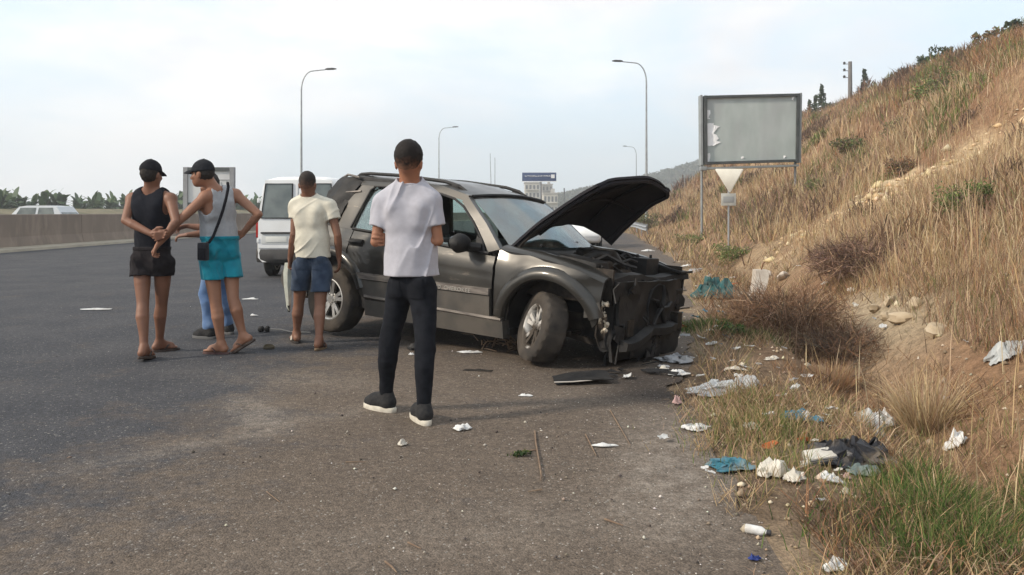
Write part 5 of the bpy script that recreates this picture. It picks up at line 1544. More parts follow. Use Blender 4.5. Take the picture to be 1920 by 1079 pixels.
# what hangs from the left hand
held = thing('bumper_strip', 'pale tapering plastic strip hanging from the hand of the person in cream T-shirt', 'panel', (J['wrL'].x, J['wrL'].y, 0))
mb = MB(); hw = J['wrL'] + Vector((0, 0.02, -0.13))
mb.slab([[at(px, py, 7.93 + d) for px, d in ((x0, 0.0), ((x0+x1)/2, -0.018), (x1, 0.0))] for py, x0, x1 in ((493, 534, 548), (512, 531, 547), (535, 532, 546), (558, 535, 546), (575, 537, 545), (583, 540, 544))], (0, 0.008, 0))
mb.build('sheet', mat('pale_plastic', (0.50, 0.52, 0.46), (0.38, 0.39, 0.34), 12, 0.5), held, offset=held.location)
mb = MB(); mb.tube([at(541, 573, 7.92), at(542, 585, 7.93)], 0.012, 6); mb.build('tip', M_BLK, held, offset=held.location)

# ---- 5: jeans and dark trainers, mostly hidden behind the turquoise shorts
J = dict(head=at(392, 346, 8.25), hf=(-1, 0.25, -0.35), nk=at(404, 376, 8.30), pel=at(407, 482, 8.35), fwd=(-0.9, 0.40, 0),
         shL=at(396, 386, 8.16), shR=at(414, 384, 8.46), elL=at(386, 438, 8.10), elR=at(384, 428, 8.44), wrL=at(352, 441, 8.02), wrR=at(352, 424, 8.40),
         hipL=at(400, 500, 8.27), hipR=at(415, 500, 8.42), knL=at(384, 552, 8.25), knR=at(420, 560, 8.44), anL=at(392, 615, 8.18), anR=at(428, 610, 8.50))
J['anL'].z = 0.115; J['anR'].z = 0.115
p5, o5 = person(J, 'person in blue jeans and black trainers half hidden behind the turquoise shorts', S_BRN,
    dict(L=dict(d=(-1, -0.05, -0.1), palm=(0, 0.3, -1), side_out=(0, 1, 0.2), curl=0.5), R=dict(d=(-1, -0.2, -0.25), palm=(0, -0.4, -1), side_out=(0, -1, 0.3), curl=0.5)), {}, wid=0.9)
short_hair(J, p5, o5, thick=0.008)
tee(J, p5, o5, cloth('dusky_pink_jersey', (0.30, 0.24, 0.25), (0.26, 0.21, 0.22)), hem=-0.01, seed=15.1, amp=0.006, chest=0.92, waist=0.92, hipw=0.94, sleeve=0.55)
bottoms(J, p5, o5, cloth('blue_denim', (0.085, 0.15, 0.29), (0.14, 0.215, 0.36), 9), 'jeans', full=True, top=0.03, r0=0.095, r1=0.09, w=0.92, ra=0.058, seed=6.6, amp=0.007)
shoe('shoe', J['anL'], (-0.92, 0.35, 0), p5, o5, M_SHOE_B, mat('grey_sole', (0.12, 0.12, 0.12), rough=0.7))
shoe('shoe', J['anR'], (-0.75, 0.6, 0), p5, o5, M_SHOE_B, mat('grey_sole', (0.12, 0.12, 0.12), rough=0.7))
# ================================================================== OTHER VEHICLES
def ring_rr(hw, z0, z1, r, n=5):
    """rounded rectangle in x, z"""
    pts = []
    for cx, cz, a0 in ((hw-r, z1-r, 0), (-hw+r, z1-r, 90), (-hw+r, z0+r, 180), (hw-r, z0+r, 270)):
        for k in range(n):
            a = R(a0 + 90*k/(n-1)); pts.append((cx + r*math.cos(a), cz + r*math.sin(a)))
    return pts
M_WHITE = mat('white_car_paint', (0.78, 0.79, 0.79), (0.70, 0.70, 0.69), 2.0, 0.35, coat=0.3)
M_SILV = mat('silver_car_paint', (0.52, 0.54, 0.56), (0.46, 0.48, 0.50), 2.0, 0.35, metal=0.3, coat=0.3)
M_GREYP = mat('grey_bumper_plastic', (0.045, 0.045, 0.047), (0.065, 0.062, 0.06), 6, 0.7)
M_REDL = mat('red_lens', (0.35, 0.02, 0.015), rough=0.15)
M_CARGL = mat('car_window', (0.085, 0.10, 0.098), (0.16, 0.18, 0.172), 2.5, 0.08, spec=0.6)
M_LENS = mat('clear_lens', (0.6, 0.62, 0.62), rough=0.1)
M_TYRE = mat('tyre_rubber', (0.018, 0.018, 0.018), (0.03, 0.03, 0.03), 10, 0.85)
def simple_wheel(parent, c, r, w, axis='X'):
    mb = MB(); mb.lathe([(0, -w/2), (r*0.6, -w/2), (r*0.9, -w/2), (r, -w*0.35), (r, w*0.35), (r*0.9, w/2), (r*0.6, w/2), (0, w/2)], c, axis, 28)
    o = mb.build('wheel', M_TYRE, parent)
    mb = MB()
    for s_ in (-1, 1):
        mb.lathe([(r*0.62, s_*(w/2-0.004)), (r*0.60, s_*(w/2+0.010)), (r*0.45, s_*(w/2-0.004)), (r*0.14, s_*(w/2+0.008)), (0, s_*(w/2+0.012))], c, axis, 20)
    mb.build('rim', M_ALLOY, o)
    return o

# ---- white van seen from behind
vb = gnd(559, 522); van = thing('white_van', 'white van with two rear doors stopped behind the wrecked car', 'van', (vb.x, vb.y, 0), (0, 0, R(-1.5)))
mb = MB(); rings = []
for y, zt, zs, hw in ((0.00, 1.985, 1.0, 0.80), (0.05, 2.02, 1.0, 0.835), (0.4, 2.045, 1.0, 0.845), (1.6, 2.05, 1.0, 0.85), (2.6, 2.03, 1.0, 0.85), (3.0, 1.88, .98, 0.845), (3.45, 1.40, .95, 0.84), (3.65, 1.16, .93, 0.83), (4.1, 1.02, .9, 0.80), (4.25, 0.80, .9, 0.74)):
    P = []
    h = zt - 0.32
    for x, f in ((-0.90, 0.0), (-1.0, 0.05), (-1.0, 0.42), (-0.985, 0.52), (-0.87, 0.90), (-0.80, 0.965), (-0.55, 0.995), (0, 1.0), (0.55, 0.995), (0.80, 0.965), (0.87, 0.90), (0.985, 0.52), (1.0, 0.42), (1.0, 0.05), (0.90, 0.0)):
        P.append(Vector((x*hw*zs, y + 0.10*(f > 0.5)*(f-0.5)*(y < 0.3), 0.32 + f*h)))
    rings.append(P)
mb.loft(rings); mb.build('body', M_WHITE, van, smooth=50)
def lean(z): return 0.10*max(0, (z-0.32)/1.70-0.5)
for s_ in (-1, 1):
    mb = MB(); P = []
    for z in np.linspace(0.60, 1.96, 9):
        hw = float(np.interp(z, [0.6, 1.1, 1.3, 1.96], [0.80, 0.80, 0.785, 0.67]))
        P.append([Vector((s_*x, -0.018 + lean(z), z)) for x in np.linspace(0.012, hw, 6)])
    mb.slab(P, (0, 0.02, 0)); door_ = mb.build('rear_door', M_WHITE, van)
    mb = MB(); P = []
    for z in np.linspace(1.20, 1.885, 6):
        hw = float(np.interp(z, [1.2, 1.89], [0.735, 0.655]))
        P.append([Vector((s_*x, -0.028 + lean(z), z)) for x in np.linspace(0.115, hw, 6)])
    mb.slab(P, (0, 0.012, 0)); w_ = mb.build('window', M_CARGL, door_)
    mb = MB(); pts = [P[0][0], P[0][-1], P[-1][-1], P[-1][0], P[0][0]]
    mb.tube([p + Vector((0, -0.002, 0)) for p in pts], 0.014, 6); mb.build('window_seal', M_BLK, w_)
    mb = MB()
    for z in (0.75, 1.55): mb.rbox((s_*0.80, -0.015 + lean(z), z), (0.05, 0.04, 0.09), 0.01)
    mb.build('hinge', M_WHITE, door_)
    mb = MB(); mb.rbox((s_*0.815, 0.03, 1.02), (0.07, 0.08, 0.42), 0.015); mb.build('tail_light', M_REDL, van)
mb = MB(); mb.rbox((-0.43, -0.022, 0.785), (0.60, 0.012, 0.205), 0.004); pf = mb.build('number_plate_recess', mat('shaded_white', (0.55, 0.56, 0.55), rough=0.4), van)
mb = MB(); mb.rbox((-0.43, -0.034, 0.905), (0.62, 0.05, 0.035), 0.01); mb.build('plate_lamp_bar', M_GREYP, van)
mb = MB(); mb.rbox((-0.43, -0.032, 0.775), (0.42, 0.010, 0.11), 0.003); mb.build('number_plate', mat('plate_white', (0.66, 0.66, 0.62), rough=0.4), van)
mb = MB(); mb.rbox((0.06, -0.035, 1.03), (0.06, 0.03, 0.16), 0.01); mb.build('door_handle', M_BLK, van)
mb = MB(); P = []
mb.loft([[Vector((x, -0.10 + 0.20*abs(x/0.9)**4 + oy, z)) for oy, z in ((0.16, 0.58), (0.0, 0.575), (-0.02, 0.50), (-0.01, 0.38), (0.06, 0.31), (0.2, 0.30))] for x in np.linspace(-0.87, 0.87, 15)])
mb.build('rear_bumper', M_GREYP, van)
mb = MB(); mb.rbox((0.0, 0.15, 2.0), (0.22, 0.06, 0.05), 0.015); mb.build('brake_light', M_REDL, van)
for x in (-0.72, 0.72):
    for y in (0.62, 3.5): simple_wheel(van, (x, y, 0.31), 0.31, 0.19)
mb = MB(); mb.box((0, 1.9, 0.30), (1.3, 3.4, 0.12)); mb.tube([(-0.72, 0.62, 0.31), (0.72, 0.62, 0.31)], 0.05, 8); mb.build('underbody', M_BLK, van)
mb = MB(); P = [[Vector((x, 2.97 + 0.5*t + 0.02, 1.90 - 0.50*t + 0.02)) for x in np.linspace(-0.66, 0.66, 5)] for t in np.linspace(0, 1, 4)]
mb.slab(P, (0, -0.01, -0.01)); mb.build('windscreen', M_CARGL, van)
for s_ in (-1, 1):
    mb = MB(); mb.rbox((s_*0.95, 2.75, 1.25), (0.16, 0.08, 0.20), 0.03); mb.build('wing_mirror', M_BLK, van)

# ---- hatchback cars: body, glasshouse, windows, wheels, lamps
def make_car(name, label, loc, rotz, paint, L=4.0, W=1.68, H=1.46):
    t = thing(name, label, 'car', loc, (0, 0, rotz))
    xs = [0, .04, .12, .30, .50, .75, .92, .985, 1.0]
    zt = [.60, .78, .86, .90, .93, .90, .80, .62, .52]; zb = [.34, .24, .20, .20, .20, .20, .20, .26, .34]; hw = [.80, .92, .97, 1, 1, .98, .94, .86, .78]
    mb = MB()
    mb.loft([[Vector(((x-0.5)*L, p*w*W/2, z)) for p, z in ((-.90, b), (-1, b+.10), (-1.0, (b+a)/2), (-.97, a-.06), (-.90, a), (0, a+.02), (.90, a), (.97, a-.06), (1.0, (b+a)/2), (1, b+.10), (.90, b))] for x, a, b, w in zip(xs, zt, zb, hw)])
    mb.build('body', paint, t, smooth=50)
    # glasshouse
    prof = [(.02, .84), (.10, 1.22), (.16, H-.04), (.30, H), (.50, H-.005), (.58, H-.06), (.72, .92)]
    mb = MB()
    mb.loft([[Vector(((x-.5)*L, s_*W/2*k, z)) for s_, k, z in ((-1, .95, .84), (-1, .93-.17*(zt_-.84)/(H-.84), zt_), (1, .93-.17*(zt_-.84)/(H-.84), zt_), (1, .95, .84))] for x, zt_ in prof])
    cab = mb.build('cabin', paint, t, smooth=30)
    for s_ in (-1, 1):
        for x0, x1, x2, x3 in ((.15, .37, .355, .20), (.39, .64, .56, .385)):
            def kk(z): return (.945 - .17*(z-.84)/(H-.84))*W/2 + 0.004
            P = []
            for v in np.linspace(0, 1, 4):
                z = .90 + (H-.10-.90)*v
                P.append([Vector(((xa-.5)*L, s_*kk(z), z)) for xa in np.linspace(x0+(x3-x0)*v, x1+(x2-x1)*v, 5)])
            mb = MB(); mb.slab(P, (0, -s_*0.006, 0)); mb.build('window', M_CARGL, cab)
        mb = MB(); mb.rbox(((.63-.5)*L, s_*(W/2+.06), .98), (.10, .16, .11), .03); mb.build('wing_mirror', M_BLK, t)
        mb = MB(); mb.rbox(((.955-.5)*L, s_*W*.36, .66), (.16, .30, .13), .04); mb.build('headlight', M_LENS, t)
        mb = MB(); mb.rbox(((.022-.5)*L, s_*W*.40, .78), (.10, .20, .20), .03); mb.build('tail_light', M_REDL, t)
        mb = MB(); mb.rbox(((.42-.5)*L, s_*(W/2+.006), .80), (.16, .02, .03), .006); mb.build('door_handle', M_BLK, t)
    P = [[Vector(((.585+.13*v-.5)*L + .01, u*W/2*(.72+.14*v), H-.085-(H-.085-.955)*v + .012)) for u in np.linspace(-1, 1, 5)] for v in np.linspace(0, 1, 4)]
    mb = MB(); mb.slab(P, (-.006, 0, -.004)); mb.build('windscreen', M_CARGL, cab)
    P = [[Vector(((.035+.085*v-.5)*L - .012, u*W/2*(.80-.08*v), .96+.36*v)) for u in np.linspace(-1, 1, 5)] for v in np.linspace(0, 1, 3)]
    mb = MB(); mb.slab(P, (.006, 0, 0)); mb.build('rear_window', M_CARGL, cab)
    mb = MB(); mb.rbox((.485*L, 0, .48), (.06, W*.60, .12), .02); mb.build('grille', M_BLK, t)
    mb = MB(); mb.rbox((.497*L, 0, .40), (.02, .50, .11), .004); mb.build('number_plate', mat('plate_pale', (.66, .66, .62), rough=.4), t)
    for s_ in (-1, 1):
        for x in (.19, .81): simple_wheel(t, ((x-.5)*L, s_*(W/2-.09), .30), .30, .19, 'Y')
    return t
c1 = at(66, 398, 37.0)
make_car('silver_hatchback', 'silver car showing only its roof and windows above the concrete wall', (c1.x, 37.0, 0.0), R(178), M_SILV, L=4.2, H=1.62)
c2 = at(1080, 398, 30.0)
make_car('white_car', 'white car coming up the road, seen under the raised hood', (c2.x, 30.0, 0.004), R(-91), M_WHITE, H=1.42)

# ================================================================== STREET FURNITURE
M_GALV = mat('galvanised_steel', (0.36, 0.38, 0.39), (0.28, 0.29, 0.30), 3, 0.5, metal=0.5)
def street_lamp(px, py_top, Y, arm, label, base_z=None, group='street lamps along the road'):
    p = at(px, py_top, Y); H = p.z
    bz = base_z if base_z is not None else tz(p.x, Y)
    t = thing('street_lamp', label, 'street lamp', (p.x, Y, bz - 0.05), group=group)
    H -= bz - 0.05
    mb = MB(); hb = H - 1.6
    path = [(0, 0, 0), (0, 0, hb*0.5), (0, 0, hb)]; rad = [0.11, 0.085, 0.060]
    for a in np.linspace(12, 90, 8): path.append((arm*0.9*(1-math.cos(R(a))), 0, hb + 1.5*math.sin(R(a)))); rad.append(0.055 - 0.012*a/90)
    path.append((arm*1.9, 0, H)); rad.append(0.038)
    mb.tube(path, rad, 8); mb.rbox((0, 0, 0.05), (0.34, 0.34, 0.10), 0.02); mb.rbox((0.0, -0.10, 0.8), (0.12, 0.05, 0.4), 0.01)
    mb.build('pole', M_GALV, t)
    mb = MB(); mb.loft([[Vector((arm*(1.85 + 0.85*k), y*w, H + 0.02 + z*h + 0.03*k)) for y, z in ((-1, 0), (-.7, 1), (.7, 1), (1, 0), (.7, -.5), (-.7, -.5))] for k, w, h in ((0, .05, .05), (.2, .12, .09), (.7, .15, .09), (1, .07, .04))])
    mb.build('lamp_head', M_GREYP, t)
    return t
street_lamp(565, 131, 61, 1.0, 'tall street lamp rising behind the white van, arm to the right', 0.9)
street_lamp(823, 239, 109, 1.0, 'street lamp above the wrecked car roof, its arm to the right', 0.9)
street_lamp(1212, 116, 62, -1.0, 'tall street lamp beside the billboard, arm to the left')
street_lamp(1193, 275, 142, -0.9, 'faint distant street lamp left of the tall lamp by the billboard')
for px, py, Y, lab in ((919, 288, 150, 'thin bare mast leaning slightly, left of a matching mast'), (928, 296, 150, 'thin bare upright mast, right of a leaning one')):
    p = at(px, py, Y); t = thing('mast', lab, 'mast', (p.x, Y, 0), group='thin masts far down the road')
    mb = MB(); mb.tube([(0.35 if px < 922 else 0, 0, 0), (0, 0, p.z)], [0.09, 0.05], 6); mb.build('pole', M_GALV, t)
    mb = MB(); mb.box((0, 0, 0.05), (0.4, 0.4, 0.1)); mb.build('base', M_CONC, t)

# ---- blank billboard on the right
M_FRAME = mat('dark_frame_steel', (0.055, 0.062, 0.062), (0.085, 0.09, 0.09), 3, 0.55, metal=0.2)
M_PALE = mat('pale_frame_edge', (0.30, 0.32, 0.32), (0.24, 0.25, 0.25), 3, 0.5, metal=0.3)
M_SHEET = mat('bare_metal_sheet', (0.345, 0.385, 0.370), (0.42, 0.46, 0.445), 1.6, 0.6, stretch=(1, 1, 0.5), lo=0.35, hi=0.62, c3=(0.36, 0.365, 0.37), scale3=0.6)
M_PAPER = mat('torn_white_paper', (0.86, 0.86, 0.86), (0.80, 0.80, 0.80), 3, 0.9)
YB = 32.5
A, B_ = at(1319, 180, YB), at(1499, 176, YB); C_, D_ = at(1497, 304, YB), at(1320, 309, YB)
bx = (A.x + B_.x)/2
bb = thing('billboard', 'blank grey billboard in a dark frame with torn white paper at its left edge', 'billboard', (bx, YB, tz(bx, YB)), (0, 0, 0))
ob = Vector((bx, YB, bb.location.z))
def bl(u, v, d=0.0):  # u across, v up, d towards us
    lo_, hi_ = D_.lerp(C_, u), A.lerp(B_, u)
    return lo_.lerp(hi_, v) + Vector((0, -d, 0)) - ob
mb = MB(); mb.slab([[bl(u, v, 0.0) for v in np.linspace(0.03, 0.97, 5)] for u in np.linspace(0.03, 0.97, 6)], (0, 0.05, 0)); sheet = mb.build('panel', M_SHEET, bb)
for nm, (u0, v0), (u1, v1) in (('frame', (0, 0.02), (1, 0.02)), ('frame', (0, 0.98), (1, 0.98)), ('frame', (0.018, 0.0), (0.018, 1)), ('frame', (0.982, 0), (0.982, 1))):
    mb = MB(); a, b = bl(u0, v0, 0.06), bl(u1, v1, 0.06)
    hz = v0 == v1
    a2, b2 = (a, b) if not hz else (a + Vector((0.127, 0, 0)), b - Vector((0.127, 0, 0)))
    d = Vector((0, 0, 0.050)) if hz else Vector((0.055, 0, 0))
    mb.loft([[p - d + Vector((0, -.05, 0)), p + d + Vector((0, -.05, 0)), p + d + Vector((0, .30, 0)), p - d + Vector((0, .30, 0))] for p in (a2, b2)]); mb.build(nm, M_FRAME, bb)
for nm, u, dx in (('side_trim', 0.0, -0.07), ('side_trim', 1.0, 0.07)):
    mb = MB(); a, b = bl(u, -0.01, 0), bl(u, 1.01, 0)
    mb.loft([[p + Vector((dx-.05, -.03, 0)), p + Vector((dx+.03, -.03, 0)), p + Vector((dx+.03, .40, 0)), p + Vector((dx-.05, .40, 0))] for p in (a, b)]); mb.build(nm, M_PALE, bb)
mb = MB(); a, b = bl(0, -0.05), bl(1, -0.045)
mb.loft([[p + Vector((0, -.08, -.06)), p + Vector((0, -.08, .02)), p + Vector((0, .3, .02)), p + Vector((0, .3, -.06))] for p in (a, b)]); mb.build('bottom_rail', M_PALE, bb)
rnd = random.Random(4)
def torn(u0, v0, w, h, n, seed):
    rn = random.Random(seed); mb = MB(); P = []
    for i in range(n):
        v = v0 + h*i/(n-1); ww = w*rn.uniform(0.35, 1.15)
        P.append([bl(u0 + ww*k/4, v + rn.uniform(-.006, .006), 0.012 + 0.03*rn.random()*(k > 2)) for k in range(5)])
    mb.slab(P, (0, 0.004, 0)); mb.build('torn_paper', M_PAPER, sheet)
torn(0.038, 0.27, 0.13, 0.33, 14, 1); torn(0.038, 0.66, 0.028, 0.13, 6, 2); torn(0.038, 0.04, 0.03, 0.12, 5, 3); torn(0.92, 0.90, 0.025, 0.05, 4, 5); torn(0.39, 0.07, 0.03, 0.03, 4, 6); torn(0.84, 0.06, 0.03, 0.04, 4, 7); torn(0.10, 0.50, 0.03, 0.06, 4, 8)
for u in (-0.012, 0.985):
    p = bl(u, 0.0); gz = tz(p.x + ob.x, YB + 0.2) - ob.z
    mb = MB(); mb.tube([(p.x, 0.2, gz - 0.3), (p.x, 0.2, p.z + 0.3)], 0.052, 10); mb.build('post', M_PALE, bb)
mb = MB(); p = bl(-0.012, -0.06, 0.08); mb.rbox(p, (0.26, 0.3, 0.16), 0.02); mb.build('bracket', M_PALE, bb)

# ---- give-way sign with a plate below, seen from its plain side
YG = 24.7
g0 = at(1367, 398, YG); gz = tz(g0.x, YG)
gs = thing('yield_sign', 'cream downward pointing triangle sign with small plate below on a thin post', 'sign', (g0.x, YG, gz))
mb = MB()
tri = [at(1340, 317, YG), at(1395, 317, YG), at(1368.5, 363, YG)]
def rtri(k, dy):
    c = (tri[0]+tri[1]+tri[2])/3; out = []
    for i in range(3):
        a, b, d = tri[i-1], tri[i], tri[(i+1) % 3]
        for t_ in (0.0, 0.5, 1.0):
            q = (b + (a-b).normalized()*0.05).lerp(b + (d-b).normalized()*0.05, t_).lerp(b, 0.35 if t_ == 0.5 else 0)
            out.append(c + (q-c)*k + Vector((-g0.x, dy - YG, -gz)))
    return out
mb.loft([rtri(0.97, -0.02), rtri(1.0, -0.012), rtri(1.0, 0.012), rtri(0.97, 0.016)]); mb.build('triangle_plate', mat('cream_sign_paint', (0.80, 0.77, 0.68), (0.72, 0.69, 0.60), 4, 0.6), gs)
mb = MB(); a, b = at(1352, 363, YG), at(1380, 386, YG)
mb.rbox(((a.x+b.x)/2 - g0.x, 0, (a.z+b.z)/2 - gz), (b.x-a.x, 0.02, a.z-b.z), 0.008); lp = mb.build('lower_plate', mat('pale_grey_plate', (0.50, 0.50, 0.46), (0.40, 0.40, 0.37), 5, 0.6), gs)
mb = MB(); mb.rbox(((a.x+b.x)/2 - g0.x, -0.014, (a.z+b.z)/2 - gz), ((b.x-a.x)*0.72, 0.008, (a.z-b.z)*0.5), 0.003); mb.build('faded_print', mat('faded_grey', (0.30, 0.31, 0.31), rough=0.7), lp)
mb = MB(); mb.tube([(0, 0.05, -0.3), (0, 0.05, at(0, 330, YG).z - gz)], 0.032, 8); mb.build('post', M_GALV, gs)

# ---- framed board beyond the wall on the left
YL = 56
A, B_ = at(345, 314, YL), at(440, 314, YL); D_ = at(345, 398, YL)
lb = thing('framed_board', 'grey framed roadside board on two legs behind the person in the black cap', 'billboard', ((A.x+B_.x)/2, YL, 0))
w_ = B_.x - A.x; zt_ = A.z
for sx in (-1, 1):
    mb = MB(); mb.box((sx*(w_/2-0.15), 0, zt_/2), (0.30, 0.35, zt_)); mb.build('post', mat('grey_post', (0.27, 0.27, 0.28), (0.22, 0.22, 0.23), 3, .7), lb)
mb = MB(); mb.box((0, 0, zt_-0.14), (w_-0.62, 0.33, 0.26)); mb.build('top_rail', M_FRAME, lb)
mb = MB(); mb.box((0, 0, 1.9), (w_-0.62, 0.30, 0.2)); mb.build('bottom_rail', M_FRAME, lb)
mb = MB(); mb.box((0, 0.0, (zt_-0.28+2.0)/2), (w_-0.62, 0.10, zt_-0.28-2.0)); pn = mb.build('panel', mat('pale_board', (0.58, 0.58, 0.58), (0.48, 0.48, 0.49), 0.9, .8), lb)
mb = MB(); x0 = at(423, 0, YL).x - lb.location.x
mb.box((x0, -0.07, zt_-0.9), (0.75, 0.03, 0.06)); mb.box((x0+0.1, -0.07, zt_-1.25), (0.07, 0.03, 0.6)); mb.box((x0-0.3, -0.07, zt_-1.3), (0.05, 0.03, 0.5)); mb.build('printed_marks', mat('grey_print', (0.32, 0.32, 0.33), rough=.8), pn)

# ---- blue direction sign far down the road
YS = 91
p0, p1_ = at(979, 324, YS), at(1043, 340, YS)
sx_ = at(1013.5, 0, YS).x
ds = thing('direction_sign', 'distant blue direction sign with white writing on a single post', 'sign', (sx_, YS, 0))
M_BLUE = mat('sign_blue', (0.055, 0.085, 0.17), (0.07, 0.10, 0.19), 2, .5)
M_SWHT = mat('sign_white', (0.8, 0.8, 0.8), rough=.5)
cx_ = (p0.x+p1_.x)/2 - sx_; cz_ = (p0.z+p1_.z)/2; sw, sh = p1_.x-p0.x, p0.z-p1_.z
mb = MB(); mb.rbox((cx_, 0, cz_), (sw, 0.06, sh), 0.02); pn = mb.build('panel', M_BLUE, ds)
mb = MB(); mb.box((cx_, -0.045, cz_-sh/2-0.05), (sw+0.1, 0.03, 0.09)); mb.build('lower_edge', M_SWHT, ds)
rnd = random.Random(12); mb = MB()
x = -sw*0.42
while x < sw*0.30:                                           # unreadable script at this distance: short strokes on one line
    L_ = rnd.uniform(0.10, 0.32)
    pts = [(cx_+x+L_*k/4, -0.040, cz_+0.10+rnd.uniform(-.07, .07)) for k in range(5)]
    mb.tube(pts, 0.035, 5); x += L_ + rnd.uniform(0.05, 0.14)
mb.build('writing', M_SWHT, pn)
mb = MB(); mb.box((cx_+sw*0.40, -0.040, cz_+0.06), (0.42, 0.02, 0.42)); mb.build('route_patch', M_SWHT, pn)
mb = MB(); mb.tube([(0, 0.12, -0.1), (0, 0.12, cz_+sh*0.4)], 0.14, 10); mb.build('post', M_GALV, ds)

# ---- utility pole on the hill
YU = 84; pu = at(1594, 116, YU); uz = tz(pu.x, YU)
up_ = thing('utility_pole', 'weathered utility pole with three insulators on the hill crest', 'utility pole', (pu.x, YU, uz-0.3))
hU = pu.z - uz + 0.3
mb = MB(); mb.tube([(0, 0, 0), (0, 0, hU)], [0.26, 0.20], 8); mb.build('pole', mat('weathered_wood', (0.13, 0.12, 0.12), (0.18, 0.17, 0.16), 4, .9), up_)
for k in range(3):
    mb = MB(); z = hU - 0.25 - 0.72*k
    mb.tube([(0, 0, z), (-0.62, 0, z)], 0.045, 6); br = mb.build('bracket', M_GALV, up_)
    mb = MB(); mb.lathe([(0.0, -0.05), (0.15, -0.04), (0.10, 0.06), (0.16, 0.10), (0.09, 0.22), (0.0, 0.25)], (-0.62, 0, z), 'Z', 10); mb.build('insulator', M_GREYP, br)

# ---- guard rail far down on the right, where the road bends
gr = thing('guard_rail', 'grey steel guard rail where the road bends behind the raised hood', 'guard rail', (float(edge(38))+0.2, 38, 0))
mb = MB()
pr_ = ((-.02, .42), (.03, .47), (.03, .53), (-.02, .58), (.03, .63), (.03, .69), (-.02, .74))
mb.loft([[Vector((float(edge(y)) + 0.25 - gr.location.x + a, y-38, z)) for a, z in pr_] + [Vector((float(edge(y)) + 0.25 - gr.location.x + a - .012, y-38, z)) for a, z in pr_[::-1]] for y in np.arange(38, 68, 2.0)])
mb.build('rail', M_GALV, gr, smooth=20)
for y in np.arange(38.5, 67, 4):
    mb = MB(); mb.box((float(edge(y)) + 0.33 - gr.location.x, y-38, 0.36), (0.06, 0.10, 0.76)); mb.build('post', M_GALV, gr)

# ================================================================== FAR BUILDINGS
M_BPALE = mat('pale_render', (0.56, 0.53, 0.47), (0.48, 0.45, 0.40), 0.3, .9)
M_BGREY = mat('grey_render', (0.42, 0.40, 0.37), (0.36, 0.34, 0.31), 0.3, .9)
M_BWIN = mat('far_window', (0.10, 0.11, 0.12), rough=.2)
def block(label, px0, px1, py, Y, floors, cols, m):
    a, b = at(px0, py, Y), at(px1, py, Y); w = b.x-a.x; H = a.z
    t = thing('apartment_block', label, 'building', ((a.x+b.x)/2, Y, 0))
    mb = MB(); mb.box((0, 6, H/2), (w, 12, H)); wl_ = mb.build('wall', m, t, smooth=0)
    mb = MB(); mb.box((0, 6, H+0.25), (w+0.5, 12.5, 0.5)); mb.box((w*0.2, 6, H+1.3), (w*0.25, 3, 1.7)); mb.build('roof', M_BGREY, t, smooth=0)
    fh = H/floors
    for f in range(floors):
        for c in range(cols):
            mb = MB(); mb.box((-w/2 + (c+0.5)*w/cols, -0.06, fh*(f+0.52)), (w/cols*0.5, 0.16, fh*0.5)); mb.build('window', M_BWIN, t, smooth=0)
        mb = MB(); mb.box((0, -0.5, fh*(f+0.16)), (w*0.9, 1.0, 0.2)); mb.build('balcony', m, t, smooth=0)
block('pale apartment block far behind the blue direction sign', 984, 1012, 344, 330, 4, 4, M_BPALE)
block('grey apartment block just right of the direction sign post', 1016, 1036, 347, 345, 4, 3, M_BGREY)
block('small cream house below the direction sign, nearest of the far buildings', 1019, 1046, 364, 300, 2, 4, M_BPALE)
pm = at(1058, 353, 300); t = thing('far_mast', 'slim dark mast beside the small cream house', 'mast', (pm.x, 300, 0))  # a plain slim mast among the far buildings, only a pole
mb = MB(); mb.tube([(0, 0, 0), (0, 0, pm.z)], [0.35, 0.25], 8); mb.build('pole', M_FRAME, t)
# ================================================================== VEGETATION
M_BLADE = mat_col('grass_blades', 0.85, 0.25)
M_LEAF = mat_col('leaves', 0.6, 0.25, 0.3)
M_TWIG = mat_col('dry_twigs', 0.95)
M_BARK = mat('bark', (0.10, 0.075, 0.055), (0.16, 0.13, 0.10), 12, .95, bump=.6, bscale=40)
def blades_arrays(P, h, w, lean, col, rng, bend=0.35):
    n = len(P)
    a = rng.uniform(0, 2*np.pi, n); wx = np.stack([np.cos(a), np.sin(a), 0*a], 1)*(w/2)[:, None]
    la = rng.uniform(0, 2*np.pi, n)
    L = np.stack([np.cos(la), np.sin(la), 0*la], 1)*(lean*h)[:, None]
    up = np.zeros((n, 3)); up[:, 2] = h
    m = P + up*0.55 + L*bend; t = P + up*np.sqrt(np.maximum(1-lean**2*0.8, 0.05))[:, None] + L
    V = np.stack([P-wx, P+wx, m-wx*0.75, m+wx*0.75, t], 1).reshape(-1, 3)
    b = np.arange(n)[:, None]*5
    F = np.concatenate([b+[0, 1, 3], b+[0, 3, 2], b+[2, 3, 4]], 0)
    return V, F, np.repeat(col, 5, 0)
def palette(n, cols, wts, rng, var=0.22):
    C = np.array(cols)[rng.choice(len(cols), n, p=np.array(wts)/np.sum(wts))]
    return C*(1 + rng.uniform(-var, var, (n, 1))) * (1 + rng.uniform(-0.06, 0.06, (n, 3)))
STRAW = (0.42, 0.30, 0.165); PALE = (0.56, 0.44, 0.28); ROSE = (0.37, 0.245, 0.165); RUST = (0.285, 0.155, 0.082); BROWN = (0.165, 0.108, 0.074); OLIVE = (0.155, 0.165, 0.06); GREEN = (0.060, 0.110, 0.028); LIME = (0.15, 0.20, 0.06)

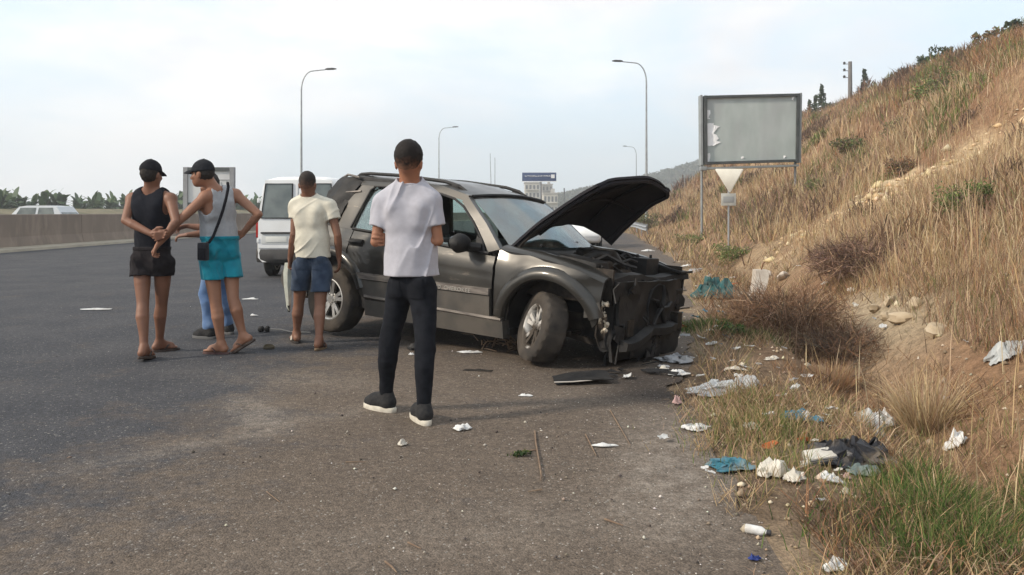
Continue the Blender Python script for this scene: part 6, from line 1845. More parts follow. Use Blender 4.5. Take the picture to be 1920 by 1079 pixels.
def bare(X, Y):
    """how open the soil is: the eroded ditch bank and the cut in the hillside"""
    s = X - edge(Y)
    b = np.exp(-((s-2.0)/0.50)**2)*np.clip(1.25-np.abs(Y-8.4)/2.6, 0, 1)*1.1
    cut = cut_mask(X, Y)*np.clip(.55 + 1.2*fbm(X*1.1, Y*1.1, X*0+7, 3), .1, 1)
    return np.clip(np.maximum(b, cut), 0, 1)
def scatter(n, Y0, Y1, p, s0, s1, rng, thr=None, sp=1.0):
    u = rng.random(n)
    Y = (Y0**(1-p) + u*(Y1**(1-p)-Y0**(1-p)))**(1/(1-p)) if p != 1 else Y0*(Y1/Y0)**u
    s = s0 + (s1-s0)*rng.random(n)**sp
    X = s + edge(Y)
    k = (np.abs(X/Y) < 1.05)
    k &= rng.random(n) > bare(X, Y)
    if thr is not None:
        k &= (fbm(X*thr[0], Y*thr[0], X*0+thr[2], 3) > thr[1])
    X, Y = X[k], Y[k]
    return np.stack([X, Y, terrain(X, Y) - 0.02], 1), s[k]
rg = np.random.default_rng(2)
AV, AF, AC = [], [], []; off = 0
def push(V, F, C):
    global off
    AV.append(V); AF.append(F + off); AC.append(C); off += len(V)
def flush(name, m, kind='stuff', label=None):
    global AV, AF, AC, off
    o = mesh_np(name, np.concatenate(AV), np.concatenate(AF), m, col=np.clip(np.concatenate(AC), 0, 1))
    o['kind'] = kind
    AV, AF, AC, off = [], [], [], 0
    return o
# hillside, near and middle: tall dry grass
def hill_cols(P, n, rng):
    nz = fbm(P[:, 0]*0.28, P[:, 1]*0.28, P[:, 0]*0+5, 3)
    hi = np.clip((P[:, 2]-4.0)/5.0, 0, 1)*np.clip(1.2-(P[:, 1]-40)/50, 0.25, 1)
    C = palette(n, [STRAW, PALE, ROSE, BROWN], [4, 3.2, 3, 0.6], rng)
    C2 = palette(n, [RUST, (.34, .19, .10), BROWN, STRAW], [4, 2.5, 1.5, 1], rng)
    C3 = palette(n, [BROWN, OLIVE, ROSE], [3, 1.3, 2], rng)
    t = np.clip(hi*0.95 + nz*0.45, 0, 1)[:, None]
    C = np.where(rng.random((n, 1)) < t, C2, C)
    t3 = np.clip((nz-0.25)*1.2, 0, 0.8)[:, None]*0.7
    C = np.where(rng.random((n, 1)) < t3, C3, C)
    big = fbm(P[:, 0]*0.13+4, P[:, 1]*0.10, P[:, 0]*0+25, 3)
    far = np.clip((P[:, 1]-42)/25, 0, 1)
    C = np.where(rng.random((n, 1)) < np.clip(big*0.9 + far*0.45 - 0.10, 0, 0.75)[:, None], palette(n, [BROWN, (.20, .14, .11), OLIVE, ROSE], [3, 3, 1.2, 1.5], rng), C)
    gz = fbm(P[:, 0]*0.4, P[:, 1]*0.4, P[:, 0]*0+15, 3)
    C = np.where(rng.random((n, 1)) < np.clip((gz-0.42)*1.5, 0, 0.6)[:, None], palette(n, [OLIVE, LIME], [2, 1], rng), C)
    return C
for (n, Y0, Y1, p, s0, s1, hm, wm) in ((42000, 4.5, 12, 1.4, 2.2, 7.5, 0.30, 0.0055), (90000, 9, 34, 1.6, 2.4, 22, 0.46, 0.0125), (80000, 25, 130, 1.3, 3.0, 31, 0.75, 0.036)):
    P, s = scatter(n, Y0, Y1, p, s0, s1, rg, (0.6, -0.55, 3))
    n = len(P); h = hm*rg.uniform(0.45, 1.25, n)*(1 + 0.4*fbm(P[:, 0]*0.5, P[:, 1]*0.5, P[:, 0]*0+8, 2))
    h = np.clip(h, 0.08, 1.4)
    push(*blades_arrays(P, h, wm*rg.uniform(0.7, 1.4, n), rg.uniform(0.1, 0.75, n), hill_cols(P, n, rg), rg))
flush('dry_hill_grass', M_BLADE)
# verge: trampled straw and thin dry tufts
for (n, Y0, Y1, p, s0, s1, hm, wm, ln) in ((16000, 2.2, 9, 1.1, 0.12, 2.4, 0.16, 0.004, (0.5, 0.98)), (9000, 8, 22, 1.3, 0.1, 2.8, 0.22, 0.009, (0.4, 0.95)), (5000, 20, 70, 1.2, 0.0, 3, 0.4, 0.03, (0.2, 0.8))):
    P, s = scatter(n, Y0, Y1, p, s0, s1, rg, (1.3, -0.12, 6))
    n = len(P)
    push(*blades_arrays(P, hm*rg.uniform(0.4, 1.5, n), wm*rg.uniform(0.7, 1.4, n), rg.uniform(ln[0], ln[1], n), palette(n, [STRAW, ROSE, BROWN, OLIVE, PALE], [4, 3, 2, 1.3, 1], rg), rg, 0.6))
P, s = scatter(5000, 2.3, 6, 1.0, -0.15, 1.0, rg, (2.0, 0.05, 9))     # straw lying on the dirt
n = len(P); push(*blades_arrays(P + [0, 0, 0.02], rg.uniform(0.05, 0.2, n), rg.uniform(0.003, 0.005, n), np.full(n, 0.985), palette(n, [STRAW, ROSE, PALE], [3, 2, 1], rg), rg, 0.5))
flush('dry_verge_grass', M_BLADE)
# brown brush scattered over the slope
n = 190; Yc = 9*(110/9)**rg.random(n); sc_ = 2.8 + rg.random(n)*26; Xc = edge(Yc) + sc_
k = (np.abs(Xc/Yc) < 1.0) & (rg.random(n) < np.clip(.35 + sc_/26 + (Yc > 40)*.3, 0, 1)); Xc, Yc = Xc[k], Yc[k]
for x, y in zip(Xc, Yc):
    m_ = int(rg.uniform(90, 240)); rr = rg.uniform(.35, 1.0)*(0.7+y*.012); hh = rr*rg.uniform(.4, .8)
    q = rg.normal(0, .42, (m_, 2))*rr; X = x + q[:, 0]; Y = y + q[:, 1]
    P = np.stack([X, Y, terrain(X, Y) + hh*rg.random(m_)*np.exp(-(np.hypot(q[:, 0], q[:, 1])/rr)**2)], 1)
    kind = rg.random()
    pal = ([BROWN, (.125, .085, .065), ROSE], [3, 3, 1]) if kind < .55 else (([RUST, ROSE, BROWN], [3, 2, 1]) if kind < .8 else ([OLIVE, LIME, BROWN], [3, 1, 1]))
    push(*blades_arrays(P, hh*rg.uniform(.4, 1.1, m_), (.008+.0011*y)*rg.uniform(.6, 1.3, m_), rg.uniform(.2, .95, m_), palette(m_, pal[0], pal[1], rg, .3), rg))
flush('dry_brush', M_BLADE)
# matted brown weeds on the verge
for (n, Y0, Y1, s0, s1, hm, wm) in ((15000, 2.6, 10, .25, 2.0, .13, .0045), (6000, 8, 20, .2, 2.4, .2, .009)):
    P, s = scatter(n, Y0, Y1, 1.1, s0, s1, rg, (1.7, .06, 21)); n = len(P)
    P[:, 2] += .05*rg.random(n)
    push(*blades_arrays(P, hm*rg.uniform(.4, 1.5, n), wm*rg.uniform(.6, 1.3, n), rg.uniform(.55, .99, n), palette(n, [RUST, BROWN, (.11, .075, .05), STRAW], [3, 3, 1.5, 1.2], rg, .3), rg, .7))
flush('matted_weeds', M_BLADE)
# upright pale stalks
for (n, Y0, Y1, s0, s1, hm) in ((260, 3, 10, 0.9, 4, 0.50), (1600, 8, 30, 2.5, 14, 0.9)):
    P, s = scatter(n, Y0, Y1, 1.3, s0, s1, rg)
    n = len(P); push(*blades_arrays(P, hm*rg.uniform(0.5, 1.3, n), 0.004 + 0.0006*P[:, 1], rg.uniform(0.02, 0.35, n), palette(n, [PALE, STRAW, BROWN], [3, 2, 1], rg), rg))
flush('dry_stalks', M_BLADE)
# green and olive patches of grass, each at its own place
def patch_grass(spots, cols, wts, hm, wm, name, ln=(0.15, 0.8)):
    for (x, y, rx, ry, n) in spots:
        q = rg.normal(0, 0.5, (n, 2)); X = x + q[:, 0]*rx; Y = y + q[:, 1]*ry
        P = np.stack([X, Y, terrain(X, Y)-0.015], 1)
        k = 1-0.5*np.clip(np.hypot(q[:, 0], q[:, 1]), 0, 1)
        push(*blades_arrays(P, hm*rg.uniform(0.4, 1.2, n)*k, wm*rg.uniform(0.7, 1.3, n)*(0.6+0.1*y), rg.uniform(ln[0], ln[1], n), palette(n, cols, wts, rg), rg, 0.45))
    return flush(name, M_BLADE)
patch_grass([(1.55, 2.85, 0.35, 0.25, 900), (1.80, 3.20, 0.5, 0.35, 2600), (2.25, 3.55, 0.5, 0.4, 2600), (1.95, 2.95, 0.5, 0.3, 1700), (1.95, 3.65, 0.35, 0.3, 900), (2.6, 3.9, 0.4, 0.4, 900)], [GREEN, LIME, OLIVE, STRAW], [5, 1.6, 2.4, 1.3], 0.23, 0.0048, 'green_verge_grass')
patch_grass([(1.45, 4.55, 0.42, 0.5, 1500), (1.62, 5.2, 0.4, 0.4, 900), (1.35, 3.9, 0.3, 0.3, 400), (2.4, 5.2, 0.6, 0.5, 800)], [OLIVE, STRAW, LIME, ROSE], [3, 2.5, 1.2, 1], 0.20, 0.0045, 'olive_verge_grass')
patch_grass([(2.15, 8.9, 0.7, 0.5, 1500), (2.45, 8.2, 0.35, 0.4, 700), (2.9, 9.6, 0.5, 0.6, 500)], [GREEN, OLIVE, BROWN], [4, 2, 1], 0.15, 0.005, 'low_green_weeds', (0.3, 0.9))

def bush(name, label, cat, px=None, py=None, loc=None, r=0.5, h=0.6, n=500, cols=(GREEN, OLIVE), wts=(1, 1), w=0.012, seed=0, twigs=40, group=None, style='leaf'):
    """leaf: uneven lumps of small leaves; twig: a thicket of bare twigs; tuft: a fan of grass"""
    rng = np.random.default_rng(100+seed)
    x, y, z = loc if loc is not None else on_ground(px, py)
    t = thing(name, label, cat, (x, y, z), group=group)
    if style == 'leaf':
        nl = 11
        a = rng.uniform(0, 6.283, nl); q = r*np.sqrt(rng.random(nl))*0.75
        cs = np.stack([np.cos(a)*q, np.sin(a)*q, h*rng.uniform(0.12, 0.75, nl)*(1-0.45*q/r)], 1)
        rs = np.stack([r*rng.uniform(.22, .42, nl)]*2 + [h*rng.uniform(.14, .30, nl)], 1)
        V, F, C = leaf_cloud(cs, rs, int(n*2.2), w*1.6, cols, wts, rng)
        V[:, 2] = np.maximum(V[:, 2], terrain(V[:, 0]+x, V[:, 1]+y) - z)
        mesh_np('foliage', V, F, M_LEAF, col=np.clip(C, 0, 1), parent=t)
    else:
        a = rng.uniform(0, 2*np.pi, n)
        out = np.stack([np.cos(a), np.sin(a), 0*a], 1)
        if style == 'tuft':
            base = out*(r*0.30*np.sqrt(rng.random(n)))[:, None]
            d = out*rng.uniform(0.05, 0.9, n)[:, None] + np.array([0, 0, 1.0]) + rng.normal(0, .12, (n, 3))
            L = h*rng.uniform(.35, 1.1, n); sag = 0.10*L
        else:
            lump = 1 + 0.35*vnoise(np.cos(a)*1.5+seed, np.sin(a)*1.5, a*0)
            base = out*(r*lump*np.sqrt(rng.random(n))*0.85)[:, None]
            base[:, 2] = h*lump*rng.random(n)*0.75*np.sqrt(np.maximum(0.02, 1-(np.hypot(base[:, 0], base[:, 1])/(r*1.2))**2))
            d = out*0.35 + np.array([0, 0, 0.35]) + rng.normal(0, .75, (n, 3))
            L = min(r, h)*rng.uniform(.12, .55, n); sag = 0*L
        d /= np.linalg.norm(d, axis=1)[:, None]
        wv = np.cross(d, rng.normal(0, 1, (n, 3))); wv *= (w*rng.uniform(.5, 1.2, n)/2/np.linalg.norm(wv, axis=1))[:, None]
        tip = base + d*L[:, None]; tip[:, 2] -= sag*3*np.hypot(d[:, 0], d[:, 1])
        mid = base + d*(L*.55)[:, None] + rng.normal(0, .04, (n, 3))*L[:, None]
        V = np.stack([base-wv, base+wv, mid-wv*.8, mid+wv*.8, tip], 1).reshape(-1, 3); b = np.arange(n)[:, None]*5
        F = np.concatenate([b+[0, 1, 3], b+[0, 3, 2], b+[2, 3, 4]], 0)
        V[:, 2] = np.maximum(V[:, 2], terrain(V[:, 0]+x, V[:, 1]+y) - z - 0.01)
        mesh_np('twigs' if style == 'twig' else 'blades', V, F, M_LEAF if style == 'tuft' else M_TWIG, col=np.clip(np.repeat(palette(n, cols, wts, rng, .3), 5, 0), 0, 1), parent=t)
    mb = MB(); rn = random.Random(seed)
    for k in range(twigs):
        aa = rn.uniform(0, 6.28); q = Vector((math.cos(aa), math.sin(aa), 0))*rn.uniform(.3, .9)*r
        mb.tube([Vector((0, 0, -0.05)) + q*0.1, q*0.5 + Vector((rn.uniform(-.1, .1)*r, rn.uniform(-.1, .1)*r, h*0.4)), q + Vector((0, 0, h*rn.uniform(.4, .9)))], [0.010*h+.002, 0.006*h+.002, 0.0015], 4)
    if twigs: mb.build('stems', M_BARK, t)
    return t
def leaf_cloud(centres, radii, n, size, cols, wts, rng):
    k = rng.integers(0, len(centres), n)
    d = rng.normal(0, 1, (n, 3)); d /= np.linalg.norm(d, axis=1)[:, None]
    c = np.array(centres)[k] + d*np.array(radii)[k]*(rng.random(n)**0.45)[:, None]
    a = rng.normal(0, 1, (n, 3)); a /= np.linalg.norm(a, axis=1)[:, None]
    b = np.cross(a, rng.normal(0, 1, (n, 3))); b /= np.linalg.norm(b, axis=1)[:, None]
    s = size*rng.uniform(0.5, 1.3, n)[:, None]
    V = np.stack([c-a*s, c-b*s*0.55, c+a*s, c+b*s*0.55], 1).reshape(-1, 3)
    return V, np.arange(n*4).reshape(-1, 4), np.repeat(palette(n, cols, wts, rng, .35), 4, 0)
def on_ground(px, py, y0=2.0, y1=150.0):
    Y = y0; dx, dz = (px-CX)/FPX, -(py-HY)/FPX
    ys_ = np.exp(np.linspace(math.log(y0), math.log(y1), 1400))
    zt_ = terrain(dx*ys_, ys_); zr = CH + dz*ys_
    k = np.nonzero(zr <= zt_)[0]
    i = k[0] if len(k) else len(ys_)-1
    return Vector((dx*ys_[i], ys_[i], zt_[i]))
SH = 'shrubs growing on the dry hillside'
bush('green_shrub', 'bright green shrub on the slope near the right edge, below the rock cut', 'shrub', 1815, 412, r=0.55, h=0.75, n=900, cols=(LIME, GREEN, OLIVE), wts=(3, 2, 2), seed=1, group=SH)
bush('green_shrub', 'olive green shrub high up on the slope above the rock cut', 'shrub', 1765, 190, r=1.3, h=1.7, n=900, cols=(OLIVE, LIME, STRAW), wts=(3, 2, 1), w=0.04, seed=2, group=SH)
bush('green_shrub', 'yellow-green bush at the slope foot under the small cream sign', 'shrub', 1375, 488, r=0.9, h=0.7, n=1200, cols=(LIME, OLIVE, STRAW), wts=(3, 3, 1.5), w=0.018, seed=3, group=SH)
bush('green_shrub', 'yellow-green bush beside the billboard left post', 'shrub', 1300, 462, r=1.0, h=0.7, n=700, cols=(LIME, OLIVE, STRAW), wts=(2, 3, 2), w=0.022, seed=4, group=SH)
bush('green_shrub', 'dull green shrub on the slope right of the billboard', 'shrub', 1545, 365, r=0.8, h=0.8, n=700, cols=(OLIVE, LIME, BROWN), wts=(3, 1, 1), w=0.022, seed=5, group=SH)
bush('green_shrub', 'grey-green shrub in the middle of the slope left of the rock cut', 'shrub', 1685, 262, r=0.9, h=1.0, n=700, cols=(OLIVE, BROWN, STRAW), wts=(3, 1, 1), w=0.03, seed=6, group=SH)
bush('green_shrub', 'dark shrub on the slope right beside the billboard frame', 'shrub', 1600, 292, r=1.0, h=1.2, n=700, cols=(OLIVE, BROWN, GREEN), wts=(2, 2, 1), w=0.035, seed=7, group=SH)
bush('green_shrub', 'dark green shrub at the slope foot beside the raised hood', 'shrub', 1215, 432, r=1.6, h=1.7, n=900, cols=(OLIVE, GREEN, BROWN), wts=(3, 2, 1.5), w=0.035, seed=8, group=SH)
bush('thorny_shrub', 'brown thorny shrub low on the rock cut', 'shrub', 1690, 330, r=0.6, h=0.7, n=600, cols=(BROWN, RUST, OLIVE), wts=(3, 2, 1), w=0.02, seed=9, group=SH)
bush('weed', 'small bright weed in the ditch edge beside the wreck front', 'weed', 1368, 632, r=0.20, h=0.20, n=420, cols=(GREEN, LIME), wts=(3, 1), w=0.010, seed=10, twigs=10)
bush('dry_shrub', 'dark brown dry shrub of bare twigs in the ditch', 'shrub', 1470, 632, r=0.72, h=0.66, n=5200, cols=((.215, .125, .075), (0.125, 0.075, 0.050), ROSE), wts=(4, 2.5, 1.5), w=0.0055, seed=11, twigs=110, style='twig')
bush('dry_shrub', 'dark grey-brown dry shrub spilling over the eroded ditch bank', 'shrub', 1585, 680, r=0.62, h=0.40, n=3800, cols=((.20, .12, .075), (0.10, 0.062, 0.045), (0.15, .105, .07)), wts=(3, 3, 2), w=0.0055, seed=12, twigs=80, style='twig')
bush('dry_shrub', 'purple-brown dry shrub on the slope above the broken pale stones', 'shrub', 1625, 515, r=0.9, h=0.6, n=4200, cols=(BROWN, (0.14, 0.085, 0.07), ROSE), wts=(3, 3, 1.5), w=0.010, seed=13, twigs=70, style='twig')
bush('grass_tuft', 'tall tuft of straw grass standing on the right, behind the white bags', 'grass tuft', 1735, 810, r=0.42, h=0.55, n=900, cols=(STRAW, PALE, ROSE), wts=(3, 3, 1), w=0.005, seed=14, twigs=0, style='tuft')
bush('grass_tuft', 'dry rust-brown tuft beside the striped carton', 'grass tuft', 1560, 725, r=0.6, h=0.26, n=1200, cols=(RUST, STRAW, ROSE), wts=(2, 2, 2), w=0.005, seed=15, twigs=12, style='tuft')

# ---- trees
def tree(name, label, loc, centres, radii, n, size, cols, wts, h, tr, seed, group=None, cat='tree'):
    rng = np.random.default_rng(seed)
    t = thing(name, label, cat, loc, group=group)
    V, F, C = leaf_cloud(centres, radii, n, size, cols, wts, rng)
    mesh_np('crown', V, F, M_LEAF, col=np.clip(C, 0, 1), parent=t)
    mb = MB(); mb.tube([(0, 0, -0.3), (0.03*h, 0, h*0.3), (0, 0.02*h, h*0.6)], [tr, tr*0.75, tr*0.4], 7)
    rn = random.Random(seed)
    for k in range(min(6, len(centres))):
        c = Vector(centres[rn.randrange(len(centres))]); mb.tube([(0, 0, h*rn.uniform(.2, .45)), c*0.6 + Vector((0, 0, h*.2)), c], [tr*.5, tr*.3, tr*.1], 5)
    mb.build('trunk', M_BARK, t)
    return t
DK = [(0.030, 0.048, 0.020), (0.050, 0.072, 0.030), (0.075, 0.085, 0.04)]
for i, (px, py, yt, Y, lab) in enumerate(((1541, 168, 238, 88, 'tallest dark cypress on the crest right of the billboard'), (1529, 188, 240, 92, 'middle-height dark cypress left of the tallest one'), (1518, 196, 240, 97, 'small dark cypress nearest the billboard frame'), (1621, 140, 178, 82, 'small dark pointed tree right of the utility pole'))):
    p = at(px, py, Y); z0 = tz(p.x, Y); H = max(2.2, p.z - z0 + 0.4)
    cs = [(0, 0, H*k) for k in np.linspace(.15, .97, 9)]; rs = [[max(.16, (1.15*(1-k)+.14)*min(1.0, H/4.5)*(.75+.5*((i*3+int(k*9)) % 3)/2))]*2 + [H*.10] for k in np.linspace(.05, .97, 9)]
    tree('cypress_tree', lab, (p.x, Y, z0), cs, rs, 420, 0.17, DK, [3, 2, 1], H*.9, .12, 40+i, 'dark trees on the hill crest')
for i, (px, py, Y, w, lab) in enumerate(((1897, 40, 47, 0.75, 'small bushy tree alone on the crest at the right edge'), (1766, 100, 60, 1.2, 'bushy dark tree on the crest, right of two lower ones'), (1738, 112, 62, 1.0, 'bushy dark tree on the crest in the middle of three'), (1705, 128, 65, 1.2, 'bushy dark tree on the crest, left of two others'), (1850, 72, 50, 0.9, 'low brown bush on the crest near the right edge'), (1570, 196, 86, 1.5, 'low dark bush on the crest left of the utility pole'))):
    p = at(px, py, Y); z0 = tz(p.x, Y)
    H = max(1.3, p.z - z0 + 0.3); rng = np.random.default_rng(60+i)
    cs = [(rng.uniform(-w, w)*.8, rng.uniform(-w, w)*.8, H*rng.uniform(.45, .9)) for _ in range(8)]; rs = [[w*.42, w*.42, H*.2]]*8
    tree('crest_tree', lab, (p.x, Y, z0), cs, rs, 520, 0.13, DK if i != 4 else [BROWN, OLIVE, RUST], [2, 2, 1], H, .10, 60+i, 'bushes and small trees on the hill crest')
# banana plants beyond the other carriageway: each a tuft of big drooping leaves
rng = np.random.default_rng(77)
def banana(loc, H, seed, label):
    r = np.random.default_rng(seed); t = thing('banana_plant', label, 'plant', loc, group='banana plants in the plantation beyond the wall')
    mb = MB(); mb.tube([(0, 0, -0.2), (0.05, 0, H*.55)], [.16, .10], 6); mb.build('trunk', M_BARK, t)
    V, F, C = [], [], []
    for k in range(30):
        a = r.uniform(0, 6.28); L = H*r.uniform(.28, .62); o = np.array([math.cos(a), math.sin(a), 0]); wv = np.array([-math.sin(a), math.cos(a), 0])*H*.085
        z0 = H*r.uniform(.02, .50); up = r.uniform(.35, 1.5)
        b = len(V)
        for q in np.linspace(0, 1, 5):
            c = o*L*q*(1.1-up*.55) + np.array([0, 0, z0 + L*(up*q*.95 - .55*q*q)]); ww = wv*math.sin(math.pi*min(.97, q*.8+.12))
            V += [c-ww, c+ww*.2+[0, 0, .03], c+ww]
        for q in range(4):
            for s_ in range(2): F.append([b+q*3+s_, b+q*3+s_+1, b+q*3+s_+4, b+q*3+s_+3])
        col = np.array([(0.036, .072, .028), (.055, .10, .036), (.09, .13, .05)][r.integers(0, 3)])*r.uniform(.7, 1.3)
        C += [col]*15
    mesh_np('leaves', np.array(V), np.array(F), M_LEAF, col=np.array(C), parent=t)
    return t
BL = ['broad-leaved banana plant in the row beyond the earth bank', 'ragged banana plant in the row beyond the earth bank']
k = 0
for row, (X0, n_) in enumerate(((-59.5, 44), (-62, 42), (-65, 38))):
    for i in range(n_):
        Y = 74 + i*2.1 + rng.uniform(-1.2, 1.2); X = X0 + rng.uniform(-1.2, 1.2) + 0.0025*max(0, Y-60)**2*0.8
        if X/Y < -0.72 or X/Y > -0.24: continue
        banana((X, Y, 0.3), rng.uniform(3.5, 4.7)*(1.0 if Y < 120 else 1.15), 500+k, BL[0]); k += 1
# wooded tufts on the far hill so that it does not read as a smooth lump
FV, FF, FC = [], [], []
rng = np.random.default_rng(31); n = 2600
X = rng.uniform(14, 260, n); Y = rng.uniform(470, 600, n)
rdg = np.interp(X/560.0, [0.0, 0.05, 0.10, 0.162, 0.20, 0.24, 0.4, 0.7], [0, 12, 18, 25, 30, 37, 54, 60])
Zh = rdg*np.exp(-((Y-590)/110)**2)
cen = np.stack([X, Y, Zh+0.8], 1)
V, F, C = leaf_cloud(cen, np.tile([2.2, 2.2, 1.8], (n, 1)), 26000, 1.1, DK + [(0.11, .10, .06)], [3, 2, 2, 1.5], rng)
o = mesh_np('far_wood', V, F, M_LEAF, col=C); o['kind'] = 'stuff'

# ================================================================== STONES, GRAVEL
M_STONE = mat('pale_limestone', (0.46, 0.37, 0.26), (0.34, 0.26, 0.17), 6, .95, bump=.5, bscale=30)
def pebbles(P, size, cols, wts, name, rng, m):
    n = len(P)
    base = np.array([[1, 0, 0], [0, 1, 0], [-1, 0, 0], [0, -1, 0], [0, 0, .8], [0, 0, -.5]], float)
    f = np.array([[0, 1, 4], [1, 2, 4], [2, 3, 4], [3, 0, 4], [1, 0, 5], [2, 1, 5], [3, 2, 5], [0, 3, 5]])
    a = rng.uniform(0, 6.28, n); c, s = np.cos(a), np.sin(a)
    B = base[None]*size[:, None, None]*rng.uniform(.5, 1.3, (n, 6, 1))
    V = np.stack([B[..., 0]*c[:, None]-B[..., 1]*s[:, None], B[..., 0]*s[:, None]+B[..., 1]*c[:, None], B[..., 2]], -1) + P[:, None]
    F = (np.arange(n)[:, None, None]*6 + f[None]).reshape(-1, 3)
    o = mesh_np(name, V.reshape(-1, 3), F, m, col=np.repeat(palette(n, cols, wts, rng, .3), 6, 0)); o['kind'] = 'stuff'
    return o
rng = np.random.default_rng(8)
n = 5200; Y = 2.4*(11/2.4)**rng.random(n); X = rng.uniform(-.68, .5, n)*Y
k = (X < edge(Y)+.3) & (rng.random(n) < np.clip(.30 + (X+1.4)*.45, .12, 1)); X, Y = X[k], Y[k]
M_PEB = mat_col('pebbles', .9)
pebbles(np.stack([X, Y, 0*X+.008], 1), np.clip(.0030*np.exp(rng.normal(0, .55, len(X))), .0015, .014), [(.40, .36, .31), (.22, .18, .14), (.60, .57, .52), (.07, .06, .055)], [3, 4, 1.2, 3], 'gravel', rng, M_PEB)
n = 2600; s = rng.uniform(.0, 3.2, n); Y = 2.4*(26/2.4)**rng.random(n); X = edge(Y)+s
pebbles(np.stack([X, Y, terrain(X, Y)+.005], 1), np.clip(.010*np.exp(rng.normal(0, .6, n)), .004, .05), [(.38, .29, .20), (.27, .20, .13), (.50, .43, .33)], [3, 3, 2], 'verge_stones', rng, M_PEB)
n = 1400; q = rng.integers(0, len(CUT)-1, n); tt = rng.random(n); CA = np.array(CUT)
pos = CA[q] + (CA[q+1]-CA[q])*tt[:, None] + rng.normal(0, .55, (n, 2))
pebbles(np.stack([pos[:, 0], pos[:, 1], terrain(pos[:, 0], pos[:, 1])], 1), np.clip(.055*np.exp(rng.normal(0, .55, n)), .02, .22), [(.60, .45, .27), (.48, .35, .20), (.66, .54, .37)], [3, 2, 2], 'rock_rubble', rng, M_PEB)
def rock(px, py, r, label, seed, m=M_STONE, name='stone', group=None):
    p = on_ground(px, py); mb = MB()
    mb.ell((0, 0, r[2]*.55), r, 9, 7, rot=Euler((random.Random(seed).uniform(-.4, .4), random.Random(seed+1).uniform(-.4, .4), random.Random(seed+2).uniform(0, 3))).to_matrix(), wob=.45, seed=seed)
    o = mb.build(name, m, smooth=28); o.location = p
    return tag(o, label, 'stone', group)
GS = 'broken pale stones on the ditch bank'
rock(1640, 585, (.11, .06, .05), 'long pale broken stone, leftmost on the ditch bank', 1, group=GS)
rock(1668, 570, (.13, .05, .05), 'long thin pale stone pointing up the ditch bank', 2, group=GS)
rock(1715, 582, (.07, .07, .08), 'upright pale stone standing at the bank right end', 3, group=GS)
rock(1690, 605, (.13, .09, .07), 'wide pale stone in the middle of the ditch bank', 4, group=GS)
rock(1660, 600, (.08, .06, .05), 'small pale stone below the long thin one', 5, group=GS)
rock(1755, 628, (.14, .09, .06), 'flat grey-tan stone right below the upright stone', 6, group=GS)
rock(1537, 700, (.06, .05, .05), 'pale orange stone in the dry ditch grass', 7)
rock(1600, 548, (.13, .05, .04), 'thin white stone slab on the slope above the ditch', 8, mat('white_stone', (.6, .57, .52), (.5, .46, .40), 8, .9))
# pale broken concrete post leaning in the ditch
p = on_ground(1405, 592); cp = thing('concrete_post', 'pale broken concrete post leaning out of the ditch', 'post', p)
q = at(1428, 506, p.y + 0.35) - p
mb = MB(); mb.loft([[q*k + Vector((x*(1-.2*k) + .02*math.sin(7*k+x*30), y, -.05*(1-k))) for x, y in ((-.10, -.08), (.09, -.09), (.10, .08), (-.09, .09))] for k in np.linspace(-.05, 1, 8)]); mb.build('shaft', mat('old_concrete', (.47, .42, .36), (.36, .31, .26), 9, .95, bump=.5, bscale=30), cp, smooth=25)
mb = MB(); mb.tube([q*.95, q*1.0 + Vector((.02, 0, .08)), q*1.0 + Vector((.05, .02, .10))], .008, 5); mb.build('steel_bar', mat('rust', (.16, .07, .035), (.10, .045, .025), 12, .9), cp)
rock(1468, 523, (.20, .12, .06), 'flat pale slab lying beside the leaning concrete post', 14, mat('slab_stone', (.52, .46, .40), (.42, .36, .30), 8, .95))
rock(1440, 520, (.12, .09, .08), 'pale lump of rubble between post and slab', 15, mat('slab_stone', (.50, .44, .38), (.40, .34, .28), 8, .95))

# ================================================================== LITTER
def plastic(name, c, c2=None, rough=.45, tr=.25):
    m = mat(name, c, c2 or tuple(x*.85 for x in c), 14, rough, bump=.4, bscale=60, c3=tuple(.45*x+.55*d for x, d in zip(c, (.34, .27, .19))), scale3=9, lo3=.50, hi3=.75)
    N, L = m.node_tree.nodes, m.node_tree.links; b = N['Principled BSDF']
    t = N.new('ShaderNodeBsdfTranslucent'); t.inputs['Color'].default_value = (*c, 1)
    mx = N.new('ShaderNodeMixShader'); mx.inputs[0].default_value = tr
    L.new(b.outputs[0], mx.inputs[1]); L.new(t.outputs[0], mx.inputs[2]); L.new(mx.outputs[0], N['Material Output'].inputs['Surface'])
    return m
M_BAGW = plastic('white_film', (.80, .80, .79)); M_BAGC = plastic('cream_film', (.74, .70, .62)); M_BAGG = plastic('grey_film', (.42, .43, .45)); M_BAGK = plastic('black_film', (.022, .022, .026), (.04, .04, .045), .35, .05)
M_NET = plastic('turquoise_net', (.030, .145, .155), (.09, .16, .16), .8); M_TEAL = plastic('teal_cloth', (.02, .12, .16), (.10, .22, .30), .9, .1); M_BLUEF = plastic('blue_film', (.03, .20, .34), (.10, .30, .42), .5); M_ORAN = plastic('orange_film', (.60, .17, .05), None, .5); M_PINK = plastic('pink_film', (.62, .42, .40), None, .5)
